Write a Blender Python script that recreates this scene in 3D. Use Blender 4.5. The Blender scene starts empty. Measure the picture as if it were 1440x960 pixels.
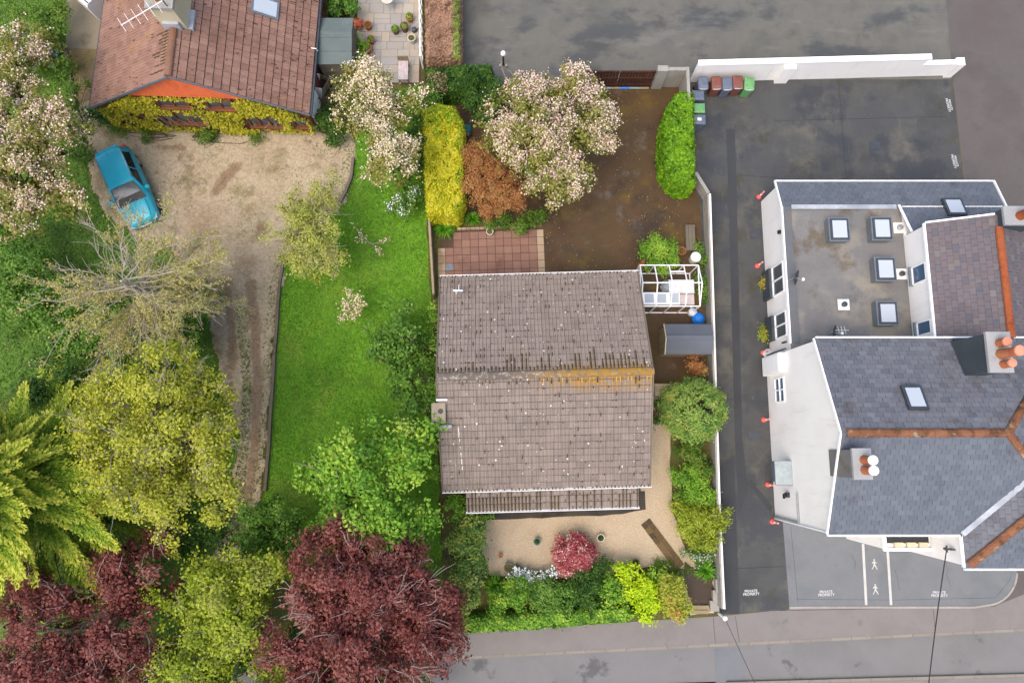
import bpy, math, random
import numpy as np
from mathutils import Vector, Matrix

# ------------------------------------------------------------------ camera, sky, sun, exposure
scene = bpy.context.scene
FPX, CAM_H, PITCH = 960.0, 32.0, math.atan(150 / 960)
cam_data = bpy.data.cameras.new('camera')
cam_data.sensor_width = 36.0
cam_data.lens = 24.0
cam_data.clip_end = 1500.0
cam = bpy.data.objects.new('camera', cam_data)
cam.location = (0, 0, CAM_H)
cam.rotation_euler = (PITCH, 0, 0)
scene.collection.objects.link(cam)
scene.camera = cam

SUN_AZ, SUN_EL = math.radians(222), math.radians(64)
world = bpy.data.worlds.new('World')
scene.world = world
world.use_nodes = True
wn = world.node_tree
sky = wn.nodes.new('ShaderNodeTexSky')
sky.sky_type = 'NISHITA'
sky.sun_disc = False
sky.sun_elevation = SUN_EL
sky.sun_rotation = SUN_AZ
sky.air_density = 1.0
sky.dust_density = 4.0
sky.ozone_density = 0.0
wn.links.new(sky.outputs[0], wn.nodes['Background'].inputs[0])
wn.nodes['Background'].inputs[1].default_value = 0.15

sun_data = bpy.data.lights.new('sun', 'SUN')
sun_data.energy = 0.55
sun_data.angle = math.radians(50)
sun_data.color = (1.0, 0.93, 0.84)
sun = bpy.data.objects.new('sun', sun_data)
sdir = Vector((math.sin(SUN_AZ) * math.cos(SUN_EL), math.cos(SUN_AZ) * math.cos(SUN_EL), math.sin(SUN_EL)))
sun.rotation_euler = sdir.to_track_quat('Z', 'Y').to_euler()
sun.location = (0, 0, 60)
scene.collection.objects.link(sun)

vs = scene.view_settings
vs.view_transform = 'Standard'
vs.look = 'None'
vs.gamma = 1.0
vs.use_curve_mapping = False
vs.exposure = 1.16

# ------------------------------------------------------------------ helpers
COL = scene.collection
CP, SP = math.cos(PITCH), math.sin(PITCH)
RNG = np.random.default_rng(7)
random.seed(7)


def P(x, y, z=0.0):
    """point of the place seen at photo pixel x, y, at height z (metres)"""
    u, v = (x - 720) / FPX, (480 - y) / FPX
    t = (CAM_H - z) / (CP - v * SP)
    return Vector((u * t, (SP + v * CP) * t, z))


def lin(c):
    return tuple(((x / 255) / 12.92 if x / 255 <= 0.04045 else ((x / 255 + 0.055) / 1.055) ** 2.4) for x in c) + (1.0,)


class MB:
    def __init__(s):
        s.v, s.f, s.a = [], [], []

    def add(s, verts, faces, a=0.0):
        o = len(s.v)
        s.v += [tuple(p) for p in verts]
        s.f += [tuple(i + o for i in q) for q in faces]
        s.a += [a] * len(faces)
        return s

    def box(s, x0, x1, y0, y1, z0, z1, a=0.0, m=None):
        vs_ = [Vector(p) for p in ((x0, y0, z0), (x1, y0, z0), (x1, y1, z0), (x0, y1, z0), (x0, y0, z1), (x1, y0, z1), (x1, y1, z1), (x0, y1, z1))]
        if m is not None:
            vs_ = [m @ p for p in vs_]
        return s.add(vs_, [(3, 2, 1, 0), (4, 5, 6, 7), (0, 1, 5, 4), (1, 2, 6, 5), (2, 3, 7, 6), (3, 0, 4, 7)], a)

    def bar(s, p, q, w, h, a=0.0):
        """box beam from p to q, width w, height h, centred"""
        p, q = Vector(p), Vector(q)
        d = (q - p).normalized()
        up = Vector((0, 0, 1)) if abs(d.z) < 0.95 else Vector((0, 1, 0))
        r = d.cross(up).normalized()
        n = r.cross(d)
        c = []
        for e in (p, q):
            for sx, sz in ((-1, -1), (1, -1), (1, 1), (-1, 1)):
                c.append(e + r * (sx * w / 2) + n * (sz * h / 2))
        return s.add(c, [(3, 2, 1, 0), (4, 5, 6, 7), (0, 1, 5, 4), (1, 2, 6, 5), (2, 3, 7, 6), (3, 0, 4, 7)], a)

    def prism(s, poly, z0, z1, a=0.0):
        n = len(poly)
        b = [(p[0], p[1], z0) for p in poly] + [(p[0], p[1], z1) for p in poly]
        ar = sum(poly[i][0] * poly[(i + 1) % n][1] - poly[(i + 1) % n][0] * poly[i][1] for i in range(n))
        idx = list(range(n)) if ar > 0 else list(range(n))[::-1]
        fs = [tuple(idx[::-1]), tuple(i + n for i in idx)]
        for k in range(n):
            i, j = idx[k], idx[(k + 1) % n]
            fs.append((i, j, j + n, i + n))
        return s.add(b, fs, a)

    def sheet(s, poly, z, a=0.0):
        n = len(poly)
        ar = sum(poly[i][0] * poly[(i + 1) % n][1] - poly[(i + 1) % n][0] * poly[i][1] for i in range(n))
        ps = list(poly) if ar > 0 else list(poly)[::-1]
        return s.add([(p[0], p[1], z) for p in ps], [tuple(range(n))], a)

    def lathe(s, prof, n=12, c=(0, 0, 0), a=0.0, m=None):
        """profile of (radius, z) turned about a vertical axis"""
        c = Vector(c)
        vs_, fs = [], []
        for r, z in prof:
            for k in range(n):
                t = 2 * math.pi * k / n
                p = Vector((r * math.cos(t), r * math.sin(t), z))
                vs_.append((m @ p if m is not None else p) + c)
        for i in range(len(prof) - 1):
            for k in range(n):
                k2 = (k + 1) % n
                fs.append((i * n + k, i * n + k2, (i + 1) * n + k2, (i + 1) * n + k))
        fs.append(tuple(range(n))[::-1])
        fs.append(tuple((len(prof) - 1) * n + k for k in range(n)))
        return s.add(vs_, fs, a)

    def tube(s, pts, rad, n=5, a=0.0):
        pts = [Vector(p) for p in pts]
        if not hasattr(rad, '__len__'):
            rad = [rad] * len(pts)
        vs_, fs = [], []
        for i, p in enumerate(pts):
            d = (pts[min(i + 1, len(pts) - 1)] - pts[max(i - 1, 0)])
            d = d.normalized() if d.length > 1e-9 else Vector((0, 0, 1))
            ref = Vector((0, 0, 1)) if abs(d.z) < 0.9 else Vector((1, 0, 0))
            r = d.cross(ref).normalized()
            u = r.cross(d)
            for k in range(n):
                t = 2 * math.pi * k / n
                vs_.append(p + (r * math.cos(t) + u * math.sin(t)) * rad[i])
        for i in range(len(pts) - 1):
            for k in range(n):
                k2 = (k + 1) % n
                fs.append((i * n + k, i * n + k2, (i + 1) * n + k2, (i + 1) * n + k))
        fs.append(tuple(range(n))[::-1])
        fs.append(tuple((len(pts) - 1) * n + k for k in range(n)))
        return s.add(vs_, fs, a)

    def mesh(s, name, mat, smooth=False):
        me = bpy.data.meshes.new(name)
        me.from_pydata(s.v, [], s.f)
        at = me.attributes.new('rnd', 'FLOAT', 'FACE')
        at.data.foreach_set('value', s.a)
        me.materials.append(mat)
        if smooth:
            me.polygons.foreach_set('use_smooth', [True] * len(me.polygons))
        return me

    def build(s, name, mat, parent=None, smooth=False, stuff=False, loc=None):
        o = bpy.data.objects.new(name, s.mesh(name, mat, smooth))
        COL.objects.link(o)
        if parent is not None:
            o.parent = parent
        if loc is not None:
            o.location = loc
        if stuff:
            o['kind'] = 'stuff'
        return o


def link(name, me, parent=None, loc=(0, 0, 0), mat3=None):
    o = bpy.data.objects.new(name, me)
    COL.objects.link(o)
    if parent is not None:
        o.parent = parent
    if mat3 is not None:
        o.matrix_basis = Matrix.Translation(loc) @ mat3.to_4x4()
    else:
        o.location = loc
    return o


def tag(o, label, cat, group=None):
    o['label'] = label
    o['category'] = cat
    if group:
        o['group'] = group
    return o


def thing(name, label, cat, loc=(0, 0, 0), rz=0.0, group=None):
    o = bpy.data.objects.new(name, None)
    o.empty_display_size = 0.2
    COL.objects.link(o)
    o.location = loc
    o.rotation_euler = (0, 0, rz)
    return tag(o, label, cat, group)


def struct(o):
    o['kind'] = 'structure'
    return o


def wob(poly, step=0.5, amp=0.12, seed=1):
    """roughen a polygon's edges so that a natural edge is not straight"""
    r = random.Random(seed)
    out = []
    for i in range(len(poly)):
        p, q = Vector(poly[i][:2]), Vector(poly[(i + 1) % len(poly)][:2])
        n = max(1, int((q - p).length / step))
        d = (q - p)
        nn = Vector((-d.y, d.x)).normalized() if d.length > 1e-6 else Vector((0, 0))
        for k in range(n):
            out.append(p + d * (k / n) + nn * r.uniform(-amp, amp))
    return out


def PX(pts, z=0.0):
    return [P(x, y, z) for x, y in pts]


# ------------------------------------------------------------------ materials
def nodes_of(name):
    m = bpy.data.materials.new(name)
    m.use_nodes = True
    nt = m.node_tree
    return m, nt, nt.nodes['Principled BSDF']


def N(nt, t, **kw):
    n = nt.nodes.new(t)
    for k, v in kw.items():
        if k.startswith('i_'):
            key = k[2:]
            n.inputs[int(key) if key.isdigit() else key].default_value = v
        else:
            setattr(n, k, v)
    return n


def noise(nt, scale, detail=4.0, rough=0.6, off=0.0, stretch=None):
    g = N(nt, 'ShaderNodeNewGeometry')
    mp = N(nt, 'ShaderNodeMapping')
    mp.inputs['Location'].default_value = (off * 3.7, off * 1.9, off)
    if stretch:
        mp.inputs['Scale'].default_value = stretch
    nt.links.new(g.outputs['Position'], mp.inputs['Vector'])
    n = N(nt, 'ShaderNodeTexNoise', i_Scale=scale, i_Detail=detail, i_Roughness=rough)
    nt.links.new(mp.outputs[0], n.inputs['Vector'])
    return n.outputs['Fac']


def remap(nt, sock, lo, hi, a=0.0, b=1.0):
    n = N(nt, 'ShaderNodeMapRange', interpolation_type='SMOOTHSTEP')
    n.inputs['From Min'].default_value = lo
    n.inputs['From Max'].default_value = hi
    n.inputs['To Min'].default_value = a
    n.inputs['To Max'].default_value = b
    nt.links.new(sock, n.inputs['Value'])
    return n.outputs['Result']


def mixc(nt, fac, a, b, mode='MIX'):
    n = N(nt, 'ShaderNodeMix', data_type='RGBA', blend_type=mode)
    for sock, val in ((n.inputs['Factor'], fac), (n.inputs['A'], a), (n.inputs['B'], b)):
        if hasattr(val, 'is_output'):
            nt.links.new(val, sock)
        else:
            sock.default_value = val
    return n.outputs['Result']


def math_(nt, op, a, b=0.0):
    n = N(nt, 'ShaderNodeMath', operation=op)
    for i, val in enumerate((a, b)):
        if hasattr(val, 'is_output'):
            nt.links.new(val, n.inputs[i])
        else:
            n.inputs[i].default_value = val
    return n.outputs[0]


def ramp(nt, sock, cols, pos=None):
    n = N(nt, 'ShaderNodeValToRGB')
    cr = n.color_ramp
    while len(cr.elements) < len(cols):
        cr.elements.new(0.5)
    for i, c in enumerate(cols):
        cr.elements[i].position = pos[i] if pos else i / max(1, len(cols) - 1)
        cr.elements[i].color = lin(c)
    nt.links.new(sock, n.inputs[0])
    return n.outputs[0]


def piece_random(nt):
    """a random number per piece: face attribute on joined pieces, object random on single ones"""
    at = N(nt, 'ShaderNodeAttribute', attribute_name='rnd')
    oi = N(nt, 'ShaderNodeObjectInfo')
    s_ = math_(nt, 'ADD', at.outputs['Fac'], oi.outputs['Random'])
    return math_(nt, 'FRACT', s_)


def surf(name, cols, scale=0.6, grain=(25, 0.25), stains=(), bump=(30, 0.01), rough=0.85, spec=0.3, piece=None, metal=0.0, extra=None, k=0.40):
    """procedural surface: broad mottling, fine grain, stains with their own shape, relief"""
    m, nt, b = nodes_of(name)
    c = ramp(nt, remap(nt, noise(nt, scale, 5, 0.62), 0.28, 0.72), cols)
    if piece:
        pr = piece_random(nt)
        pc = ramp(nt, pr, piece[0])
        c = mixc(nt, piece[1], c, pc)
    rsock = rough
    for i, st in enumerate(stains):
        col, sc, lo, hi, amt = st[:5]
        stretch = st[5] if len(st) > 5 else None
        fac = remap(nt, noise(nt, sc, 6, 0.65, off=11 + 7 * i + len(name), stretch=stretch), lo, hi, 0.0, amt)
        c = mixc(nt, fac, c, lin(col))
        if len(st) > 6:
            rr = N(nt, 'ShaderNodeMapRange')
            nt.links.new(fac, rr.inputs['Value'])
            rr.inputs['To Min'].default_value = rough
            rr.inputs['To Max'].default_value = st[6]
            rsock = rr.outputs[0]
    if extra:
        c = extra(nt, c)
    if grain:
        g = remap(nt, noise(nt, grain[0], 3, 0.7, off=5), 0.25, 0.75, k * (1 - grain[1]), k * (1 + grain[1]))
        gm = N(nt, 'ShaderNodeVectorMath', operation='SCALE')
        nt.links.new(c, gm.inputs[0])
        nt.links.new(g, gm.inputs['Scale'])
        c = gm.outputs[0]
    nt.links.new(c, b.inputs['Base Color'])
    if hasattr(rsock, 'is_output'):
        nt.links.new(rsock, b.inputs['Roughness'])
    else:
        b.inputs['Roughness'].default_value = rsock
    b.inputs['Specular IOR Level'].default_value = spec
    b.inputs['Metallic'].default_value = metal
    if bump:
        bn = N(nt, 'ShaderNodeBump')
        bn.inputs['Distance'].default_value = bump[1]
        bn.inputs['Strength'].default_value = 0.9
        nt.links.new(noise(nt, bump[0], 4, 0.65, off=2), bn.inputs['Height'])
        nt.links.new(bn.outputs[0], b.inputs['Normal'])
    return m


def leafmat(name, cols, pos=None, trans=0.38, rough=0.5):
    m, nt, b = nodes_of(name)
    at = N(nt, 'ShaderNodeAttribute', attribute_name='rnd')
    c = ramp(nt, at.outputs['Fac'], cols, pos)
    nt.links.new(c, b.inputs['Base Color'])
    b.inputs['Roughness'].default_value = rough
    b.inputs['Specular IOR Level'].default_value = 0.25
    tr = N(nt, 'ShaderNodeBsdfTranslucent')
    nt.links.new(c, tr.inputs[0])
    mx = N(nt, 'ShaderNodeMixShader')
    mx.inputs[0].default_value = trans
    nt.links.new(b.outputs[0], mx.inputs[1])
    nt.links.new(tr.outputs[0], mx.inputs[2])
    nt.links.new(mx.outputs[0], nt.nodes['Material Output'].inputs['Surface'])
    return m


def plain(name, col, rough=0.5, metal=0.0, spec=0.5, var=0.08, coat=0.0):
    m, nt, b = nodes_of(name)
    c = ramp(nt, noise(nt, 6.0, 4), [tuple(max(0, x * (1 - var)) for x in col), tuple(min(255, x * (1 + var)) for x in col)], [0.3, 0.7])
    nt.links.new(c, b.inputs['Base Color'])
    b.inputs['Roughness'].default_value = rough
    b.inputs['Metallic'].default_value = metal
    b.inputs['Specular IOR Level'].default_value = spec
    b.inputs['Coat Weight'].default_value = coat
    return m


def glass_dark(name, col=(60, 70, 80)):
    m, nt, b = nodes_of(name)
    b.inputs['Base Color'].default_value = lin(col)
    b.inputs['Roughness'].default_value = 0.1
    b.inputs['Specular IOR Level'].default_value = 0.5
    return m


M = {}
M['soil'] = surf('soil', [(70, 58, 34), (88, 84, 40), (66, 80, 30)], 0.5, (18, 0.35), [((52, 40, 26), 1.2, 0.5, 0.7, 0.7)], (14, 0.04), k=1.0)
M['rough_grass'] = surf('rough_grass', [(62, 92, 28), (80, 112, 34), (58, 84, 26)], 0.8, (14, 0.4), [((92, 80, 46), 0.6, 0.52, 0.7, 0.6)], (16, 0.05), k=1.0)
M['lawn'] = surf('lawn', [(66, 108, 18), (84, 128, 24), (74, 118, 20)], 0.45, (16, 0.3), [((118, 136, 48), 0.4, 0.5, 0.72, 0.7), ((52, 86, 18), 0.9, 0.52, 0.72, 0.6)], (22, 0.03), k=1.2)
M['lane_asphalt'] = surf('lane_asphalt', [(118, 118, 110), (136, 134, 125), (124, 124, 117)], 0.35, (45, 0.12),
                         [((92, 95, 95), 0.22, 0.5, 0.6, 0.8, (1, 1.7, 1), 0.45), ((96, 84, 66), 0.5, 0.58, 0.72, 0.55), ((158, 156, 150), 0.8, 0.55, 0.72, 0.45, (.5, 1.6, 1)), ((168, 164, 158), 7.0, 0.7, 0.76, 0.7)], (70, 0.006), k=0.48)
M['east_asphalt'] = surf('east_asphalt', [(118, 110, 107), (130, 123, 119), (124, 114, 111)], 0.3, (45, 0.1), [((140, 130, 124), 1.5, 0.6, 0.8, 0.4)], (70, 0.006), k=0.44)
M['carpark_asphalt'] = surf('carpark_asphalt', [(86, 88, 88), (100, 101, 99), (92, 94, 96)], 0.4, (45, 0.13),
                            [((128, 124, 112), 0.42, 0.5, 0.68, 0.75), ((84, 80, 54), 0.6, 0.55, 0.68, 0.65), ((68, 72, 80), 0.35, 0.5, 0.6, 0.7, (1, 1, 1), 0.5), ((142, 138, 128), 1.6, 0.6, 0.76, 0.5, (2.4, .6, 1)), ((176, 172, 164), 6.0, 0.7, 0.76, 0.8)], (70, 0.006), k=0.5)
M['trench_asphalt'] = surf('trench_asphalt', [(84, 87, 91), (92, 95, 98)], 0.5, (45, 0.12), [((100, 100, 94), 1.0, 0.6, 0.75, 0.5)], (70, 0.005))
M['forecourt_asphalt'] = surf('forecourt_asphalt', [(146, 151, 154), (158, 161, 163), (150, 154, 158)], 0.5, (50, 0.08), [((128, 130, 130), 1.4, 0.62, 0.72, 0.5), ((170, 168, 160), 0.6, 0.6, 0.8, 0.5)], (70, 0.004), k=0.43)
M['road_asphalt'] = surf('road_asphalt', [(150, 149, 147), (160, 158, 156), (154, 152, 150)], 0.3, (50, 0.1), [((104, 104, 106), 0.55, 0.6, 0.68, 0.7), ((172, 170, 168), 0.8, 0.6, 0.8, 0.4)], (80, 0.005), k=0.46)
M['pavement'] = surf('pavement', [(158, 152, 147), (168, 161, 156), (162, 155, 150)], 0.4, (50, 0.08), [((138, 133, 128), 0.9, 0.6, 0.72, 0.6), ((178, 168, 160), 0.5, 0.62, 0.8, 0.5)], (80, 0.004), k=0.46)
M['kerb'] = surf('kerb', [(182, 174, 160), (198, 188, 172)], 2.0, (30, 0.12), [((140, 130, 112), 1.5, 0.6, 0.75, 0.6)], (40, 0.004), piece=([(170, 162, 148), (204, 194, 178)], 0.4))
M['gravel'] = surf('gravel', [(176, 156, 130), (192, 172, 146), (184, 163, 136)], 0.3, (11, 0.2), [((142, 132, 88), 0.5, 0.53, 0.68, 0.65), ((130, 108, 84), 0.9, 0.58, 0.72, 0.6), ((206, 188, 166), 0.6, 0.58, 0.75, 0.5)], (22, 0.025))
M['rut'] = surf('rut', [(126, 98, 74), (146, 118, 92), (112, 86, 64)], 0.9, (13, 0.25), [((88, 68, 50), 1.2, 0.58, 0.7, 0.6)], (16, 0.03), rough=0.6)
M['soil_path'] = surf('soil_path', [(134, 112, 78), (158, 136, 100), (118, 106, 62)], 0.6, (12, 0.22), [((92, 100, 48), 0.9, 0.52, 0.66, 0.7)], (18, 0.03), k=0.6)
M['fine_gravel'] = surf('fine_gravel', [(186, 166, 136), (196, 176, 146), (190, 170, 140)], 0.4, (17, 0.22), [((164, 136, 104), 0.8, 0.58, 0.75, 0.6), ((150, 132, 96), 3.0, 0.64, 0.75, 0.5)], (26, 0.02), k=0.74)
M['wet_drive'] = surf('wet_drive', [(80, 58, 36), (98, 74, 46), (88, 70, 38)], 0.35, (22, 0.25),
                      [((122, 98, 30), 0.45, 0.5, 0.66, 0.8), ((128, 118, 108), 0.7, 0.56, 0.7, 0.6), ((56, 44, 30), 0.3, 0.5, 0.64, 0.7, (1, 1, 1), 0.22), ((150, 132, 60), 7.0, 0.68, 0.74, 0.8)], (45, 0.008), rough=0.7, k=0.6)
M['dark_concrete'] = surf('dark_concrete', [(84, 78, 68), (106, 98, 84)], 0.8, (25, 0.2), [((62, 52, 40), 1.0, 0.55, 0.7, 0.7)], (40, 0.006))
M['concrete'] = surf('concrete', [(168, 156, 132), (184, 172, 148)], 0.9, (25, 0.12), [((136, 122, 92), 1.1, 0.55, 0.7, 0.6)], (40, 0.006), k=0.55)
M['grey_concrete'] = surf('grey_concrete', [(172, 168, 158), (188, 184, 174)], 1.2, (25, 0.12), [((128, 120, 100), 1.2, 0.56, 0.72, 0.6)], (40, 0.006), k=0.6)
M['joint'] = surf('joint', [(84, 66, 52), (100, 80, 62)], 2.0, (25, 0.2), k=0.6)
M['red_slab'] = surf('red_slab', [(152, 117, 101), (168, 131, 113)], 1.2, (30, 0.14), [((126, 88, 76), 0.6, 0.5, 0.68, 0.6), ((208, 186, 166), 5.0, 0.69, 0.74, 0.8)], (40, 0.004), piece=([(148, 106, 92), (188, 144, 124)], 0.45), k=0.56)
M['buff_slab'] = surf('buff_slab', [(188, 160, 130), (204, 178, 148)], 1.2, (30, 0.14), [((142, 122, 84), 1.0, 0.55, 0.7, 0.6)], (40, 0.004), piece=([(176, 150, 120), (214, 190, 160)], 0.45), k=0.58)
M['york'] = surf('york', [(184, 176, 164), (200, 192, 180)], 0.9, (30, 0.1), [((160, 154, 146), 1.2, 0.55, 0.72, 0.5)], (40, 0.005), piece=([(168, 164, 158), (192, 186, 176), (214, 192, 158), (186, 182, 178), (206, 196, 178)], 0.7), k=0.6)
M['paver'] = surf('paver', [(104, 84, 54), (128, 104, 68)], 1.4, (25, 0.25), [((150, 128, 90), 1.8, 0.58, 0.72, 0.6)], (40, 0.006), piece=([(56, 46, 26), (112, 90, 56), (138, 114, 74)], 0.6), k=0.62)
M['white_render'] = surf('white_render', [(226, 223, 218), (234, 231, 226)], 0.5, (30, 0.02), [((206, 196, 178), 0.5, 0.55, 0.8, 0.4), ((200, 196, 188), 1.2, 0.52, 0.75, 0.4, (3, 3, .35))], (60, 0.003), rough=0.9, k=0.98)
M['white_trim'] = plain('white_trim', (238, 238, 236), 0.45, var=0.03)
M['cream'] = surf('cream', [(214, 198, 164), (226, 212, 180)], 1.0, (30, 0.06), [((172, 158, 128), 1.6, 0.58, 0.75, 0.6)], (50, 0.004), k=0.7)
M['tile'] = None
M['slate'] = surf('slate', [(122, 129, 140), (134, 141, 152)], 0.5, (14, 0.08), [((96, 98, 104), 0.9, 0.56, 0.7, 0.5), ((150, 152, 156), 1.4, 0.6, 0.75, 0.35)], None, rough=0.6, piece=([(108, 116, 128), (126, 134, 146), (132, 138, 146), (148, 156, 166)], 0.4), k=0.46)
M['old_slate'] = surf('old_slate', [(116, 120, 130), (126, 128, 134)], 0.6, (14, 0.1), [((92, 84, 78), 0.8, 0.54, 0.68, 0.6), ((158, 156, 154), 3, 0.66, 0.74, 0.5)], None, rough=0.65, piece=([(96, 98, 106), (118, 122, 132), (128, 128, 134), (140, 144, 152)], 0.5), k=0.58)
M['purple_slate'] = surf('purple_slate', [(132, 122, 126), (142, 131, 134)], 0.7, (14, 0.08), [((156, 148, 150), 1.2, 0.58, 0.72, 0.5)], None, rough=0.6, piece=([(126, 114, 120), (138, 126, 130), (146, 132, 134), (136, 124, 130), (150, 140, 142), (106, 114, 132), (142, 126, 128), (164, 160, 152)], 0.55), k=0.43)
M['felt'] = surf('felt', [(140, 138, 136), (152, 150, 147), (144, 142, 142)], 0.45, (25, 0.07), [((188, 180, 162), 0.4, 0.48, 0.64, 0.75), ((116, 100, 70), 0.6, 0.55, 0.68, 0.65), ((116, 116, 118), 0.9, 0.58, 0.7, 0.5)], (40, 0.004), rough=0.8, k=0.5)
M['felt_edge'] = surf('felt_edge', [(134, 136, 142), (146, 148, 152)], 0.8, (25, 0.08), [((164, 156, 138), 0.7, 0.56, 0.7, 0.5)], (40, 0.004))
M['lead'] = surf('lead', [(168, 176, 186), (190, 196, 204), (214, 218, 224)], 1.2, (20, 0.05), (), None, rough=0.5, k=0.6)
M['ridge_tile'] = surf('ridge_tile', [(148, 102, 74), (168, 122, 90)], 2.0, (25, 0.2), [((98, 66, 46), 1.6, 0.48, 0.62, 0.8), ((206, 186, 146), 2.6, 0.55, 0.68, 0.75)], (40, 0.006), piece=([(150, 84, 52), (196, 130, 88)], 0.4), k=0.5)
M['orange_ridge'] = surf('orange_ridge', [(186, 98, 56), (200, 112, 66)], 2.0, (25, 0.16), [((140, 66, 36), 2.6, 0.54, 0.68, 0.7), ((90, 84, 60), 5, 0.64, 0.72, 0.7)], (40, 0.006), k=0.5)
M['slate_hung'] = surf('slate_hung', [(88, 99, 106), (100, 111, 118)], 1.2, (20, 0.08), (), (30, 0.004), rough=0.6)
M['chimney_cap'] = surf('chimney_cap', [(176, 178, 178), (192, 193, 192)], 1.2, (25, 0.06), [((150, 148, 142), 2.0, 0.58, 0.74, 0.5)], (40, 0.004), k=0.6)
M['terracotta'] = surf('terracotta', [(192, 112, 76), (208, 130, 92)], 3.0, (25, 0.12), [((168, 140, 92), 3.0, 0.56, 0.7, 0.6)], (40, 0.004), k=0.6)
M['pink_terracotta'] = surf('pink_terracotta', [(222, 142, 112), (234, 160, 130)], 3.0, (25, 0.08), (), (40, 0.003), k=0.75)
M['pale_pot'] = surf('pale_pot', [(206, 200, 186), (222, 216, 202)], 3.0, (25, 0.08), [((150, 140, 118), 3, 0.58, 0.72, 0.6)], (40, 0.003), k=0.75)
M['grey_frame'] = plain('grey_frame', (98, 106, 114), 0.45)
M['upstand'] = surf('upstand', [(150, 158, 160), (166, 172, 172)], 1.2, (20, 0.06), [((126, 122, 92), 1.4, 0.58, 0.72, 0.6)], None)
M['skylight_glass'] = glass_dark('skylight_glass', (172, 180, 188))
M['window_glass'] = glass_dark('window_glass', (70, 78, 84))
M['blue_glass'] = glass_dark('blue_glass', (66, 92, 118))
M['black'] = plain('black', (34, 34, 36), 0.5)
M['dark_metal'] = plain('dark_metal', (66, 70, 76), 0.45, 0.3)
M['grey_metal'] = plain('grey_metal', (150, 152, 152), 0.4, 0.3)
M['white_alu'] = plain('white_alu', (226, 226, 224), 0.4)
M['wood_grey'] = surf('wood_grey', [(150, 138, 118), (170, 158, 136)], 1.5, (30, 0.16), [((112, 98, 76), 2.0, 0.55, 0.7, 0.6)], (40, 0.006), piece=([(132, 120, 100), (178, 166, 146)], 0.4))
M['wood_tan'] = surf('wood_tan', [(176, 158, 124), (196, 178, 142)], 1.5, (30, 0.14), [((140, 120, 86), 2.0, 0.58, 0.72, 0.5)], (40, 0.006), piece=([(160, 142, 108), (202, 184, 150)], 0.4), k=0.55)
M['gate_wood'] = surf('gate_wood', [(92, 50, 32), (116, 66, 44)], 1.6, (30, 0.2), [((158, 134, 112), 2.2, 0.57, 0.68, 0.8, (6, 6, 0.8)), ((62, 34, 22), 1.6, 0.55, 0.7, 0.6)], (40, 0.006), piece=([(84, 44, 28), (128, 76, 52)], 0.4))
M['shed_felt'] = surf('shed_felt', [(112, 118, 128), (124, 130, 140)], 0.8, (30, 0.06), [((136, 140, 146), 1.4, 0.6, 0.75, 0.5)], (60, 0.003), k=0.5)
M['green_felt'] = surf('green_felt', [(120, 134, 130), (134, 148, 144)], 0.8, (30, 0.06), [((152, 162, 158), 1.2, 0.58, 0.74, 0.5), ((104, 116, 114), 0.8, 0.6, 0.75, 0.5)], (60, 0.003), k=0.5)
M['orange_wall'] = surf('orange_wall', [(206, 96, 56), (220, 112, 68), (212, 102, 60)], 1.2, (18, 0.1), [((228, 138, 96), 2.0, 0.58, 0.72, 0.5, (0.6, 0.6, 5)), ((176, 78, 46), 1.4, 0.6, 0.74, 0.5)], (30, 0.01), k=0.82)
M['sill_orange'] = surf('sill_orange', [(168, 104, 70), (186, 120, 84)], 2.0, (25, 0.12), [((136, 76, 44), 2.0, 0.58, 0.72, 0.5)], (40, 0.005))
M['brick_wall'] = surf('brick_wall', [(150, 92, 72), (168, 108, 86)], 1.5, (25, 0.16), [((196, 188, 176), 1.0, 0.55, 0.7, 0.6)], (30, 0.01), k=0.6)
M['bark'] = surf('bark', [(92, 80, 66), (120, 106, 88)], 2.0, (18, 0.25), (), (20, 0.02))
M['grey_bark'] = surf('grey_bark', [(156, 146, 130), (180, 170, 152)], 2.0, (18, 0.15), (), (20, 0.01), k=0.8)
M['pink_bark'] = surf('pink_bark', [(164, 146, 136), (188, 172, 160)], 2.0, (18, 0.15), (), (20, 0.01), k=0.75)
M['car_paint'] = plain('car_paint', (38, 164, 184), 0.35, 0.1, 0.5, 0.02, coat=0.25)
M['car_glass'] = glass_dark('car_glass', (78, 88, 92))
M['car_side_glass'] = glass_dark('car_side_glass', (22, 30, 36))
M['rubber'] = plain('rubber', (30, 30, 32), 0.8)
M['chrome'] = plain('chrome', (210, 212, 214), 0.2, 0.9)
M['red_lamp'] = plain('red_lamp', (190, 40, 50), 0.25)
M['lamp_glass'] = plain('lamp_glass', (226, 230, 232), 0.12)
M['red_plastic'] = plain('red_plastic', (232, 78, 66), 0.5)
M['pink_plastic'] = plain('pink_plastic', (238, 150, 136), 0.5)
M['bin_grey'] = plain('bin_grey', (88, 96, 110), 0.45)
M['bin_brown'] = plain('bin_brown', (112, 66, 54), 0.45)
M['bin_green'] = plain('bin_green', (94, 144, 88), 0.45)
M['label_white'] = plain('label_white', (226, 228, 226), 0.6)
M['paint_white'] = surf('paint_white', [(222, 220, 212), (236, 234, 228)], 2.0, (40, 0.08), [((180, 178, 172), 4, 0.62, 0.72, 0.7)], None, k=0.55)
M['lettering_paint'] = plain('lettering_paint', (176, 176, 174), 0.7, var=0.02)
M['blue_tarp'] = plain('blue_tarp', (30, 116, 200), 0.35)
M['teal_plastic'] = plain('teal_plastic', (26, 110, 112), 0.4)
M['polythene'] = plain('polythene', (206, 208, 210), 0.25, var=0.06)
M['board_pink'] = plain('board_pink', (190, 176, 172), 0.6)
M['moss'] = surf('moss', [(72, 58, 32), (96, 78, 38), (66, 58, 26)], 3.0, (25, 0.25), (), (30, 0.01), k=0.6)
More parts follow.
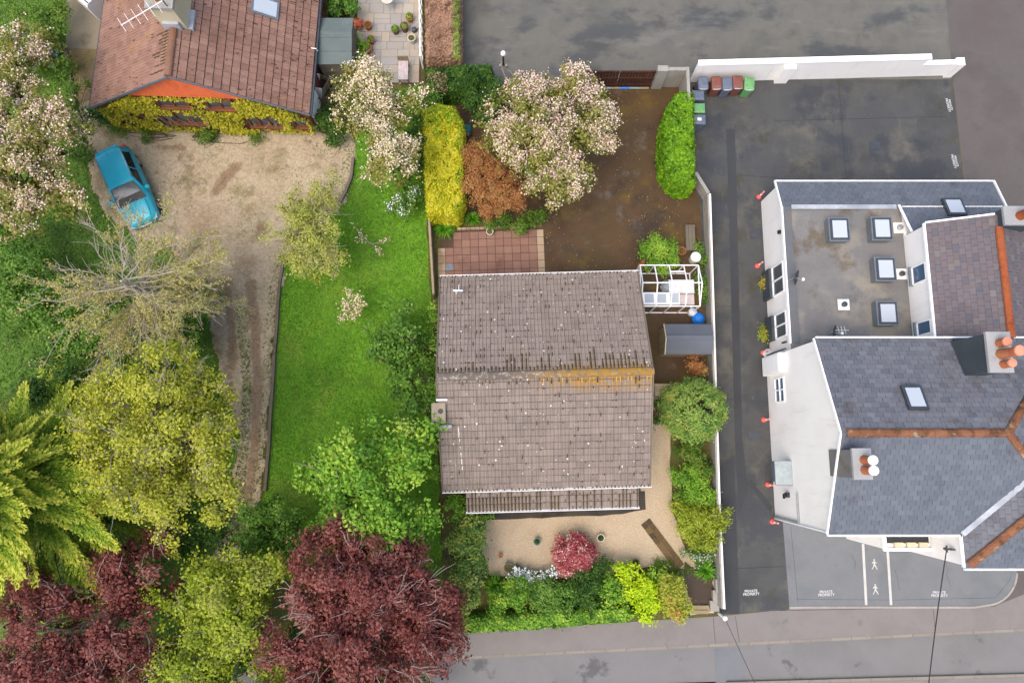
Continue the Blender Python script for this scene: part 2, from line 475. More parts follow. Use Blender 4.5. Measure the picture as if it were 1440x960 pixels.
M['lichen_white'] = surf('lichen_white', [(214, 208, 200), (232, 228, 222)], 3.0, (25, 0.1), k=0.8)
M['lichen_yellow'] = surf('lichen_yellow', [(206, 156, 60), (222, 178, 84), (190, 150, 70)], 2.0, (20, 0.2), k=0.62)
M['water_grey'] = plain('water_grey', (124, 136, 138), 0.3)
M['van_white'] = plain('van_white', (226, 226, 226), 0.3, var=0.02)
M['van_red'] = plain('van_red', (186, 36, 50), 0.35)


def lichen_tiles(name, cols, piecec, ridge=None, moss=None):
    def extra(nt, c):
        g = N(nt, 'ShaderNodeNewGeometry')
        sx = N(nt, 'ShaderNodeSeparateXYZ')
        nt.links.new(g.outputs['Position'], sx.inputs[0])
        if ridge:
            y0, x0, x1 = ridge
            yy = math_(nt, 'SUBTRACT', sx.outputs['Y'], math_(nt, 'MULTIPLY', sx.outputs['X'], 0.028))
            d = math_(nt, 'ABSOLUTE', math_(nt, 'SUBTRACT', yy, y0))
            near = remap(nt, d, 0.15, 0.75, 1.0, 0.0)
            side = remap(nt, sx.outputs['X'], x0, x1)
            k = math_(nt, 'MULTIPLY', math_(nt, 'MULTIPLY', near, side), remap(nt, noise(nt, 5.0, 5, 0.7, 3), 0.42, 0.56))
            c = mixc(nt, k, c, lin((196, 150, 70)))
        return c
    return surf(name, cols, 0.5, (22, 0.1), [((132, 120, 96), 0.8, 0.54, 0.72, 0.5), ((206, 198, 188), 9.0, 0.64, 0.7, 0.7), ((112, 98, 84), 2.0, 0.6, 0.7, 0.4)], (40, 0.004), rough=0.85, piece=(piecec, 0.45), extra=extra, k=0.58)


M['tile'] = lichen_tiles('tile', [(154, 140, 130), (168, 153, 141), (160, 146, 135)], [(142, 129, 121), (161, 147, 137), (176, 160, 148)], ridge=(2.75, 0.0, 3.5))
M['cottage_tile'] = surf('cottage_tile', [(152, 116, 101), (168, 132, 115)], 0.6, (20, 0.12), [((120, 90, 74), 0.8, 0.54, 0.7, 0.55), ((196, 150, 84), 0.5, 0.6, 0.72, 0.5), ((108, 92, 44), 0.45, 0.62, 0.7, 0.7)], (40, 0.006), piece=([(138, 102, 90), (162, 124, 108), (180, 144, 126)], 0.45), k=0.66)

# foliage palettes (value 0..1 chosen leaf by leaf)
L = {}
L['blossom_leaf'] = leafmat('blossom_leaf', [(82, 92, 34), (126, 136, 50), (150, 140, 74), (164, 168, 84)])
L['petal'] = leafmat('petal', [(206, 164, 158), (228, 196, 188), (238, 218, 206), (226, 214, 176)], trans=0.25)
L['petal_cream'] = leafmat('petal_cream', [(220, 196, 172), (232, 214, 186), (240, 228, 206)], trans=0.25)
L['yellow_tree'] = leafmat('yellow_tree', [(112, 116, 44), (160, 164, 48), (190, 194, 60), (168, 166, 104)])
L['pale_tree'] = leafmat('pale_tree', [(132, 138, 60), (166, 172, 70), (186, 188, 96), (160, 156, 112)])
L['bright_green'] = leafmat('bright_green', [(72, 110, 34), (102, 150, 44), (136, 178, 56), (174, 198, 78)])
L['mid_green'] = leafmat('mid_green', [(62, 98, 34), (88, 130, 44), (112, 152, 58), (140, 168, 76)])
L['dark_green'] = leafmat('dark_green', [(38, 68, 26), (52, 88, 30), (74, 110, 36), (96, 128, 46)])
L['ground_green'] = leafmat('ground_green', [(62, 90, 32), (84, 118, 38), (106, 140, 46), (126, 150, 62)])
L['lawn_blade'] = leafmat('lawn_blade', [(76, 114, 28), (96, 136, 34), (114, 150, 44), (152, 166, 82)])
L['red_acer'] = leafmat('red_acer', [(76, 40, 37), (112, 58, 53), (142, 80, 73), (154, 106, 94)])
L['yellow_green'] = leafmat('yellow_green', [(104, 120, 30), (140, 158, 40), (168, 182, 52), (148, 150, 72)])
L['gold_hedge'] = leafmat('gold_hedge', [(144, 156, 32), (190, 188, 32), (218, 210, 50), (200, 198, 76)])
L['lime'] = leafmat('lime', [(150, 186, 20), (186, 212, 28), (204, 222, 50)])
L['hedge_green'] = leafmat('hedge_green', [(76, 118, 24), (110, 158, 30), (146, 188, 36)])
L['orange_acer'] = leafmat('orange_acer', [(136, 88, 50), (166, 112, 66), (186, 136, 86), (160, 134, 74)])
L['red_flower'] = leafmat('red_flower', [(138, 52, 60), (168, 74, 82), (196, 112, 112), (238, 212, 192)], [0, 0.4, 0.68, 0.9])
L['photinia'] = leafmat('photinia', [(122, 142, 44), (166, 178, 60), (192, 180, 80), (184, 112, 66)], [0, .5, .8, 1])
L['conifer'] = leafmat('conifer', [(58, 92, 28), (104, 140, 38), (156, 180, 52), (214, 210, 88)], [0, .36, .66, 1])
L['ivy_yellow'] = leafmat('ivy_yellow', [(114, 122, 32), (168, 164, 38), (202, 192, 54), (142, 150, 42)])
L['dead_pink'] = leafmat('dead_pink', [(150, 116, 92), (184, 148, 122), (204, 170, 144)])
L['larch_tuft'] = leafmat('larch_tuft', [(146, 140, 70), (176, 166, 88), (192, 182, 110), (148, 158, 76)])
L['white_petal'] = leafmat('white_petal', [(230, 230, 236), (246, 246, 246)], trans=0.2)
L['mauve_petal'] = leafmat('mauve_petal', [(186, 170, 186), (214, 200, 210)], trans=0.2)
L['variegated'] = leafmat('variegated', [(70, 106, 60), (104, 140, 66), (150, 170, 70), (186, 186, 100)])
L['round_shrub'] = leafmat('round_shrub', [(84, 124, 60), (116, 154, 74), (152, 178, 80), (178, 176, 100)])
L['strap'] = leafmat('strap', [(60, 112, 20), (90, 148, 30), (128, 176, 50)])
L['red_cordyline'] = leafmat('red_cordyline', [(196, 104, 76), (222, 140, 104)])

# ------------------------------------------------------------------ ground, road, paved areas
KA, KB = P(650, 922), P(1440, 883)
kd = (KB - KA).normalized()
kn = Vector((-kd.y, kd.x, 0))                 # towards the gardens
KW, KE = KA - kd * 250, KB + kd * 250
g = MB()
g.add([KW, KE, KE + kn * 320, KW + kn * 320], [(0, 1, 2, 3)])
lo = Vector((0, 0, -0.11))
g.add([KW, KE, KE + lo, KW + lo], [(1, 0, 3, 2)])
g.add([KW + lo, KE + lo, KE + lo - kn * 300, KW + lo - kn * 300], [(1, 0, 3, 2)])
struct(g.build('ground', M['soil']))


def region(name, pts, z, mat, rough_edge=None, seed=1):
    poly = PX(pts)
    if rough_edge:
        poly = wob(poly, rough_edge[0], rough_edge[1], seed)
    return struct(MB().sheet(poly, z).build(name, mat))


FA, FB = P(1080, 957, 0), P(1440, 947, 0)
fd = (FB - FA).normalized()
fn = Vector((fd.y, -fd.x, 0))
W0, W1 = FA - fd * 200, FB + fd * 200
rd = MB()
rd.sheet([KW - kn * 0.13, KE - kn * 0.13, W1, W0], -0.106)
struct(rd.build('road', M['road_asphalt']))
fp = MB()
fp.prism([W0 + fn * 0.13, W1 + fn * 0.13, W1 + fn * 3, W0 + fn * 3], -0.109, 0.0)
fpo = struct(fp.build('far_pavement', M['pavement']))
sheet = MB().sheet([P(1005, 906) - kn * 0.2, P(1042, 904) - kn * 0.2, P(1052, 972), P(1008, 972)], -0.102)
struct(sheet.build('road_patch', M['forecourt_asphalt']))

pv = MB()
pv.sheet([P(560, 893), P(632, 890), P(1006, 866), P(1110, 856), P(1112, 852), P(1400, 851), P(1440, 835), P(1560, 830), KB + kd * 6, KA - kd * 14, P(300, 905)], 0.010)
pavement = struct(pv.build('pavement', M['pavement']))
# kerb stones, each a piece of the pavement
ks = MB().box(0.006, 0.904, -0.125, 0.0, -0.108, 0.016)
ksm = ks.mesh('kerb_stone', M['kerb'])
m3 = Matrix(((kd.x, kn.x, 0), (kd.y, kn.y, 0), (0, 0, 1)))
for i in range(-4, 32):
    link('kerb_stone', ksm, pavement, KA + kd * (0.91 * i), m3)
ks2 = MB().box(0.006, 0.904, 0.0, 0.125, -0.108, 0.004).mesh('kerb_stone', M['kerb'])
m3f = Matrix(((fd.x, fn.x, 0), (fd.y, fn.y, 0), (0, 0, 1)))
for i in range(-2, 14):
    link('kerb_stone', ks2, fpo, FA + fd * (0.91 * i), m3f)

region('lane', [(640, -90), (1345, -90), (1338, 112), (1300, 114), (700, 119), (640, 105)], 0.004, M['lane_asphalt'])
region('side_street', [(1322, -90), (1340, 113), (1354, 245), (1363, 300), (1440, 560), (1440, 760), (1428, 800), (1418, 835), (1400, 849), (1440, 880), (1650, 900), (1650, -90)], 0.008, M['east_asphalt'])
carpark = region('car_park', [(958, 112), (1339, 112), (1353, 245), (1360, 300), (1300, 330), (1240, 740), (1104, 738), (1111, 850), (1108, 857), (1008, 863), (985, 290), (972, 240)], 0.012, M['carpark_asphalt'])
region('asphalt_strip', [(1021, 182), (1033, 182), (1035, 235), (1044, 620), (1052, 690), (1040, 720), (1034, 640), (1023, 240)], 0.016, M['trench_asphalt'])
region('asphalt_strip', [(1012, 655), (1032, 640), (1040, 862), (1012, 862)], 0.017, M['trench_asphalt'])
region('asphalt_strip', [(1050, 678), (1056, 674), (1086, 712), (1084, 722)], 0.018, M['trench_asphalt'])
cor = [(1430 - 45 * (1 - math.cos(t)), 805 + 46 * math.sin(t)) for t in [k * math.pi / 16 for k in range(9)]]
forecourt = region('forecourt', [(1100, 726), (1240, 726), (1440, 770), (1430, 790)] + cor + [(1110, 853)], 0.016, M['forecourt_asphalt'])
# paved channel edging of the forecourt
ed = MB()
edge_pts = [(1110, 854)] + [(1130 + 20 * k, 853.5) for k in range(13)] + cor[::-1]
for a_, b_ in zip(edge_pts[:-1], edge_pts[1:]):
    p_, q_ = P(*a_, 0.02), P(*b_, 0.02)
    ed.bar(p_, q_ - (q_ - p_).normalized() * 0.01, 0.09, 0.03)
ed.build('edging_strip', M['grey_concrete'], forecourt)
cj = MB()
for pts in ([(1331, 783), (1330, 792), (1333, 800), (1331, 808), (1335, 818), (1337, 826)], [(1258, 800), (1262, 812), (1265, 830)], [(1196, 778), (1203, 790), (1202, 800)],
            [(1120, 842), (1260, 843), (1400, 840), (1420, 815), (1424, 800)], [(1112, 740), (1122, 846)]):
    for a_, b_ in zip(pts[:-1], pts[1:]):
        cj.bar(P(*a_, 0.0165), P(*b_, 0.0165), 0.010, 0.004)
cj.build('surface_crack', M['dark_concrete'], forecourt)
cj = MB()
for pts in ([(1003, 867), (1006, 905)], [(1034, 866), (1040, 903)], [(1312, 852), (1315, 885)], [(1096, 858), (1400, 852)]):
    cj.bar(P(*pts[0], 0.0105), P(*pts[1], 0.0105), 0.018, 0.004)
cj.build('surface_joint', M['dark_concrete'], pavement)

sj = MB()
for pts in ([(1036, 246), (1092, 250)], [(1010, 560), (1040, 562)], [(1044, 562), (1082, 566)], [(1012, 652), (1040, 636)], [(985, 432), (1030, 430)], [(1090, 170), (1330, 164)], [(1180, 118), (1190, 246)], [(1012, 800), (1104, 796)]):
    sj.bar(P(*pts[0], 0.0185), P(*pts[1], 0.0185), 0.022, 0.004)
sj.build('surface_seam', M['trench_asphalt'], carpark)
for px_, py_ in ((1060, 612), (1062, 330), (1230, 205)):
    mc = MB().box(-.22, .22, -.17, .17, 0.012, 0.03).box(-.26, .26, -.21, .21, 0.012, 0.022)
    mc.build('inspection_cover', M['dark_metal'], carpark, loc=P(px_, py_))

# painted markings
for xa in ((1211.5, 764, 1216, 850), (1246, 772, 1251, 850)):
    x0, y0, x1, y1 = xa
    mk = MB().sheet([P(x0, y0), P(x0 + 3.6, y0), P(x1 + 3.6, y1), P(x1, y1)], 0.021)
    mk.build('painted_line', M['paint_white'], forecourt)


def walker(px, py):
    c = P(px, py)
    s_ = 0.024
    mb = MB()
    mb.sheet([(c.x + 1.6 * s_ * math.cos(t), c.y + (9.4 + 1.7 * math.sin(t)) * s_) for t in [k * math.pi / 4 for k in range(8)]], 0.021)
    body = [(-1.2, 7.2), (1.2, 7.4), (2.4, 5.6), (5.2, 3.4), (4.6, 2.6), (1.6, 4.4), (1.2, 1.2), (3.4, -3), (5.2, -7.4), (3.6, -8), (1.6, -3.8), (-0.4, -1), (-2.2, -4.6), (-4.8, -8), (-6, -7.2), (-3.4, -3.4), (-1.6, 1.6), (-1.6, 4.6), (-3.8, 2.6), (-5.2, 3.2), (-3.2, 5.8)]
    mb.sheet([(c.x + x * s_, c.y + y * s_) for x, y in body], 0.022)
    mb.build('painted_walking_figure', M['paint_white'], forecourt)


walker(1229.5, 794)
walker(1231, 829)


def lettering(px, py, rz, parent, z):
    cu = bpy.data.curves.new('lettering', 'FONT')
    cu.body = 'PRIVATE\nPROPERTY'
    cu.align_x = 'CENTER'
    cu.size = 0.155
    cu.space_line = 0.86
    cu.offset = 0.004
    o = bpy.data.objects.new('lettering_source', cu)
    COL.objects.link(o)
    bpy.context.view_layer.update()
    me = bpy.data.meshes.new_from_object(o.evaluated_get(bpy.context.evaluated_depsgraph_get()))
    bpy.data.objects.remove(o)
    me.materials.clear()
    me.materials.append(M['lettering_paint'])
    t = bpy.data.objects.new('painted_lettering', me)
    COL.objects.link(t)
    t.parent = parent
    c = P(px, py)
    t.location = (c.x, c.y, z)
    t.rotation_euler = (0, 0, rz)


lettering(1056, 832, 0.05, carpark, 0.0165)
lettering(1161.5, 833, 0.03, forecourt, 0.021)
lettering(1320.5, 834, 0.0, forecourt, 0.021)
lettering(1335, 148, math.radians(-82), carpark, 0.0165)
lettering(1343, 227, math.radians(-82), carpark, 0.0165)

# gardens
region('rough_grass', [(-90, -90), (150, -90), (135, 140), (108, 150), (120, 190), (130, 262), (152, 302), (190, 335), (240, 350), (300, 425), (312, 480), (330, 560), (342, 600), (335, 700), (310, 770), (250, 900), (-90, 1000)], 0.003, M['rough_grass'], (0.5, 0.12), 3)
DRIVE = [(108, 150), (130, 140), (170, 175), (455, 186), (496, 185), (503, 215), (488, 285), (402, 367), (385, 470), (377, 600), (367, 690), (348, 770), (330, 815), (285, 820), (318, 750), (330, 690), (336, 600), (318, 560), (300, 480), (290, 420), (240, 345), (190, 330), (150, 300), (130, 262), (120, 190)]
LAWN = [(497, 205), (484, 280), (408, 352), (396, 365), (388, 470), (380, 600), (372, 690), (356, 790), (430, 830), (622, 830), (615, 640), (605, 420), (599, 280), (594, 120), (560, 125), (505, 170)]
region('lawn', LAWN, 0.011, M['lawn'], (0.5, 0.06), 9)
region('rear_yard', [(640, 118), (975, 112), (985, 290), (994, 480), (1000, 560), (905, 560), (905, 380), (762, 390), (762, 300), (640, 300)], 0.005, M['wet_drive'], (0.6, 0.05), 4)
region('side_path', [(900, 540), (945, 540), (942, 650), (946, 720), (965, 775), (1003, 812), (1004, 862), (972, 864), (958, 838), (920, 795), (800, 812), (690, 808), (676, 770), (678, 722), (900, 714)], 0.006, M['fine_gravel'], (0.5, 0.05), 6)
region('entrance_path', [(962, 790), (1003, 808), (1004, 851), (974, 850), (960, 818)], 0.0095, M['wet_drive'], (0.3, 0.06), 15)
region('apron', [(640, 700), (906, 690), (908, 716), (860, 724), (680, 731), (655, 728)], 0.012, M['dark_concrete'], (0.5, 0.03), 7)
region('garden_path', [(92, 66), (137, 66), (135, 145), (112, 160), (104, 150)], 0.0085, M['soil_path'], (0.3, 0.08), 14)
region('garden_pad', [(93, -40), (150, -40), (150, 70), (93, 68)], 0.012, M['concrete'])


# red slab patio behind the bungalow
def slab_grid(parent, o, ux, uy, nx, ny, sx, sy, mat, h=0.03, gap=0.022, skip=()):
    me = MB().box(gap / 2, sx - gap / 2, gap / 2, sy - gap / 2, 0, h).mesh('slab', mat)
    mm = Matrix(((ux.x, uy.x, 0), (ux.y, uy.y, 0), (0, 0, 1)))
    for i in range(nx):
        for j in range(ny):
            if (i, j) in skip:
                continue
            link('slab', me, parent, o + ux * (i * sx) + uy * (j * sy) + Vector((0, 0, random.uniform(-0.004, 0.004))), mm)


pa, pb = P(619, 386), P(763, 381)
ux = (pb - pa).normalized()
uy = Vector((-ux.y, ux.x, 0))
patio = struct(MB().sheet([pa - uy * 1.0, pb - uy * 1.0, P(764, 320), P(618, 326)], 0.009).build('patio', M['joint']))
nx_, sx_ = 11, 0.405
o_ = pa + ux * 0.27 - uy * 0.62 + Vector((0, 0, 0.01))
slab_grid(patio, o_, ux, uy, nx_, 7, sx_, 0.385, M['red_slab'], skip={(0, 5), (0, 6)})
slab_grid(patio, o_ - ux * 0.37, ux, uy, 1, 5, 0.37, 0.385, M['buff_slab'])
slab_grid(patio, o_ + ux * (nx_ * sx_), ux, uy, 1, 7, 0.34, 0.385, M['buff_slab'])
dr = MB().box(-0.17, 0.17, -0.17, 0.17, 0.0, 0.05)
dr.build('drain_cover', M['grey_frame'], patio, loc=P(632, 376))

# stone flag terrace by the outbuilding
terrace = struct(MB().sheet(PX([(498, -70), (592, -70), (592, 118), (512, 118), (512, 100), (500, 60)]), 0.009).build('terrace', M['joint']))
x0, x1 = P(502, 40).x, P(591, 40).x
r = random.Random(12)
y = P(500, 117).y
rows = 0
while y < P(500, -40).y:
    hgt = r.choice([0.42, 0.56, 0.6, 0.56])
    x = x0 + (0.25 if y < P(500, 60).y else 0)
    while x < x1 - 0.1:
        w = min(r.choice([0.42, 0.56, 0.75, 0.85, 0.6]), x1 - x)
        if x1 - x - w < 0.2:
            w = x1 - x
        mb = MB()
        if w > 0.7 and r.random() < 0.3:
            mb.box(x + 0.007, x + w - 0.007, y + 0.007, y + hgt * 0.5 - 0.007, 0.01, 0.04)
            mb.build('flagstone', M['york'], terrace)
            mb = MB()
            mb.box(x + 0.007, x + w - 0.007, y + hgt * 0.5 + 0.007, y + hgt - 0.007, 0.01, 0.04)
        else:
            mb.box(x + 0.007, x + w - 0.007, y + 0.007, y + hgt - 0.007, 0.01, 0.04 + r.uniform(-0.004, 0.004))
        mb.build('flagstone', M['york'], terrace)
        x += w
    y += hgt

# block path across the front gravel
path = struct(MB().sheet(PX([(897, 738), (910, 727), (960, 785), (950, 805)]), 0.010).build('block_path', M['fine_gravel']))
pa, pb = P(903, 736), P(950, 798)
du = (pb - pa).normalized()
dv = Vector((-du.y, du.x, 0))
me = MB().box(0.008, 0.272, 0.008, 0.242, 0, 0.03).mesh('paving_block', M['paver'])
mm = Matrix(((du.x, dv.x, 0), (du.y, dv.y, 0), (0, 0, 1)))
for i in range(9):
    for j in (-1, 0):
        link('paving_block', me, path, pa + du * (0.28 * i) + dv * (0.25 * j + .17) + Vector((0, 0, 0.012 + random.uniform(0, 0.005))), mm)

# grass blades on the lawn and at the ragged edge of the drive
def in_poly(x, y, poly):
    c = np.zeros(x.shape, bool)
    n = len(poly)
    for i in range(n):
        x0_, y0_ = poly[i][0], poly[i][1]
        x1_, y1_ = poly[(i + 1) % n][0], poly[(i + 1) % n][1]
        k = ((y0_ > y) != (y1_ > y)) & (x < (x1_ - x0_) * (y - y0_) / (y1_ - y0_ + 1e-12) + x0_)
        c ^= k
    return c


def gravel_drive():
    """the drive as a fine grid: worn ruts, mud and weedy ground are part of its surface"""
    poly = wob(PX(DRIVE), 0.3, 0.14, 5)
    xs, ys = [p[0] for p in poly], [p[1] for p in poly]
    st = 0.08
    nx_, ny_ = int((max(xs) - min(xs)) / st) + 2, int((max(ys) - min(ys)) / st) + 2
    gx, gy = np.meshgrid(min(xs) + st * np.arange(nx_), min(ys) + st * np.arange(ny_))

    def dist(line):
        q = [np.array(P(*p))[:2] for p in line]
        d = np.full(gx.shape, 9.0)
        for a, b in zip(q[:-1], q[1:]):
            ab = b - a
            t = np.clip(((gx - a[0]) * ab[0] + (gy - a[1]) * ab[1]) / (ab @ ab), 0, 1)
            d = np.minimum(d, np.hypot(gx - a[0] - ab[0] * t, gy - a[1] - ab[1] * t))
        return d
    rut = np.zeros(gx.shape)
    for line, w_, s_ in (([(318, 405), (326, 450), (328, 500), (322, 545), (330, 640)], .3, .85), ([(352, 400), (360, 470), (362, 540), (358, 640), (350, 700), (338, 760)], .32, .95),
                         ([(304, 270), (316, 250), (332, 236)], .34, 1.0), ([(224, 207), (258, 208)], .3, .8), ([(340, 300), (335, 360), (320, 410)], .5, .35), ([(200, 215), (160, 195), (130, 165)], .6, .4),
                         ([(366, 320), (372, 325)], .25, .9), ([(302, 400), (322, 396)], .3, .9)):
        rut = np.maximum(rut, s_ * np.exp(-(dist(line) / w_) ** 2))
    hz = -.05 * np.clip(rut, 0, 1.2) + .062
    vid = -np.ones(gx.shape, int)
    verts, faces, att = [], [], []
    cx, cy = gx[:-1, :-1] + st / 2, gy[:-1, :-1] + st / 2
    ins = in_poly(cx, cy, poly)
    for j, i in np.argwhere(ins):
        f = []
        for dj, di in ((0, 0), (0, 1), (1, 1), (1, 0)):
            if vid[j + dj, i + di] < 0:
                vid[j + dj, i + di] = len(verts)
                edge = 0 < j + dj < ny_ - 1 and 0 < i + di < nx_ - 1 and ins[j + dj - 1:j + dj + 1, i + di - 1:i + di + 1].all()
                verts.append((gx[j + dj, i + di], gy[j + dj, i + di], hz[j + dj, i + di] if edge else .0075))
                att.append(rut[j + dj, i + di])
            f.append(vid[j + dj, i + di])
        faces.append(tuple(f))
    me = bpy.data.meshes.new('drive')
    me.from_pydata(verts, [], faces)
    a_ = me.attributes.new('rut', 'FLOAT', 'POINT')
    a_.data.foreach_set('value', np.array(att, np.float32))
    me.polygons.foreach_set('use_smooth', [True] * len(me.polygons))

    def extra(nt, c):
        at = N(nt, 'ShaderNodeAttribute', attribute_name='rut')
        f = math_(nt, 'ADD', at.outputs['Fac'], math_(nt, 'MULTIPLY', math_(nt, 'SUBTRACT', noise(nt, 1.6, 6, .72, 4), .5), 1.7))
        c = mixc(nt, remap(nt, f, .3, .8, 0, .75), c, lin((144, 117, 90)))
        return mixc(nt, remap(nt, f, .95, 1.35, 0, .6), c, lin((96, 74, 56)))
    me.materials.append(surf('gravel', [(174, 156, 126), (198, 180, 150), (186, 167, 136)], 0.3, (9, 0.22), [((138, 128, 84), 0.55, 0.52, 0.66, 0.7), ((126, 104, 80), 1.1, 0.56, 0.7, 0.6), ((210, 192, 170), 0.6, 0.56, 0.72, 0.55), ((150, 124, 96), 0.25, 0.5, 0.65, 0.5)], (18, 0.03), extra=extra, k=0.68))
    struct(link('drive', me))


gravel_drive()


def leaf_mesh(name, pos, nrm, ln, wd, val, mat, along=None, rng=RNG, fold=0.15):
    """diamond leaves: pos (n,3), normals (n,3), length and width (n,), value (n,)"""
    n = len(pos)
    nrm = nrm / (np.linalg.norm(nrm, axis=1, keepdims=True) + 1e-9)
    t = rng.normal(size=(n, 3)) if along is None else along
    t = t - nrm * np.sum(t * nrm, axis=1, keepdims=True)
    t /= (np.linalg.norm(t, axis=1, keepdims=True) + 1e-9)
    b = np.cross(nrm, t)
    ln = np.broadcast_to(ln, (n,))[:, None]
    wd = np.broadcast_to(wd, (n,))[:, None]
    v = np.empty((n, 4, 3))
    v[:, 0] = pos - t * ln * 0.5
    v[:, 1] = pos + b * wd * 0.5 + nrm * wd * fold - t * ln * 0.05
    v[:, 2] = pos + t * ln * 0.5
    v[:, 3] = pos - b * wd * 0.5 + nrm * wd * fold - t * ln * 0.05
    me = bpy.data.meshes.new(name)
    me.vertices.add(n * 4)
    me.vertices.foreach_set('co', v.reshape(-1).astype(np.float32))
    me.loops.add(n * 4)
    me.loops.foreach_set('vertex_index', np.arange(n * 4, dtype=np.int32))
    me.polygons.add(n)
    me.polygons.foreach_set('loop_start', np.arange(0, n * 4, 4, dtype=np.int32))
    me.update(calc_edges=True)
    at = me.attributes.new('rnd', 'FLOAT', 'FACE')
    at.data.foreach_set('value', np.clip(np.broadcast_to(val, (n,)), 0, 1).astype(np.float32))
    me.materials.append(mat)
    return me


def blades(name, poly, dens, mat, label, size=(0.05, 0.12), seed=1, density_fn=None, h=0.02, cat='grass'):
    rng = np.random.default_rng(seed)
    xs = [p[0] for p in poly]
    ys = [p[1] for p in poly]
    n = int((max(xs) - min(xs)) * (max(ys) - min(ys)) * dens)
    x = rng.uniform(min(xs), max(xs), n)
    y = rng.uniform(min(ys), max(ys), n)
    k = in_poly(x, y, poly)
    x, y = x[k], y[k]
    if density_fn is not None:
        k = rng.random(len(x)) < density_fn(x, y)
        x, y = x[k], y[k]
    n = len(x)
    pos = np.stack([x, y, np.full(n, h) + rng.uniform(0, 0.03, n)], 1)
    nrm = np.stack([rng.normal(0, 0.7, n), rng.normal(0, 0.7, n), np.ones(n)], 1)
    val = 0.5 + 0.28 * np.sin(x * 1.3 + np.sin(y * 0.9)) * np.sin(y * 1.1 + 0.7) + rng.normal(0, 0.2, n)
    ln = rng.uniform(size[0], size[1], n)
    o = bpy.data.objects.new(name, leaf_mesh(name, pos, nrm, ln, ln * 0.35, val, mat, rng=rng))
    COL.objects.link(o)
    o['kind'] = 'stuff'
    o['label'] = label
    o['category'] = cat
    return o


lawn_w = PX(LAWN)
blades('lawn_grass', lawn_w, 330, L['lawn_blade'], 'mown bright green grass of the long lawn', seed=21)
rg = PX([(-40, -40), (95, -40), (92, 60), (88, 90), (104, 150), (116, 190), (126, 262), (150, 305), (190, 338), (240, 355), (298, 425), (310, 480), (322, 560), (320, 700), (-40, 900)])
blades('rough_grass_blades', rg, 110, L['ground_green'], 'rough green grass under the trees beside the gravel drive', (0.08, 0.2), seed=22)
strip = PX([(500, 190), (492, 285), (414, 362), (398, 372), (388, 470), (380, 600), (372, 700), (350, 705), (366, 600), (372, 470), (384, 372), (398, 350), (476, 275), (486, 190)])
blades('verge_grass', strip, 110, L['ground_green'], 'ragged green verge between the drive and the lawn edging', (0.06, 0.14), h=.065, seed=23)
mid = PX([(332, 430), (348, 430), (354, 520), (352, 620), (338, 745), (318, 750), (336, 640), (342, 540)])
blades('track_grass', mid, 220, L['ground_green'], 'green grass strip between the wheel ruts of the drive', (0.06, 0.14), h=.065, seed=24)
dp = PX([(118, 150), (455, 192), (496, 192), (480, 285), (405, 360), (390, 470), (300, 420), (240, 345), (150, 290)])
blades('drive_weeds', dp, 60, L['ground_green'], 'patchy weeds growing through the pale gravel drive', (0.05, 0.12), h=.065, seed=25,
       density_fn=lambda x, y: np.clip((np.sin(x * 1.7 + 2 * np.sin(y * .8)) * np.sin(y * 2.1 + x * .4) - 0.35) * 1.6, 0, 1))
yd = PX([(765, 120), (925, 120), (930, 270), (980, 290), (985, 375), (905, 380), (764, 386)])
blades('fallen_leaves', yd, 22, leafmat('fallen_leaf', [(120, 104, 30), (160, 146, 70), (190, 176, 120), (110, 120, 40)]), 'small fallen leaves and petals strewn over the wet brown yard', (0.04, 0.1), seed=26,
       density_fn=lambda x, y: np.clip(0.35 + 0.6 * np.sin(x * .9 + 1) * np.sin(y * .7), 0.05, 1), cat='leaves')

# ------------------------------------------------------------------ roofs
def root_loc(o):
    v = Vector((0, 0, 0))
    while o is not None:
        v += o.location
        o = o.parent
    return v


def wb(mb, name, mat, parent, **kw):
    """build a mesh given in world coordinates under an unrotated parent"""
    d = root_loc(parent)
    mb.v = [(p[0] - d.x, p[1] - d.y, p[2] - d.z) for p in mb.v]
    return mb.build(name, mat, parent, **kw)


PROF = [(0, .010), (.05, .034), (.13, .034), (.19, .008), (.5, .006), (.55, .034), (.63, .034), (.69, .008), (1, .008)]


def roman_tile(tw, g_):
    vs_, fs = [], []
    n = len(PROF)
    for fx, z in PROF:
        vs_.append((fx * tw + (.004 if fx == 0 else -.004 if fx == 1 else 0), 0.03, z + 0.030))
    for fx, z in PROF:
        vs_.append((fx * tw + (.004 if fx == 0 else -.004 if fx == 1 else 0), g_, z))
    for fx, z in PROF:
        vs_.append((fx * tw, 0.032, z * 0.2 - 0.012))
    for i in range(n - 1):
        fs.append((i, i + 1, n + i + 1, n + i))
        fs.append((2 * n + i, 2 * n + i + 1, i + 1, i))
    return vs_, fs


def roman_roof(parent, O, U, S, nx, ny, tw, g_, mat, n_ind, jitter=0.006, rest='tile_field'):
    Nn = U.cross(S)
    B = Matrix((U, S, Nn)).transposed()
    vs_, fs = roman_tile(tw, g_)
    me = MB().add(vs_, fs).mesh('roof_tile', mat)
    V = [Vector(p) for p in vs_]
    cells = [(i, j) for j in range(ny) for i in range(nx)]
    cells.sort(key=lambda c: -c[1])
    rest_mb = MB()
    for k, (i, j) in enumerate(cells):
        o = O + U * (i * tw) + S * (j * g_) + Nn * random.uniform(0, jitter) + U * random.uniform(-0.004, 0.004)
        if k < n_ind:
            link('roof_tile', me, parent, o, B)
        else:
            rest_mb.add([o + B @ p for p in V], fs, random.random())
    if rest_mb.v:
        rest_mb.build(rest, mat, parent, stuff=True)


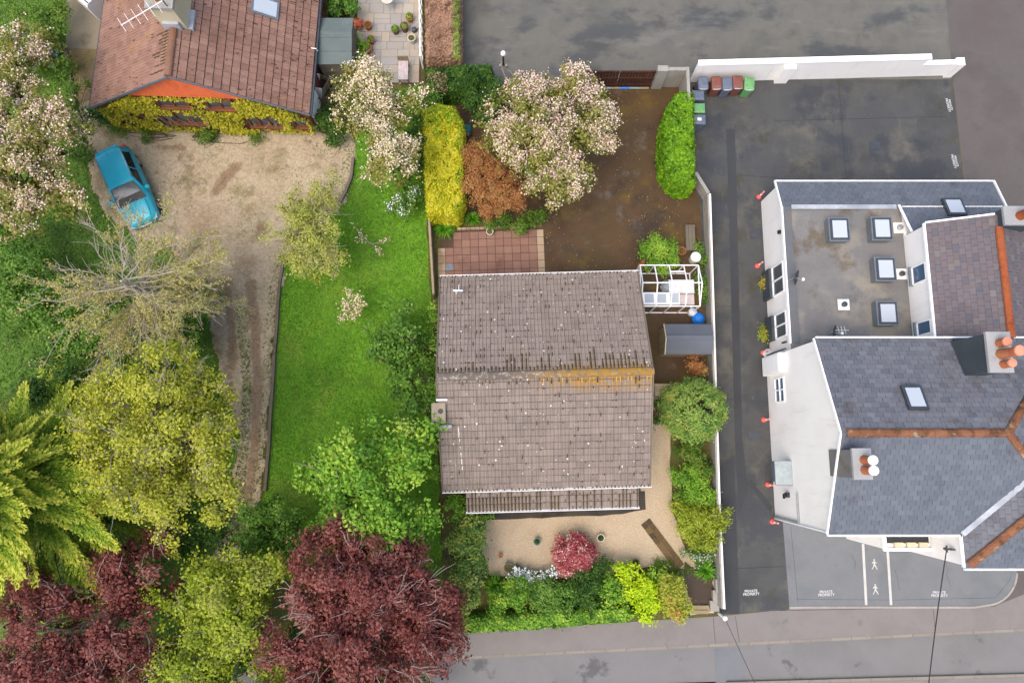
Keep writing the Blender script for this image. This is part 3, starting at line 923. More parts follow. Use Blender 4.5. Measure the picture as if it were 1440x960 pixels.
def clip_poly(poly, clipper):
    out = poly
    n = len(clipper)
    for i in range(n):
        a, b = clipper[i], clipper[(i + 1) % n]
        inp, out = out, []
        if not inp:
            return []
        def side(p):
            return (b[0] - a[0]) * (p[1] - a[1]) - (b[1] - a[1]) * (p[0] - a[0])
        for k in range(len(inp)):
            p, q = inp[k], inp[(k + 1) % len(inp)]
            sp, sq = side(p), side(q)
            if sp >= 0:
                out.append(p)
            if (sp >= 0) != (sq >= 0):
                t = sp / (sp - sq)
                out.append((p[0] + (q[0] - p[0]) * t, p[1] + (q[1] - p[1]) * t))
    return out


def slate_roof(parent, pts, w, g_, mat, n_ind, rest='slate_field', rough=0.004, name='slate'):
    """courses of slates over a convex planar roof face given by world points"""
    d = root_loc(parent)
    pts = [Vector(p) - d for p in pts]
    Nn = (pts[1] - pts[0]).cross(pts[2] - pts[0]).normalized()
    if Nn.z < 0:
        Nn = -Nn
        pts = pts[::-1]
    S = (Vector((0, 0, 1)) - Nn * Nn.z).normalized()
    U = S.cross(Nn)
    O = min(pts, key=lambda p: p.z)
    us = [((p - O).dot(U), (p - O).dot(S)) for p in pts]
    ar = sum(us[i][0] * us[(i + 1) % len(us)][1] - us[(i + 1) % len(us)][0] * us[i][1] for i in range(len(us)))
    if ar < 0:
        us = us[::-1]
    u0, u1 = min(p[0] for p in us), max(p[0] for p in us)
    s1 = max(p[1] for p in us)
    B = Matrix((U, S, Nn)).transposed()
    t0, t1 = 0.018, 0.002
    dk = MB().add([p - Nn * 0.03 for p in pts], [tuple(range(len(pts)))])
    dk.build('roof_deck', M['slate_hung'], parent)
    gap = 0.005
    me = MB().add([(gap, -0.02, 0), (w - gap, -0.02, 0), (gap, -0.02, t0), (w - gap, -0.02, t0), (gap, g_, t1), (w - gap, g_, t1)],
                  [(0, 1, 3, 2), (2, 3, 5, 4), (0, 2, 4), (1, 5, 3)]).mesh(name, mat)
    rest_mb = MB()
    full = []
    j = 0
    while j * g_ < s1:
        off = (j % 2) * w / 2
        i = math.floor((u0 - off) / w)
        while i * w + off < u1:
            x = i * w + off
            cell = [(x + gap, j * g_ - 0.02), (x + w - gap, j * g_ - 0.02), (x + w - gap, (j + 1) * g_), (x + gap, (j + 1) * g_)]
            c = clip_poly(cell, us)
            if len(c) >= 3:
                if len(c) == 4 and abs(c[0][0] - cell[0][0]) + abs(c[2][0] - cell[2][0]) + abs(c[2][1] - cell[2][1]) + abs(c[0][1] - cell[0][1]) < 1e-6:
                    full.append((x, j * g_))
                else:
                    z = lambda q: t0 + (t1 - t0) * ((q[1] - (j * g_ - 0.02)) / (g_ + 0.02))
                    top = [O + U * q[0] + S * q[1] + Nn * z(q) for q in c]
                    rest_mb.add(top, [tuple(range(len(top)))], random.random())
            i += 1
        j += 1
    full.sort(key=lambda c: -c[1])
    mv = [Vector(v.co) for v in me.vertices]
    mf = [tuple(p.vertices) for p in me.polygons]
    for k, (x, s_) in enumerate(full):
        o = O + U * x + S * s_ + Nn * random.uniform(0, rough)
        if k < n_ind:
            link(name, me, parent, o, B)
        else:
            rest_mb.add([o + B @ p for p in mv], mf, random.random())
    if rest_mb.v:
        rest_mb.build(rest, mat, parent, stuff=True)


def ridge_line(parent, p, q, mat, rad=0.14, ln=0.45, name='ridge_tile', world_=True):
    d = root_loc(parent) if world_ else Vector((0, 0, 0))
    p, q = Vector(p) - d, Vector(q) - d
    n = max(1, round((q - p).length / ln))
    D = (q - p) / n
    dl = D.length
    x = D.normalized()
    yv = Vector((0, 0, 1)).cross(x).normalized()
    zv = x.cross(yv)
    vs_, fs = [], []
    for i, (xx, rr) in enumerate(((0.0, rad * 1.08), (dl + 0.03, rad * 0.96))):
        for k in range(7):
            t = math.pi * k / 6
            vs_.append((xx, rr * math.cos(t), rr * 0.75 * math.sin(t) - 0.03))
    for k in range(6):
        fs.append((k, 7 + k, 8 + k, k + 1))
    fs.append(tuple(range(7)))
    fs.append(tuple(range(13, 6, -1)))
    me = MB().add(vs_, fs).mesh(name, mat)
    B = Matrix((x, yv, zv)).transposed()
    for i in range(n):
        link(name, me, parent, p + D * i + zv * random.uniform(0, 0.008), B)


def window_frame(parent, a, b, up, nrm, ncol, mat_f, mat_g, rows=1, w=0.06, name='window'):
    """glazed opening from corner a to b along a wall, up = height vector, nrm = outward"""
    a, b, up, nrm = Vector(a), Vector(b), Vector(up), Vector(nrm)
    gl = MB().add([a + nrm * 0.012, b + nrm * 0.012, b + up + nrm * 0.012, a + up + nrm * 0.012], [(0, 1, 2, 3)])
    e = (b - a)
    wi = MB()
    for k in range(ncol + 1):
        p = a + e * (k / ncol) + nrm * 0.03
        wi.bar(p, p + up, w, 0.055)
    for k in range(rows + 1):
        p = a + up * (k / rows) + nrm * 0.032
        wi.bar(p, p + e, 0.055, w)
    o = wb(wi, name, mat_f, parent)
    wb(gl, 'pane', mat_g, o)
    return o


# ------------------------------------------------------------------ bungalow
bung = thing('bungalow', 'low bungalow with grey-brown ribbed tile roof and yellow lichened ridge in the middle plot', 'house', (1.33, 2.98, 0), math.radians(1.6))
EX, EY, EZ, RZ = 4.38, 4.67, 2.4, 4.4
w = MB()
w.box(-4.1, 4.1, -3.95, 4.25, 0, 2.34)
for sx in (-4.1, 3.9):
    w.add([(sx, -3.95, 2.34), (sx, 4.25, 2.34), (sx, 0.1, 4.1), (sx + .2, -3.95, 2.34), (sx + .2, 4.25, 2.34), (sx + .2, 0.1, 4.1)], [(0, 2, 1), (3, 4, 5), (0, 3, 5, 2), (1, 2, 5, 4)])
w.build('wall', M['cream'], bung)
roof = MB()
for s in (1, -1):
    roof.add([(-EX + .03, s * (EY - .02), EZ - .03), (EX - .03, s * (EY - .02), EZ - .03), (EX - .03, 0, RZ - .03), (-EX + .03, 0, RZ - .03)], [(0, 1, 2, 3) if s < 0 else (3, 2, 1, 0)])
roofo = roof.build('roof', M['black'], bung)  # black deck shows in the course gaps, putting in the shade of the laps
slope = math.hypot(EY, RZ - EZ)
NR = 17
gz = slope / NR
S1 = Vector((0, EY, RZ - EZ)).normalized()
S2 = Vector((0, -EY, RZ - EZ)).normalized()
roman_roof(roofo, Vector((-EX, -EY, EZ)), Vector((1, 0, 0)), S1, 28, NR, 2 * EX / 28, gz, M['tile'], 150, rest='tile_field')
roman_roof(roofo, Vector((EX, EY, EZ)), Vector((-1, 0, 0)), S2, 28, NR, 2 * EX / 28, gz, M['tile'], 150, rest='tile_field')


def ridge_lichen(nt, c):
    g_ = N(nt, 'ShaderNodeNewGeometry')
    sx = N(nt, 'ShaderNodeSeparateXYZ')
    nt.links.new(g_.outputs['Position'], sx.inputs[0])
    ye = remap(nt, sx.outputs['X'], -0.5, 3.0)
    nz = remap(nt, noise(nt, 4.0, 5, 0.7, 3), 0.36, 0.52)
    c = mixc(nt, math_(nt, 'MULTIPLY', ye, nz), c, lin((214, 164, 72)))
    wh = remap(nt, noise(nt, 6.0, 5, 0.7, 9), 0.52, 0.62)
    inv = remap(nt, sx.outputs['X'], 0.5, 3.5, 0.9, 0.25)
    return mixc(nt, math_(nt, 'MULTIPLY', wh, inv), c, lin((226, 220, 208)))


M['lichen_ridge'] = surf('lichen_ridge', [(146, 132, 118), (162, 148, 132)], 1.0, (22, 0.14), (), (30, 0.006), extra=ridge_lichen)
ridge_line(roofo, (-EX, 0, RZ + .02), (EX + 0.03, 0, RZ + .02), M['lichen_ridge'], 0.17, 0.45, world_=False)
# verge strips along both gables
for sx in (-1, 1):
    vg = MB()
    for s in (1, -1):
        vg.bar((sx * (EX + .03), s * EY, EZ - .01), (sx * (EX + .03), 0, RZ - .01), 0.05, 0.16)
    vg.build('bargeboard', M['wood_grey'], roofo)
for s in (1, -1):
    gt = MB()
    y_ = s * (EY + 0.07)
    gt.box(-EX - .05, EX + .1, y_ - .012, y_ + .012, EZ - .12, EZ - .01)
    y2 = s * (EY - 0.03)
    gt.box(-EX - .05, EX + .1, min(y_, y2), max(y_, y2), EZ - .13, EZ - .11)
    gt.build('gutter', M['white_trim'], roofo)
# moss lying in the pans of the tiles, and lichen spots
ms, lw, ly = MB(), MB(), MB()
tw = 2 * EX / 28


def moss_strip(mb, O, U, S, x, s0, ln, wd=0.055):
    Nn = U.cross(S)
    b = [O + U * (x - wd / 2) + S * s0, O + U * (x + wd / 2) + S * s0, O + U * (x + wd / 2) + S * (s0 + ln), O + U * (x - wd / 2) + S * (s0 + ln)]
    t = [p + Nn * 0.038 for p in b]
    m_ = [(t[0] + t[1]) / 2, (t[2] + t[3]) / 2]
    top = [m_[0] * .5 + t[0] * .5 + S * 0.01, m_[0] * .5 + t[1] * .5 + S * 0.01, m_[1] * .5 + t[2] * .5 - S * 0.02, m_[1] * .5 + t[3] * .5 - S * 0.02]
    mb.add([p + Nn * 0.012 for p in b] + [p + Nn * 0.012 for p in top], [(4, 5, 6, 7), (0, 1, 5, 4), (1, 2, 6, 5), (2, 3, 7, 6), (3, 0, 4, 7)], random.random())


rm = random.Random(5)
for side_, (O, U, S) in enumerate(((Vector((-EX, -EY, EZ)), Vector((1, 0, 0)), S1), (Vector((EX, EY, EZ)), Vector((-1, 0, 0)), S2))):
    for i in range(56):
        x = (i + 0.62 if i % 2 == 0 else i + 0.68) * tw / 2 + tw * 0.01
        if rm.random() < 0.8:
            moss_strip(ms, O, U, S, x, -0.03, rm.uniform(0.05, 0.16), 0.06)      # at the eaves
        xw = x if side_ == 0 else 2 * EX - x
        right = xw / (2 * EX)
        if side_ == 1:
            ln = rm.uniform(0.12, 0.3) + (rm.uniform(0.1, 0.75) if rm.random() < 0.2 + 0.7 * right else 0)
            moss_strip(ms, O, U, S, x, slope - 0.14 - ln, ln, 0.07)
        elif rm.random() < 0.25 + 0.6 * right:
            ln = rm.uniform(0.1, 0.28) * (0.6 + right)
            moss_strip(ly if rm.random() < .55 and right > .4 else ms, O, U, S, x, slope - 0.15 - ln, ln, 0.06)
        for k in range(NR):
            pr = 0.16 if side_ == 0 else 0.3
            if rm.random() < pr:
                ln = rm.choice([0.05, 0.06, 0.08, 0.12, 0.22])
                moss_strip(ms, O, U, S, x, k * gz + gz - ln * .5, ln, 0.045)  # dots at the laps: moss, and lap shade put in as dark colour
    Nn = U.cross(S)
    for q in range(120 if side_ else 95):
        x, s_ = rm.uniform(0.1, 2 * EX - 0.1), rm.uniform(0.1, slope - 0.15)
        c = O + U * x + S * s_ + Nn * 0.045
        rr = rm.choice([0.015, 0.02, 0.025, 0.035, 0.045])
        lw.add([c + (U * math.cos(t) + S * math.sin(t)) * rr * rm.uniform(.7, 1.1) for t in [z * math.pi / 3.5 for z in range(7)]] + [c + Nn * 0.006], [(z, (z + 1) % 7, 7) for z in range(7)], rm.random())
ms.build('moss', M['moss'], roofo, stuff=True)
lw.build('lichen_spots', M['lichen_white'], roofo, stuff=True)
ly.build('yellow_lichen', M['lichen_yellow'], roofo, stuff=True)
# pale mortar run down from the chimney
st = MB()
O, U, S = Vector((-EX, -EY, EZ)), Vector((1, 0, 0)), S1
Nn = U.cross(S)
s_ = 1.0
while s_ < 2.9:
    ln = rm.uniform(.1, .3)
    c = O + U * (0.86 - .05 * (s_ - 1)) + S * s_ + Nn * 0.048
    st.add([c - U * .02, c + U * .02, c + U * .018 + S * ln, c - U * .018 + S * ln], [(0, 1, 2, 3)])
    s_ += ln + rm.uniform(.0, .12)
st.build('mortar_run', M['lichen_white'], roofo)
# lower roof over the front porch
pr = MB()
pa, pb = P(656, 718, 1.95), P(898, 713, 1.95)
inv = Matrix.Rotation(math.radians(-1.6), 4, 'Z')
la, lb = inv @ (pa - Vector((1.33, 2.98, 0))), inv @ (pb - Vector((1.33, 2.98, 0)))
px0, px1, py0 = la.x, lb.x, (la.y + lb.y) / 2
pdep, prise = (-EY + 0.25) - py0, 0.32
pr.add([(px0 + .03, py0, 1.93), (px1 - .03, py0, 1.93), (px1 - .03, py0 + pdep, 1.93 + prise), (px0 + .03, py0 + pdep, 1.93 + prise)], [(0, 1, 2, 3)])
pro = pr.build('porch_roof', M['dark_concrete'], bung)
SV = Vector((0, pdep, prise)).normalized()
vl = math.hypot(pdep, prise)
ncol = round((px1 - px0) / 0.313)
twv = (px1 - px0) / ncol
roman_roof(pro, Vector((px0, py0, 1.95)), Vector((1, 0, 0)), SV, ncol, 4, twv, vl / 4, M['tile'], 0)
mv = MB()
for i in range(2 * ncol):
    x = px0 + (i + 0.65) * twv / 2 + tw * 0.01
    left = 1 - i / (2 * ncol)
    if rm.random() < 0.45 + .5 * left:
        moss_strip(mv, Vector((0, py0, 1.95)), Vector((1, 0, 0)), SV, x, -0.02, rm.uniform(0.5, 0.98) * vl, 0.06 + .02 * left)
    else:
        for k in range(4):
            if rm.random() < .6:
                moss_strip(mv, Vector((0, py0, 1.95)), Vector((1, 0, 0)), SV, x, k * vl / 4, rm.uniform(.06, .16), .06)
mv.build('moss', M['moss'], pro, stuff=True)
gt = MB().box(px0 - .03, px1 + .05, py0 - .09, py0 - .065, 1.85, 1.95).box(px0 - .03, px1 + .05, py0 - .09, py0, 1.83, 1.85)
gt.build('gutter', M['white_trim'], pro)
for k in range(4):
    x = px0 + .1 + k * (px1 - px0 - .2) / 3
    MB().box(x - .05, x + .05, py0 + .05, py0 + .15, 0, 1.92).build('porch_post', M['white_trim'], bung)
for a_, b_ in (((-2.6, -3.95), (-1.0, -3.95)), ((1.2, -3.95), (2.8, -3.95))):
    fo = MB()
    fo.box(a_[0], b_[0], -3.99, -3.955, 0.9, 2.1)
    o = fo.build('window', M['white_trim'], bung)
    MB().box(a_[0] + .08, b_[0] - .08, -4.0, -3.992, 0.98, 2.02).build('pane', M['window_glass'], o)
for a_, b_ in (((-2.6, 4.25), (-1.0, 4.25)), ((0.8, 4.25), (2.6, 4.25))):
    o = MB().box(a_[0], b_[0], 4.255, 4.29, 0.9, 2.1).build('window', M['white_trim'], bung)
    MB().box(a_[0] + .08, b_[0] - .08, 4.292, 4.3, 0.98, 2.02).build('pane', M['window_glass'], o)
MB().box(-.3, .6, -3.99, -3.955, 0.02, 2.0).build('door', M['wood_tan'], bung)
# chimney stack on the west gable, vent pipes
cc = inv @ (P(617, 581, 4.0) - Vector((1.33, 2.98, 0)))
ch = MB().box(cc.x - .27, cc.x + .25, cc.y - .4, cc.y + .4, 0, 3.98)
cho = ch.build('chimney', M['cream'], bung)
MB().box(cc.x - .29, cc.x + .28, cc.y - .42, cc.y + .42, 3.985, 4.06).build('chimney_cap', M['concrete'], cho)
MB().lathe([(.11, 4.05), (.11, 4.068)], 14, (cc.x + .08, cc.y + .08, 0)).build('flue', M['black'], cho)
MB().box(cc.x - .2, cc.x + .5, cc.y - .6, cc.y - .475, 3.55, 3.75).build('flashing', M['lead'], cho)
for px_, py_, z_ in ((642, 411, 2.9),):
    c = inv @ (P(px_, py_, z_) - Vector((1.33, 2.98, 0)))
    MB().tube([(c.x, c.y, c.z - .15), (c.x, c.y, c.z + .35)], .05, 8).tube([(c.x - .12, c.y, c.z + .36), (c.x + .3, c.y - .02, c.z + .36)], .035, 8).tube([(c.x + .12, c.y, c.z + .36), (c.x + .12, c.y + .3, c.z + .1)], .02, 6).build('vent_pipe', M['white_trim'], roofo)
c = inv @ (P(622, 562, 4.3) - Vector((1.33, 2.98, 0)))
MB().tube([(c.x - .25, c.y, c.z), (c.x + .2, c.y, c.z)], .04, 8).build('overflow_pipe', M['white_trim'], roofo)

# ------------------------------------------------------------------ cottage with climbing plant
CO, CR = Vector((-14.56, 15.66, 0)), math.radians(-2.0)
cot = thing('cottage', 'cottage with pinkish tiled roof, orange gable and climber beside the gravel drive', 'house', CO, CR)
HW, CE, CRZ, CL = 5.13, 2.2, 5.2, 12.3
w = MB()
w.box(-4.9, 4.9, 0.05, CL - .1, 0, 2.2)
w.add([(-4.9, .05, 2.2), (4.9, .05, 2.2), (0, .05, 5.06), (-4.9, .35, 2.2), (4.9, .35, 2.2), (0, .35, 5.06)], [(0, 1, 2), (3, 5, 4), (0, 2, 5, 3), (1, 4, 5, 2)])
w.build('wall', M['brick_wall'], cot)
# hung tile courses on the upper gable
gc = MB()
z = 3.25
k = 0
while z < 4.98:
    hw_ = (5.06 - z) / (5.06 - 2.2) * 4.9
    hw2 = max(0.02, (5.06 - z - .17) / (5.06 - 2.2) * 4.9)
    gc.add([(-hw_, -.02, z), (hw_, -.02, z), (hw2, .03, z + .17), (-hw2, .03, z + .17), (-hw_, .05, z), (hw_, .05, z)], [(0, 1, 2, 3), (0, 4, 5, 1)], random.random())
    z += .17
gc.build('gable_cladding', M['orange_wall'], cot)
cd = MB()
for s in (1, -1):
    cd.add([(s * (HW - .02), -.1, CE - .03), (s * (HW - .02), CL, CE - .03), (0, CL, CRZ - .03), (0, -.1, CRZ - .03)], [(0, 1, 2, 3) if s > 0 else (3, 2, 1, 0)])
cro = cd.build('roof', M['black'], cot)  # black under the tiles, so the gaps draw shade below each course
csl = math.hypot(HW, CRZ - CE)
nrow = 17
cg = csl / nrow
SE = Vector((-HW, 0, CRZ - CE)).normalized()
SW = Vector((HW, 0, CRZ - CE)).normalized()
ncol = round((CL + .12) / 0.3)
twc = (CL + .12) / ncol
roman_roof(cro, Vector((HW, -.12, CE)), Vector((0, 1, 0)), SE, ncol, nrow, twc, cg, M['cottage_tile'], 150, 0.012)
roman_roof(cro, Vector((-HW, -.12 + CL + .12, CE)), Vector((0, -1, 0)), SW, ncol, nrow, twc, cg, M['cottage_tile'], 150, 0.012)
M['cottage_ridge'] = surf('cottage_ridge', [(178, 128, 102), (192, 144, 118)], 1.4, (22, 0.12), [((200, 150, 84), 1.6, 0.56, 0.68, 0.7)], (30, 0.006))
ridge_line(cro, (0, -.12, CRZ + .02), (0, CL, CRZ + .02), M['cottage_ridge'], 0.16, 0.45, world_=False)
cm, cl2 = MB(), MB()
for (O, U, S, si) in ((Vector((HW, -.12, CE)), Vector((0, 1, 0)), SE, 0), (Vector((-HW, CL, CE)), Vector((0, -1, 0)), SW, 1)):
    for i in range(ncol * 2):
        x = (i + .65) * twc / 2
        yy = x if si == 0 else CL - x
        if yy > 6.5:
            continue
        for k in range(nrow):
            if rm.random() < (0.10 if si == 0 else 0.14) + (0.2 if si == 0 and k < 3 and yy > 2 else 0):
                moss_strip(cm, O, U, S, x, k * cg + rm.uniform(0, cg), rm.choice([.06, .08, .14, .25]), .05)
        if si == 1 and .2 < yy < 2.2:
            for k in range(3):
                if rm.random() < .75:
                    ln = rm.uniform(.3, 1.1)
                    moss_strip(cm, O, U, S, x, csl - .2 - ln, ln, .07)
                    break
cm.build('moss', M['moss'], cro, stuff=True)
for s in (1, -1):
    MB().bar((s * (HW + .02), -.16, CE - .02), (0, -.16, CRZ - .02), .03, .12).build('bargeboard', M['grey_frame'], cro)
    g_ = MB().box(s * HW - .005 if s > 0 else -HW - .1, s * HW + .1 if s > 0 else -HW + .005, -.1, CL, CE - .12, CE - .03)
    g_.build('gutter', M['dark_metal'], cro)
# chimney of the cottage
cho = MB().box(-.5, .5, 2.2, 3.6, 4.5, 6.35).build('chimney', M['cream'], cot)
MB().box(-.58, .58, 2.12, 3.68, 6.352, 6.5).build('chimney_cap', M['grey_concrete'], cho)
for yy in (2.55, 3.2):
    MB().lathe([(.17, 6.5), (.14, 6.95), (.16, 6.97), (.16, 7.05), (.1, 7.05), (.1, 6.7)], 12, (-.12, yy, 0)).build('chimney_pot', M['terracotta'], cho)
MB().box(.502, .72, 2.2, 3.1, 4.86, 5.0).build('flashing', M['lead'], cho)
MB().box(-.34, .34, 2.08, 2.195, 4.95, 5.5).build('flashing', M['lead'], cho)
# roof window on the east slope
rw = P(375, 15, 2.2 + 1.0)
lw_ = Matrix.Rotation(-CR, 4, 'Z') @ (rw - CO)
zc = CE + (HW - lw_.x) / HW * (CRZ - CE)
NE_ = Vector((0, 1, 0)).cross(SE)
c = Vector((lw_.x, lw_.y, zc))
vx, vy = Vector((0, 1, 0)), SE
B = Matrix((vx, vy, NE_)).transposed()
rwo = MB().box(-.45, .45, -.6, .6, -.02, .1).build('roof_window', M['grey_frame'], cro)
rwo.matrix_basis = Matrix.Translation(c) @ B.to_4x4()
MB().box(-.36, .36, -.5, .5, .1, .115).build('pane', M['skylight_glass'], rwo)
# windows in the south gable
for x0_, x1_, z0_, z1_, nc in ((-1.75, -.35, 2.35, 3.1, 2), (0.55, 1.75, 2.35, 3.1, 2), (-2.25, -.25, .75, 1.75, 3), (1.85, 3.4, .7, 1.7, 3), (4.05, 4.7, .75, 1.6, 1)):
    fr = MB()
    n_ = nc
    for k in range(n_ + 1):
        xx = x0_ + (x1_ - x0_) * k / n_
        fr.box(xx - .04, xx + .04, -.06, .049, z0_, z1_)
    fr.box(x0_, x1_, -.058, .049, z0_ - .02, z0_ + .06)
    fr.box(x0_, x1_, -.058, .049, z1_ - .06, z1_ + .02)
    wo = fr.build('window', M['sill_orange'], cot)
    MB().box(x0_, x1_, .0, .04, z0_, z1_).build('pane', M['window_glass'], wo)
    MB().box(x0_ - .08, x1_ + .08, -.16, .049, z0_ - .1, z0_ - .025).build('sill', M['sill_orange'], wo)
MB().box(4.905, 5.0, .3, 1.6, 0.3, 1.9).build('whitewashed_patch', M['white_render'], cot)

# television aerial on the cottage chimney
an = thing('television_aerial', 'thin white television aerial with cross rods above the cottage chimney', 'aerial', tuple(P(228, 2, 6.0)))
pa, pb = P(170, 36, 6.85), P(229, 1, 6.85)
bm = MB().tube([pa, pb], .018, 6)
wb(bm, 'boom', M['white_alu'], an)
for k in range(6):
    c = pa + (pb - pa) * (k / 6.0 + .02)
    d_ = Vector((-(pb - pa).y, (pb - pa).x, 0)).normalized()
    l_ = .36 + .02 * k
    wb(MB().tube([c - d_ * l_, c + d_ * l_], .009, 5), 'rod', M['white_alu'], an)
wb(MB().tube([pb + Vector((0, 0, -1.2)), pb + Vector((0, 0, .1))], .025, 6), 'mast', M['dark_metal'], an)

# ------------------------------------------------------------------ white house with slate roofs
WH = thing('white_house', 'large white rendered house with slate roofs and flat felt extension by the car park', 'house', (12.0, -3.13, 0))
X0, YS, YN, ZE, ZR, YR = 12.0, -3.13, 4.2, 5.45, 7.1, 0.55
K = (ZR - ZE) / (YR - YS)
w = MB().box(X0, 23.0, YS, YN, 0, ZE - .03)
w.add([(X0, YS, ZE - .03), (X0, YN, ZE - .03), (X0, YR, ZR - .05), (X0 + .3, YS, ZE - .03), (X0 + .3, YN, ZE - .03), (X0 + .3, YR, ZR - .05)], [(0, 2, 1), (3, 4, 5), (0, 3, 5, 2), (1, 2, 5, 4)])
wb(w, 'wall', M['white_render'], WH)
wb(MB().box(17.05, 23.0, -4.36, YS - .002, 0, ZE - .03), 'wall', M['white_render'], WH)
zf = lambda x, y: ZE + K * (y - YS)
roof = wb(MB().box(X0 + .31, 21, YS + .2, YN - .2, ZE - .028, ZE), 'roof', M['slate_hung'], WH)
ov = .07
S_ = lambda x, y: (x, y, ZE + K * (y - YS))
N_ = lambda x, y: (x, y, ZE + K * (YN - y) * (ZR - ZE) / (K * (YN - YR)))
slate_roof(roof, [S_(X0 - ov, YS - ov), S_(16.98, YS - ov), S_(19.34, -.84), S_(17.95, YR), S_(X0 - ov, YR)], .31, .205, M['slate'], 110)
slate_roof(roof, [N_(X0 - ov, YN + ov), N_(21.7, YN + ov), N_(17.95, YR), N_(X0 - ov, YR)], .31, .205, M['old_slate'], 90, rough=0.012)
slate_roof(roof, [(17.95, YR, ZR), (21.6, YS, ZE), (21.6, YN, ZE)], .31, .205, M['old_slate'], 0)
W_ = lambda x, y: (x, y, ZE + K * (x - 17.05))
F_ = lambda x, y: (x, y, ZE + K * (y + 4.36))
slate_roof(roof, [W_(17.0, -4.42), W_(19.8, -1.61), W_(19.34, -.84), W_(17.0, -3.18)], .31, .205, M['old_slate'], 0)
slate_roof(roof, [F_(17.0, -4.42), F_(23.0, -4.42), F_(23.0, -1.61), F_(19.8, -1.61)], .31, .205, M['slate'], 30)
ridge_line(roof, (X0 + .1, YR, ZR + .02), (17.95, YR, ZR + .02), M['ridge_tile'], .15, .45)
ridge_line(roof, (17.95, YR, ZR + .02), (20.2, YR + 2.25, ZR - 2.25 * .45 + .03), M['ridge_tile'], .15, .45)
ridge_line(roof, (17.95, YR, ZR + .02), (19.34, -.84, ZR - 1.39 * .45 + .03), M['ridge_tile'], .15, .45)
ridge_line(roof, (17.1, -4.32, ZE + .06), (19.8, -1.62, ZE + K * 2.75 + .04), M['ridge_tile'], .16, .45)
vl_ = MB().bar((16.98, -3.2, ZE + .02), (19.34, -.84, ZE + K * 2.3 + .02), .2, .02)
wb(vl_, 'valley_lead', M['lead'], roof)
tr = MB()
tr.bar((X0 - ov - .02, YS - ov - .05, ZE - .05), (17.0, YS - ov - .05, ZE - .05), .07, .1)
tr.bar((16.95, -4.48, ZE - .05), (23.0, -4.48, ZE - .05), .07, .1)
tr.bar((16.94, -4.4, ZE - .05), (16.94, -3.22, ZE - .05), .08, .1)
tr.bar((X0 - .03, YN + ov + .05, ZE - .05), (21.6, YN + ov + .05, ZE - .05), .06, .1)
wb(tr, 'gutter', M['white_trim'], roof)
vg = MB()
vg.bar((X0 - ov - .03, YS - ov, ZE - .06), (X0 - ov - .03, YR, ZR - .03), .05, .1)
vg.bar((X0 - ov - .03, YN + ov, ZE - .06), (X0 - ov - .03, YR, ZR - .03), .05, .1)
wb(vg, 'verge_board', M['white_trim'], roof)


def roof_window(parent, c, S, nx_=0.8, ny_=1.0, hgt=.12, frame='dark_metal', glass='skylight_glass'):
    c, S = Vector(c), Vector(S).normalized()
    Nn = (Vector((0, 0, 1)) - S * S.z).normalized()
    U = S.cross(Nn)
    B = Matrix((U, S, Nn)).transposed().to_4x4()
    T = Matrix.Translation(c) @ B
    d = root_loc(parent)
    mb = MB().box(-nx_ / 2, nx_ / 2, -ny_ / 2, ny_ / 2, -.05, hgt, m=T)
    o = wb(mb, 'roof_window', M[frame], parent)
    wb(MB().box(-nx_ / 2 + .1, nx_ / 2 - .1, -ny_ / 2 + .12, ny_ / 2 - .1, hgt, hgt + .012, m=T), 'pane', M[glass], o)
    return o


c = P(1283, 560, 6.45)
roof_window(roof, (c.x, c.y, N_(c.x, c.y)[2] + .03), (0, -1, K), .75, 1.0)
# stacks
def stack(x0, x1, y0, y1, z0, z1, pots, side='slate_hung'):
    o = wb(MB().box(x0, x1, y0, y1, z0, z1 - .12), 'chimney', M[side], WH)
    wb(MB().box(x0 - .05, x1 + .05, y0 - .05, y1 + .05, z1 - .118, z1), 'chimney_cap', M['chimney_cap'], o)
    wb(MB().box(x0 + .12, x1 + .12, y0 - .12, y1 + .12, z0 - .1, z0 + .35), 'flashing', M['slate_hung'], o)
    for (x, y, h, r_, m1, m2) in pots:
        po = wb(MB().lathe([(r_ * 1.1, z1 + .001), (r_ * .92, z1 + h * .8), (r_ * 1.12, z1 + h * .82), (r_ * 1.12, z1 + h), (r_ * .8, z1 + h), (r_ * .8, z1 + h * .6)], 14, (x, y, 0)), 'chimney_pot', M[m1], o)
        if m2:
            wb(MB().lathe([(r_ * 1.05, z1 + h + .001), (r_ * 1.15, z1 + h + .02), (r_ * 1.1, z1 + h + .08), (r_ * .3, z1 + h + .11)], 14, (x, y, 0)), 'pot_cap', M[m2], po)
    return o


stack(11.95, 12.52, -1.03, -.05, 5.9, 7.8, [(12.3, -.4, .55, .15, 'terracotta', 'white_trim'), (12.3, -.75, .55, .15, 'terracotta', 'white_trim')], 'felt')
stack(17.22, 18.0, 2.73, 4.12, 5.4, 7.6, [(17.62, 3.75, .35, .15, 'terracotta', 'pink_terracotta'), (17.62, 3.35, .9, .17, 'terracotta', 'pink_terracotta'), (17.68, 2.98, .4, .14, 'terracotta', 'pink_terracotta')])
stack(19.62, 21.0, 8.8, 9.48, 4.2, 5.95, [(20.2, 9.12, .5, .17, 'orange_ridge', 'pink_terracotta')])
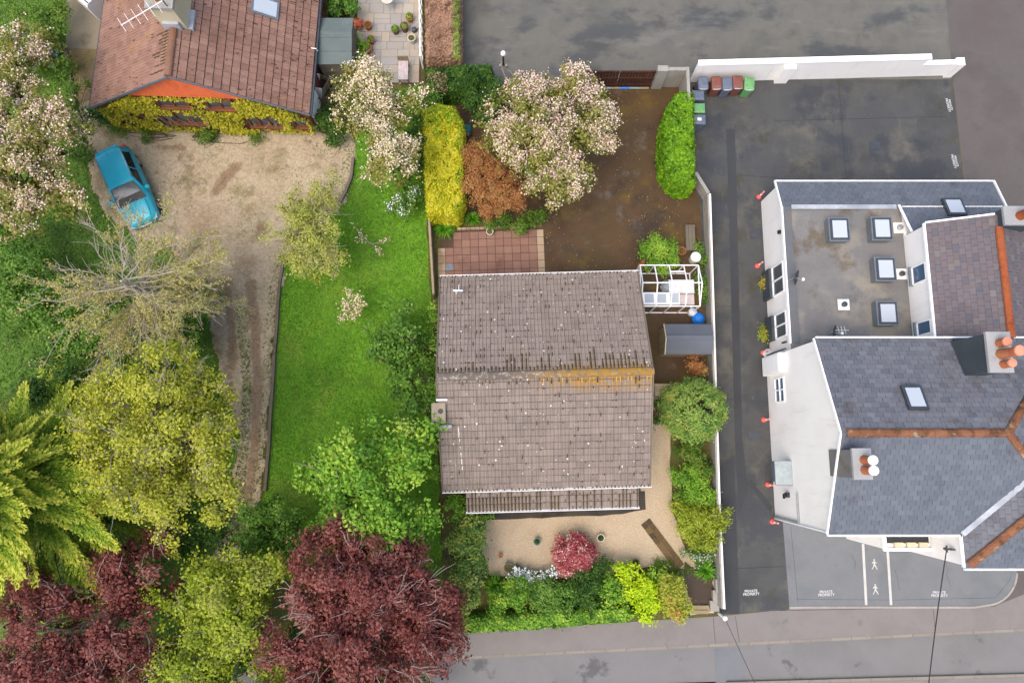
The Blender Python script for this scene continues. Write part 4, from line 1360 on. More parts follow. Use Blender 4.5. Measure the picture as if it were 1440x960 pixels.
# rear wing with purple slates
wb(MB().box(17.45, 22.6, YN + .002, 9.3, 0, 4.4), 'wall', M['white_render'], WH)
RX, RZ2, E2 = 19.65, 5.5, 4.42
r2 = wb(MB().box(17.7, 21.4, YN + .2, 9.1, E2 - .02, E2 + .02), 'roof', M['slate_hung'], WH)
slate_roof(r2, [(17.38, YN + .05, E2), (RX, YN + .05, RZ2), (RX, 9.32, RZ2), (17.38, 9.32, E2)][::-1], .31, .22, M['purple_slate'], 60, name='purple_slate')
slate_roof(r2, [(21.92, YN + .05, E2), (RX, YN + .05, RZ2), (RX, 9.32, RZ2), (21.92, 9.32, E2)], .31, .22, M['purple_slate'], 10, name='purple_slate', rough=.02)
ridge_line(r2, (RX, YN + .1, RZ2 + .02), (RX, 8.78, RZ2 + .02), M['orange_ridge'], .15, .45)
tg = MB()
tg.bar((17.33, YN + .05, E2 - .04), (17.33, 9.34, E2 - .04), .08, .1)
tg.bar((17.36, 9.36, E2 - .01), (RX - .1, 9.36, RZ2 - .02), .07, .1)
wb(tg, 'gutter', M['white_trim'], r2)
for (ya, yb) in ((7.0, 7.75), (4.75, 5.3)):
    window_frame(WH, (17.45, yb, 3.1), (17.45, ya, 3.1), (0, 0, .95), (-1, 0, 0), 1, M['white_trim'], M['blue_glass'])
    wb(MB().box(17.3, 17.448, ya - .05, yb + .05, 3.0, 3.06), 'sill', M['grey_frame'], WH)
# flat felt-roofed extension
wb(MB().box(12.2, 17.448, YN + .002, 10.7, 0, 2.56), 'wall', M['white_render'], WH)
fr = wb(MB().box(12.16, 17.446, YN + .004, 10.72, 2.562, 2.66), 'flat_roof', M['felt'], WH)
wb(MB().box(12.14, 12.5, YN + .3, 10.72, 2.662, 2.72), 'roof_kerb', M['felt_edge'], fr)
wb(MB().box(12.08, 12.138, YN + .3, 10.72, 2.5, 2.71), 'fascia', M['white_trim'], fr)
wb(MB().box(16.9, 17.3, 5.0, 10.6, 2.6605, 2.664), 'roof_patch', M['gravel'], fr) if False else None
for px_, py_ in ((1181, 322), (1241, 321), (1246, 378), (1249, 440)):
    c = P(px_, py_, 3.2)
    k = wb(MB().box(c.x - .42, c.x + .42, c.y - .5, c.y + .5, 2.661, 3.1), 'skylight', M['upstand'], fr)
    wb(MB().box(c.x - .46, c.x + .46, c.y - .54, c.y + .54, 3.101, 3.16), 'skylight_frame', M['grey_frame'], k)
    wb(MB().box(c.x - .4, c.x + .4, c.y - .48, c.y + .48, 3.1605, 3.2), 'skylight_sash', M['dark_metal'], k)
    wb(MB().box(c.x - .31, c.x + .31, c.y - .39, c.y + .39, 3.2005, 3.212), 'pane', M['skylight_glass'], k)
for px_, py_ in ((1187, 428), (1265, 320), (1268, 385)):
    c = P(px_, py_, 2.72)
    k = wb(MB().box(c.x - .25, c.x + .25, c.y - .24, c.y + .24, 2.661, 2.69), 'roof_vent', M['white_render'], fr)
    wb(MB().lathe([(.11, 2.691), (.1, 2.8), (.12, 2.81), (.08, 2.84)], 12, (c.x, c.y, 0)), 'cowl', M['dark_metal'] if px_ != 1265 else M['grey_metal'], k)
# lean-to slate roof along the north side
L_ = lambda x, y: (x, y, 2.2 + .4 * (12.0 - y))
wb(MB().box(12.2, 22.0, 10.702, 11.92, 0, 2.18), 'wall', M['white_render'], WH)
gw = MB().add([(12.2, 10.702, 2.18), (12.2, 11.92, 2.18), (12.2, 10.702, 2.68), (12.4, 10.702, 2.18), (12.4, 11.92, 2.18), (12.4, 10.702, 2.68)], [(0, 2, 1), (3, 4, 5), (1, 2, 5, 4)])
wb(gw, 'wall', M['white_render'], WH)
wb(MB().box(17.45, 22.0, 9.302, 10.7, 0, 2.75), 'wall', M['white_render'], WH)
r3 = wb(MB().box(12.42, 21.9, 10.75, 11.9, 2.185, 2.195), 'roof', M['slate_hung'], WH)
slate_roof(r3, [L_(12.1, 12.05), L_(22.05, 12.05), L_(22.05, 10.7), L_(12.1, 10.7)], .31, .205, M['slate'], 0, rough=.008)
slate_roof(r3, [L_(17.3, 10.7), L_(22.05, 10.7), L_(22.05, 9.32), L_(17.46, 9.32)], .31, .205, M['slate'], 0, rough=.008)
wb(MB().bar((12.5, 10.66, 2.75), (17.2, 10.66, 2.75), .2, .03), 'flashing', M['lead'], r3)
wb(MB().bar((17.32, 10.75, 2.74), (17.45, 9.34, 3.29), .1, .05), 'flashing', M['white_trim'], r3)
t_ = MB()
t_.bar((12.05, 12.12, 2.14), (22.1, 12.12, 2.14), .06, .09)
t_.bar((22.1, 12.1, 2.18), (22.1, 9.5, 3.22), .06, .12)
t_.bar((12.06, 12.1, 2.18), (12.06, 10.72, 2.72), .06, .1)
wb(t_, 'gutter', M['white_trim'], r3)
c = P(1342, 292, 2.85)
roof_window(r3, (c.x, c.y, L_(c.x, c.y)[2] + .03), (0, -1, .4), .85, .95, .14, 'dark_metal')
# west wall openings
for (ya, yb, nc) in ((6.95, 8.3, 2), (4.95, 6.05, 2)):
    window_frame(WH, (12.2, yb, .95), (12.2, ya, .95), (0, 0, 1.25), (-1, 0, 0), nc, M['white_trim'], M['window_glass'], rows=1, w=.09)
    wb(MB().box(12.02, 12.198, ya - .02, yb + .02, .02, .9), 'sill_panel', M['slate_hung'], WH)
window_frame(WH, (12.0, 3.1, 1.0), (12.0, 2.05, 1.0), (0, 0, 1.0), (-1, 0, 0), 2, M['white_trim'], M['blue_glass'], rows=2)
cab = wb(MB().box(11.68, 11.998, 3.3, 4.15, .35, 2.35), 'meter_cabinet', M['white_render'], WH)
wb(MB().box(11.66, 11.679, 3.36, 4.09, .42, 2.28), 'cabinet_door', M['white_trim'], cab)
can = wb(MB().bar((11.35, -1.05, 2.05), (11.99, -1.05, 2.25), 1.05, .03), 'door_canopy', M['water_grey'], WH)
wb(MB().bar((11.35, -1.55, 2.03), (11.35, -.55, 2.03), .05, .06).bar((11.35, -1.56, 2.04), (11.99, -1.56, 2.24), .04, .06).bar((11.35, -.54, 2.04), (11.99, -.54, 2.24), .04, .06), 'canopy_frame', M['grey_frame'], can)
wb(MB().box(11.96, 11.998, -1.5, -.6, .02, 2.0), 'door', M['grey_frame'], WH)
wb(MB().box(11.86, 11.998, -2.1, -1.9, 1.6, 1.85).box(11.8, 11.86, -2.16, -1.95, 1.55, 1.7), 'wall_lamp', M['black'], WH)
wb(MB().tube([(11.93, -1.85, 2.75), (11.93, -3.05, 2.75)], .035, 6).tube([(11.93, -3.05, .1), (11.93, -3.05, 2.75)], .035, 6), 'downpipe', M['grey_metal'], WH)
wb(MB().box(11.9, 11.998, 4.55, 4.62, 2.2, 2.6).tube([(11.95, 4.3, .1), (11.95, 4.3, 2.5)], .035, 6), 'downpipe', M['dark_metal'], WH)
wb(MB().box(11.93, 12.3, -3.18, -3.132, 0, ZE - .1), 'quoin', M['white_trim'], WH)
wb(MB().box(12.06, 12.198, 9.6, 9.75, 2.1, 2.25), 'wall_light', M['black'], WH)
# porch with flat top and the front bracket
pch = wb(MB().box(15.17, 17.048, -4.05, YS - .002, 0, 3.2), 'porch', M['white_render'], WH)
wb(MB().box(15.1, 17.046, -4.12, -4.0, 3.2, 3.32).box(15.1, 15.22, -3.998, YS - .004, 3.2, 3.32), 'porch_parapet', M['white_trim'], pch)
wb(MB().box(15.3, 17.0, -3.82, -3.3, 3.202, 3.24), 'porch_roof', M['black'], pch)
for k in range(3):
    wb(MB().box(15.55 + .5 * k, 15.9 + .5 * k, -3.98, -3.78, 3.203, 3.34), 'coping_block', M['cream'], pch)
bk = MB().bar((17.048, -3.85, 4.7), (16.85, -3.85, 4.7), .05, .3).bar((16.86, -3.98, 4.6), (16.86, -3.72, 4.6), .05, .05).lathe([(.05, 4.5), (.07, 4.62), (.03, 4.68)], 8, (16.82, -3.85, 0))
wb(bk, 'cable_bracket', M['dark_metal'], WH)

# satellite dishes on the flat roof
def dish(px_, py_, z_, rz, label):
    t = thing('satellite_dish', label, 'satellite dish', tuple(P(px_, py_, z_)), rz)
    T = Matrix.Rotation(math.radians(62), 4, 'X')
    d_ = MB()
    rings = [(0.02, 0.0), (.14, .012), (.26, .045), (.34, .085)]
    d_.lathe(rings + [(.34, .09), (.25, .055), (.13, .022), (.02, .01)], 16, (0, 0, .55), m=T)
    d_.build('dish', M['dark_metal'], t)
    MB().tube([(0, 0, 0), (0, 0, .5)], .025, 6).build('mast', M['grey_metal'], t)
    arm = MB().tube([(0, 0, .45), (0, -.32, .62)], .015, 6).build('arm', M['grey_metal'], t)
    MB().box(-.05, .05, -.4, -.3, .58, .68).build('receiver', M['white_trim'], arm)


dish(1110, 394, 2.72, math.radians(70), 'dark satellite dish on the felt roof edge above the white wall')
dish(1163, 470, 2.66, math.radians(80), 'dark satellite dish on the felt roof beside the main slate roof')
aer = thing('roof_aerial', 'small white aerial lying over the felt roof next to the main eaves', 'aerial', tuple(P(1172, 467, 2.66)))
MB().tube([(-.15, 0, .5), (.42, 0, .5)], .012, 5).tube([(-.1, 0, 0), (-.1, 0, .52)], .015, 5).build('boom', M['white_alu'], aer)
for k in range(3):
    MB().tube([(.02 + .14 * k, -.17, .5 - .001 * k), (-.04 + .14 * k, .17, .5)], .01, 5).build('rod', M['white_alu'], aer)

# overhead cables
def cable(label, p, q, sag, rad=.012):
    pts = [Vector(p).lerp(Vector(q), t) - Vector((0, 0, sag * 4 * t * (1 - t))) for t in [k / 14 for k in range(15)]]
    o = MB().tube(pts, rad, 5).build('overhead_cable', M['black'])
    return tag(o, label, 'cable')


cable('black overhead cable running from the wall bracket of the white house across the road', (16.82, -3.85, 4.66), P(1296, 1060, 5.2), .1, .022)
post = thing('white_post', 'short white post with round cap at the end of the plot wall by the pavement', 'post', tuple(P(1011, 862)))
MB().lathe([(.06, 0), (.06, .78), (.045, .8)], 10).build('shaft', M['white_trim'], post)
MB().lathe([(.07, .8), (.1, .84), (.11, .9), (.08, .97), (.02, 1.0)], 12).build('cap', M['white_trim'], post)
c0 = P(1011, 862)
cable('thin dark cable running from the white post across the pavement and road', (c0.x, c0.y, .88), P(1085, 1010, 1.6), .05, .012)

# ------------------------------------------------------------------ boundary walls, gates, fences
nw = thing('boundary_wall', 'long white rendered wall between the lane and the car park, stepped lower at its end', 'wall', (9.0, 18.3, 0))
ang = math.atan2(18.55 - 18.22, 20.0 - 8.65)
Tm = Matrix.Translation((8.65, 18.2, 0)) @ Matrix.Rotation(ang, 4, 'Z')
wb(MB().box(0.35, 11.5, 0, .2, 0, 1.55, m=Tm), 'wall_panel', M['white_render'], nw)
wb(MB().box(0.33, 11.6, -.04, .24, 1.552, 1.62, m=Tm), 'coping', M['white_trim'], nw)
wb(MB().box(11.502, 13.1, -.0, .18, 0, 1.05, m=Tm), 'wall_panel', M['white_render'], nw)
wb(MB().box(11.604, 13.1, -.03, .21, 1.052, 1.1, m=Tm), 'coping', M['white_trim'], nw)
wb(MB().box(13.102, 13.5, -.12, .28, 0, 1.15, m=Tm), 'end_pier', M['white_render'], nw)
wb(MB().box(4.55, 5.15, -.2, -.002, 0, 1.35, m=Tm), 'buttress', M['white_render'], nw)

gw = thing('gateway_wall', 'white block wall and piers either side of the brown yard gates', 'wall', (5.4, 17.95, 0))
wb(MB().box(7.502, 8.4, 17.95, 18.12, 0, 1.55), 'wall_panel', M['grey_concrete'], gw)
wb(MB().box(7.0, 7.5, 17.85, 18.15, 0, 1.65), 'pier', M['grey_concrete'], gw)
wb(MB().box(3.0, 3.45, 17.85, 18.15, 0, 1.65), 'pier', M['white_render'], gw)
wb(MB().box(8.402, 8.55, 16.4, 18.16, 0, 1.5), 'return_wall', M['grey_concrete'], gw)
for x0_, x1_, nm in ((3.5, 5.2, 'brown timber yard gate leaf next to the blossom tree'), (5.24, 6.96, 'brown timber yard gate leaf next to the white block wall')):
    t = thing('yard_gate', nm, 'gate', ((x0_ + x1_) / 2, 17.95, 0), 0, 'double gates of the yard')
    n_ = 11
    wd = (x1_ - x0_) / n_
    for k in range(n_):
        xx = -(x1_ - x0_) / 2 + k * wd
        MB().box(xx + .008, xx + wd - .008, -.012, .012, .06, 1.52 + .0 * k).build('board', M['gate_wood'], t)
    for zz in (.25, .85, 1.4):
        MB().box(-(x1_ - x0_) / 2, (x1_ - x0_) / 2, -.06, -.014, zz, zz + .1).build('rail', M['gate_wood'], t)
pole = thing('striped_pole', 'long blue and white pole lying on the ground below the brown gates', 'pole', tuple(P(872, 124, 0.06)))
for k in range(6):
    MB().tube([(-1.45 + .48 * k, .0, 0), (-.97 + .48 * k, .0, 0)], .055, 8).build('stripe', M['blue_tarp'] if k % 3 == 0 else M['water_grey'] if k % 3 == 1 else M['wood_tan'], pole)

ew = thing('side_wall', 'low white topped wall along the car park edge of the middle plot', 'wall', (9.2, 3, 0))
seg = [(9.42, 12.0), (9.36, 8.0), (9.28, 3.0), (9.2, -2.5), (9.2, -6.9)]
for a_, b_ in zip(seg[:-1], seg[1:]):
    a3, b3 = Vector((a_[0], a_[1], .42)), Vector((b_[0], b_[1], .42))
    wb(MB().bar(a3, b3, .14, .84), 'wall_panel', M['grey_concrete'], ew)
    wb(MB().bar(a3 + Vector((.04, 0, .445)), b3 + Vector((.04, 0, .445)), .075, .05), 'coping', M['white_render'], ew)
wb(MB().bar((8.85, 13.1, .4), (9.42, 12.05, .4), .16, .8), 'wall_panel', M['grey_concrete'], ew)
st_ = thing('garden_steps', 'pale concrete steps and stepped wall at the front corner of the plot', 'steps', tuple(P(995, 850)))
for k, (x0_, y0_, x1_, y1_, h_) in enumerate(((1003, 812, 1008, 832, .35), (1000, 828, 1009, 846, .25), (997, 843, 1010, 858, .18))):
    a_, b_ = P(x0_, y0_), P(x1_, y1_)
    wb(MB().box(a_.x, b_.x, b_.y, a_.y, 0, h_), 'side_block', M['grey_concrete'], st_)
for k in range(2):
    a_, b_ = P(972, 850 + 7 * k), P(996, 850 + 7 * k + 5)
    wb(MB().box(a_.x, b_.x, b_.y, a_.y, 0, .12 - .05 * k), 'tread', M['wood_tan'], st_)

wf = thing('white_fence', 'narrow white fence between the stone terrace and the brown topped hedge', 'fence', tuple(P(592, 40)))
fa, fb = P(593, -30), P(595, 96)
n_ = 10
for k in range(n_ + 1):
    p = fa.lerp(fb, k / n_)
    wb(MB().box(p.x - .04, p.x + .04, p.y - .04, p.y + .04, 0, 1.15), 'post', M['white_trim'], wf)
for zz in (.3, .7, 1.1):
    wb(MB().bar((fa.x, fa.y, zz), (fb.x, fb.y, zz), .05, .12), 'rail', M['white_trim'], wf)
lf = thing('timber_fence', 'weathered timber fence along the lawn edge of the red slab patio', 'fence', tuple(P(608, 350)))
fa, fb = P(604, 285), P(612, 418)
n_ = 4
for k in range(n_ + 1):
    p = fa.lerp(fb, k / n_)
    wb(MB().box(p.x - .05, p.x + .05, p.y - .05, p.y + .05, 0, .75), 'post', M['wood_grey'], lf)
for zz in (.12, .32, .52):
    wb(MB().bar((fa.x + .06, fa.y, zz), (fb.x + .06, fb.y, zz), .03, .18), 'board', M['wood_grey'], lf)
wb(MB().bar((fa.x + .0, fa.y, .775), (fb.x + .0, fb.y, .775), .1, .04), 'rail', M['wood_tan'], lf)
ge = thing('lawn_edging', 'weathered grey plank edging curving between the drive and the lawn', 'edging', tuple(P(390, 470)))
ep = [(497, 222), (494, 250), (487, 268), (478, 285)]
for pl in (ep, [(400, 362), (394, 395), (391, 430), (389, 465), (386, 500), (384, 540), (381, 580), (379, 620), (376, 655), (373, 690)]):
    for a_, b_ in zip(pl[:-1], pl[1:]):
        wb(MB().bar(P(*a_, .1), P(*b_, .1), .13, .2), 'plank', M['wood_grey'], ge)
kb = thing('stone_kerb', 'row of rough buff stones edging the grass near the cottage corner', 'edging', tuple(P(100, 120)))
for k in range(10):
    c = P(92 + 1.8 * k, 68 + 9.5 * k)
    a_ = random.uniform(-.3, .3)
    m_ = Matrix.Translation(c) @ Matrix.Rotation(a_, 4, 'Z')
    wb(MB().box(-.07, .07, -.15, .15, 0, .1 + .03 * random.random(), m=m_), 'stone', M['concrete'], kb)
raised = thing('planter_edge', 'low brick edge of the flower bed above the red slab patio', 'edging', tuple(P(690, 322)))
for k in range(14):
    c = P(646 + 6.4 * k, 323 - .2 * k)
    wb(MB().box(c.x - .1, c.x + .1, c.y - .05, c.y + .05, 0, .16), 'brick', M['buff_slab'], raised)

# ------------------------------------------------------------------ car on the drive
rear, front = P(160, 218, .75), P(202, 309, .6)
hd = math.atan2(front.y - rear.y, front.x - rear.x)
cc = P(181, 264, .7)
car = thing('parked_car', 'teal blue small hatchback parked on the gravel drive by the grass', 'car', (cc.x, cc.y, .05), hd)
car.scale = (1.06, 1.06, 1.03)
stn = [(-1.87, .64, .36, .78), (-1.78, .75, .24, .88), (-1.3, .80, .2, .93), (-.4, .815, .2, .93), (.5, .815, .2, .93), (.9, .80, .2, .92), (1.35, .775, .2, .83), (1.7, .71, .22, .73), (1.83, .63, .26, .64), (1.88, .5, .32, .54)]
bd = MB()
rings = []
for x, w_, zb, zt in stn:
    ring = [(-w_ * .93, zb), (-w_, zb + (zt - zb) * .45), (-w_ * .985, zb + (zt - zb) * .8), (-w_ * .9, zt), (-w_ * .5, zt + .03), (0, zt + .045), (w_ * .5, zt + .03), (w_ * .9, zt), (w_ * .985, zb + (zt - zb) * .8), (w_, zb + (zt - zb) * .45), (w_ * .93, zb)]
    rings.append([(x, y, z) for y, z in ring])
vv = [p for r_ in rings for p in r_]
nn = 11
ff = []
for i in range(len(rings) - 1):
    for k in range(nn):
        k2 = (k + 1) % nn
        ff.append((i * nn + k, (i + 1) * nn + k, (i + 1) * nn + k2, i * nn + k2))
ff.append(tuple(range(nn)))
ff.append(tuple((len(rings) - 1) * nn + k for k in range(nn))[::-1])
bd.add(vv, ff)
body = bd.build('body', M['car_paint'], car, smooth=True)
cb = MB()
base = [(.92, .66, .93), (.6, .745, .93), (-1.5, .755, .93), (-1.8, .62, .9)]
top = [(.18, .52, 1.36), (.05, .585, 1.375), (-1.45, .585, 1.38), (-1.62, .5, 1.33)]
b8 = base + [(x, -y, z) for x, y, z in base[::-1]]
t8 = top + [(x, -y, z) for x, y, z in top[::-1]]
vv = b8 + t8
ff = [(k, (k + 1) % 8, 8 + (k + 1) % 8, 8 + k)[::-1] for k in range(8)]
cb.add(vv, ff)
cb.build('cabin', M['car_paint'], car)
rf = MB()
gx = [.18, .05, -.4, -.95, -1.45, -1.62]
gw_ = [.52, .585, .6, .6, .585, .5]
vv, ff = [], []
for i, x in enumerate(gx):
    for k in range(7):
        f_ = -1 + k / 3
        vv.append((x, gw_[i] * f_, (1.36 if i == 0 else 1.33 if i == 5 else 1.378) + .045 * (1 - f_ * f_) * (1 if 0 < i < 5 else .7)))
for i in range(5):
    for k in range(6):
        ff.append((i * 7 + k, i * 7 + k + 1, (i + 1) * 7 + k + 1, (i + 1) * 7 + k))
rf.add(vv, ff)
ro = rf.build('roof_panel', M['car_paint'], car, smooth=True)
MB().bar((.05, .57, 1.4), (-1.45, .57, 1.4), .03, .02).build('roof_strip', M['chrome'], ro)
MB().bar((.05, -.57, 1.4), (-1.45, -.57, 1.4), .03, .02).build('roof_strip', M['chrome'], ro)
MB().tube([(-1.35, 0, 1.4), (-1.5, 0, 1.6)], .006, 5).build('aerial', M['black'], ro)


def panel(name, pts, mat, parent, off=.008):
    pts = [Vector(p) for p in pts]
    n_ = (pts[1] - pts[0]).cross(pts[2] - pts[0]).normalized()
    c_ = sum(pts, Vector()) / len(pts)
    if n_.dot(c_ - Vector((-.4, 0, .8))) < 0:
        n_ = -n_
        pts = pts[::-1]
    return MB().add([p + n_ * off for p in pts], [tuple(range(len(pts)))]).build(name, mat, parent)


panel('windscreen_surround', [(.93, .67, .94), (.93, -.67, .94), (.19, -.535, 1.355), (.19, .535, 1.355)], M['black'], car, .004)
for s in (1, -1):
    MB().tube([(.98, s * .56, .945), (1.35, s * .55, .87), (1.72, s * .46, .775)], .008, 4).build('bonnet_seam', M['black'], car)
    MB().tube([(-.45, s * .815, .35), (-.45, s * .805, .9)], .008, 4).build('door_seam', M['black'], car)
    MB().tube([(.62, s * .815, .35), (.66, s * .8, .9)], .008, 4).build('door_seam', M['black'], car)
MB().bar((-1.66, .5, 1.36), (-1.66, -.5, 1.36), .1, .03).build('spoiler', M['car_paint'], car)
ws = panel('windscreen', [(.90, .62, .945), (.90, -.62, .945), (.22, -.50, 1.345), (.22, .50, 1.345)], M['car_glass'], car)
panel('dashboard_strip', [(.9, .6, .95), (.9, -.6, .95), (.78, -.58, 1.02), (.78, .58, 1.02)], M['black'], car, .014)
MB().tube([(.93, .3, .97), (.78, -.15, 1.06)], .008, 5).build('wiper', M['black'], car)
MB().tube([(.93, -.2, .97), (.8, -.55, 1.04)], .008, 5).build('wiper', M['black'], car)
for s in (1, -1):
    for xa, xb in ((.45, -.42), (-.5, -1.35)):
        f0 = lambda x: (.05 + (x - .6) * .7142857)
        panel('side_window', [(xa, s * .742, .97), (xb, s * .75, .97), (max(xb * .93 - .04, -1.4), s * .6, 1.34), (min(xa * .8 - .28, -.02) if xa > 0 else xa * .93 - .04, s * .6, 1.34)], M['car_side_glass'], car, .012)
    mo = MB().box(.48, .64, s * .80 - .0 if s > 0 else -.97, .97 if s > 0 else -.80, .93, 1.06).build('wing_mirror', M['car_paint'], car)
    panel('headlight', [(1.78, s * .62, .70), (1.62, s * .72, .75), (1.84, s * .62, .6), (1.88, s * .46, .6)][:3] + [(1.88, s * .44, .6)], M['lamp_glass'], car, .012)
    MB().box(-1.86, -1.72, s * .62 - .08, s * .62 + .08, .62, .92).build('tail_light', M['red_lamp'], car)
    for x in (1.2, -1.2):
        T = Matrix.Translation((x, s * .69, .29)) @ Matrix.Rotation(math.pi / 2, 4, 'X')
        wo = bpy.data.objects.new('wheel', MB().lathe([(.2, -.095), (.28, -.09), (.29, -.05), (.29, .05), (.28, .09), (.2, .095)], 18, m=T).mesh('wheel', M['rubber']))
        COL.objects.link(wo)
        wo.parent = car
        for v in wo.data.vertices:
            v.co += Vector((x, s * .72, .29)) if False else Vector((0, 0, 0))
        MB().lathe([(.17, -.1), (.19, -.09), (.19, .09), (.17, .1)], 14, m=T).build('rim', M['chrome'], wo)
panel('rear_window', [(-1.79, .52, .96), (-1.79, -.52, .96), (-1.64, -.44, 1.27), (-1.64, .44, 1.27)], M['car_side_glass'], car, .012)
MB().box(1.86, 1.9, -.25, .25, .38, .48).build('number_plate', M['label_white'], car)
MB().bar((1.84, .55, .36), (1.84, -.55, .36), .1, .1).build('bumper', M['dark_metal'], car)

# ------------------------------------------------------------------ wheelie bins
def wheelie(px_, py_, rz, lid, bodym, label, sticker):
    c = P(px_, py_, 1.0)
    t = thing('wheelie_bin', label, 'bin', (c.x, c.y, .016), rz, 'wheelie bins by the white wall')
    t.scale = (.84, .84, .95)
    b = MB()
    b.add([(-.22, -.27, .04), (.22, -.27, .04), (.22, .22, .1), (-.22, .22, .1), (-.28, -.36, .98), (.28, -.36, .98), (.28, .3, .98), (-.28, .3, .98)], [(3, 2, 1, 0), (0, 1, 5, 4), (1, 2, 6, 5), (2, 3, 7, 6), (3, 0, 4, 7), (4, 5, 6, 7)])
    b.build('bin_body', M[bodym], t)
    ld = MB()
    ld.add([(-.3, -.4, .985), (.3, -.4, .985), (.3, .34, .985), (-.3, .34, .985), (-.29, -.38, 1.03), (.29, -.38, 1.03), (.29, .33, 1.05), (-.29, .33, 1.05), (-.2, -.22, 1.075), (.2, -.22, 1.075), (.2, .2, 1.085), (-.2, .2, 1.085)],
           [(0, 1, 5, 4), (1, 2, 6, 5), (2, 3, 7, 6), (3, 0, 4, 7), (4, 5, 9, 8), (5, 6, 10, 9), (6, 7, 11, 10), (7, 4, 8, 11), (8, 9, 10, 11)])
    lo_ = ld.build('lid', M[lid], t)
    MB().tube([(-.24, .38, 1.0), (.24, .38, 1.0)], .02, 6).build('handle', M[lid], t)
    for s in (-1, 1):
        T = Matrix.Rotation(math.pi / 2, 4, 'Y')
        MB().lathe([(.09, -.03), (.1, -.025), (.1, .025), (.09, .03)], 12, (s * .27, .24, .1), m=T).build('wheel', M['rubber'], t)
    if sticker:
        MB().add([(-.15, -.366, .86), (.15, -.366, .86), (.15, -.373, .97), (-.15, -.373, .97)], [(0, 1, 2, 3)]).build('sticker', M['label_white'], t)
        MB().box(-.24, .24, -.41, -.401, .985, 1.02).build('lid_label', M['label_white'], lo_)


wheelie(989, 116, 0, 'bin_grey', 'bin_grey', 'dark grey wheelie bin standing alone left of the first brown bin', True)
wheelie(1008, 116, 0, 'bin_brown', 'bin_brown', 'brown wheelie bin between two dark grey bins', True)
wheelie(1023, 117, 0, 'bin_grey', 'bin_grey', 'dark grey wheelie bin between two brown bins', True)
wheelie(1038, 115, 0, 'bin_brown', 'bin_brown', 'brown wheelie bin beside the green bin along the white wall', True)
wheelie(1054, 117, -.1, 'bin_green', 'bin_green', 'green wheelie bin at the end of the row by the white wall', True)
wheelie(981, 134, math.pi / 2, 'bin_grey', 'bin_grey', 'plain grey wheelie bin against the hedge, nearest the wall corner', False)
wheelie(982, 152, math.pi / 2, 'bin_green', 'bin_green', 'green wheelie bin between two grey bins against the hedge', False)
b8 = wheelie(983, 168, math.pi / 2, 'bin_grey', 'bin_grey', 'grey wheelie bin with white sticker on its lid against the hedge', False)
c = P(977, 163, 1.1)
tagp = [o for o in bpy.data.objects if o.name.startswith('lid') and o.parent and 'white sticker on its lid' in o.parent.get('label', '')][0]
MB().box(-.1, .06, -.12, .1, 1.087, 1.091).build('sticker', M['label_white'], tagp)

# ------------------------------------------------------------------ delineator posts along the house wall
where = ['beside the corner of the white lean-to', 'opposite the first window of the felt roofed extension', 'among rubbish beside the meter cabinet', 'below the gable window of the white house', 'next to the glass door canopy', 'at the front corner of the white house']
for (px_, py_), wl in zip(((1067, 277), (1065, 374), (1073, 496), (1074, 590), (1080, 681), (1086, 733)), where):
    t = thing('marker_post', 'red based plastic marker post ' + wl, 'post', tuple(P(px_, py_, .013)), 0, 'marker posts along the house wall')
    MB().lathe([(.12, 0), (.11, .05), (.07, .07), (.05, .08)], 14).build('base', M['red_plastic'], t)
    sh = MB().lathe([(.045, .08), (.04, .7), (.03, .72)], 10).build('shaft', M['pink_plastic'], t)
    MB().lathe([(.049, .3), (.048, .42)], 10).build('band', M['label_white'], sh)
rb = thing('rubbish_bag', 'crumpled pale grey rubbish bag beside the marker post at the meter cabinet', 'bag', tuple(P(1080, 498, .012)))
MB().lathe([(.1, 0), (.24, .06), (.26, .2), (.14, .32), (.05, .38)], 9, m=Matrix.Scale(1.2, 4, (1, 0, 0))).build('bag', M['polythene'], rb)

# ------------------------------------------------------------------ greenhouse frame and its contents
gh = thing('greenhouse_frame', 'bare white aluminium greenhouse frame without glass beside the bungalow', 'greenhouse', (7.15, 7.35, 0))
gx0, gx1, gy0, gy1, ez, rz_ = 5.88, 8.55, 6.38, 8.3, 1.55, 2.1
gb = lambda a_, b_, nm: wb(MB().bar(a_, b_, .045, .045), nm, M['white_alu'], gh)
ym = (gy0 + gy1) / 2
for y_ in (gy0, gy1):
    gb((gx0, y_, .03), (gx1, y_, .03), 'base_rail')
    gb((gx0, y_, ez), (gx1, y_, ez), 'eave_rail')
gb((gx0, ym, rz_), (gx1, ym, rz_), 'ridge_bar')
for k in range(5):
    x_ = gx0 + (gx1 - gx0) * k / 4
    for y_ in (gy0, gy1):
        gb((x_, y_, .05), (x_, y_, ez - .02), 'upright')
        gb((x_, y_, ez + .01), (x_, ym, rz_ - .01), 'rafter')
for x_ in (gx0, gx1):
    gb((x_, gy0, .03), (x_, gy1, .03), 'base_rail')
    gb((x_, gy0, ez), (x_, gy1, ez), 'tie_bar')
gb((gx0 + (gx1 - gx0) * .5, gy1 - .35, ez + .2), (gx0 + (gx1 - gx0) * .75, gy1 - .35, ez + .2), 'vent_bar')
wp = thing('white_window_panel', 'white framed glazed panel laid flat inside the greenhouse frame', 'window panel', tuple(P(930, 420, .1)))
a_, b_ = P(904, 428, .4), P(956, 411, .4)
wb(MB().box(a_.x, b_.x, a_.y, b_.y, .05, .4), 'frame', M['white_trim'], wp)
for k in range(3):
    xx = a_.x + (b_.x - a_.x) * (k / 3)
    wb(MB().box(xx + .1, xx + (b_.x - a_.x) / 3 - .06, a_.y + .08, b_.y - .07, .4005, .408), 'pane', M['skylight_glass'], wp)
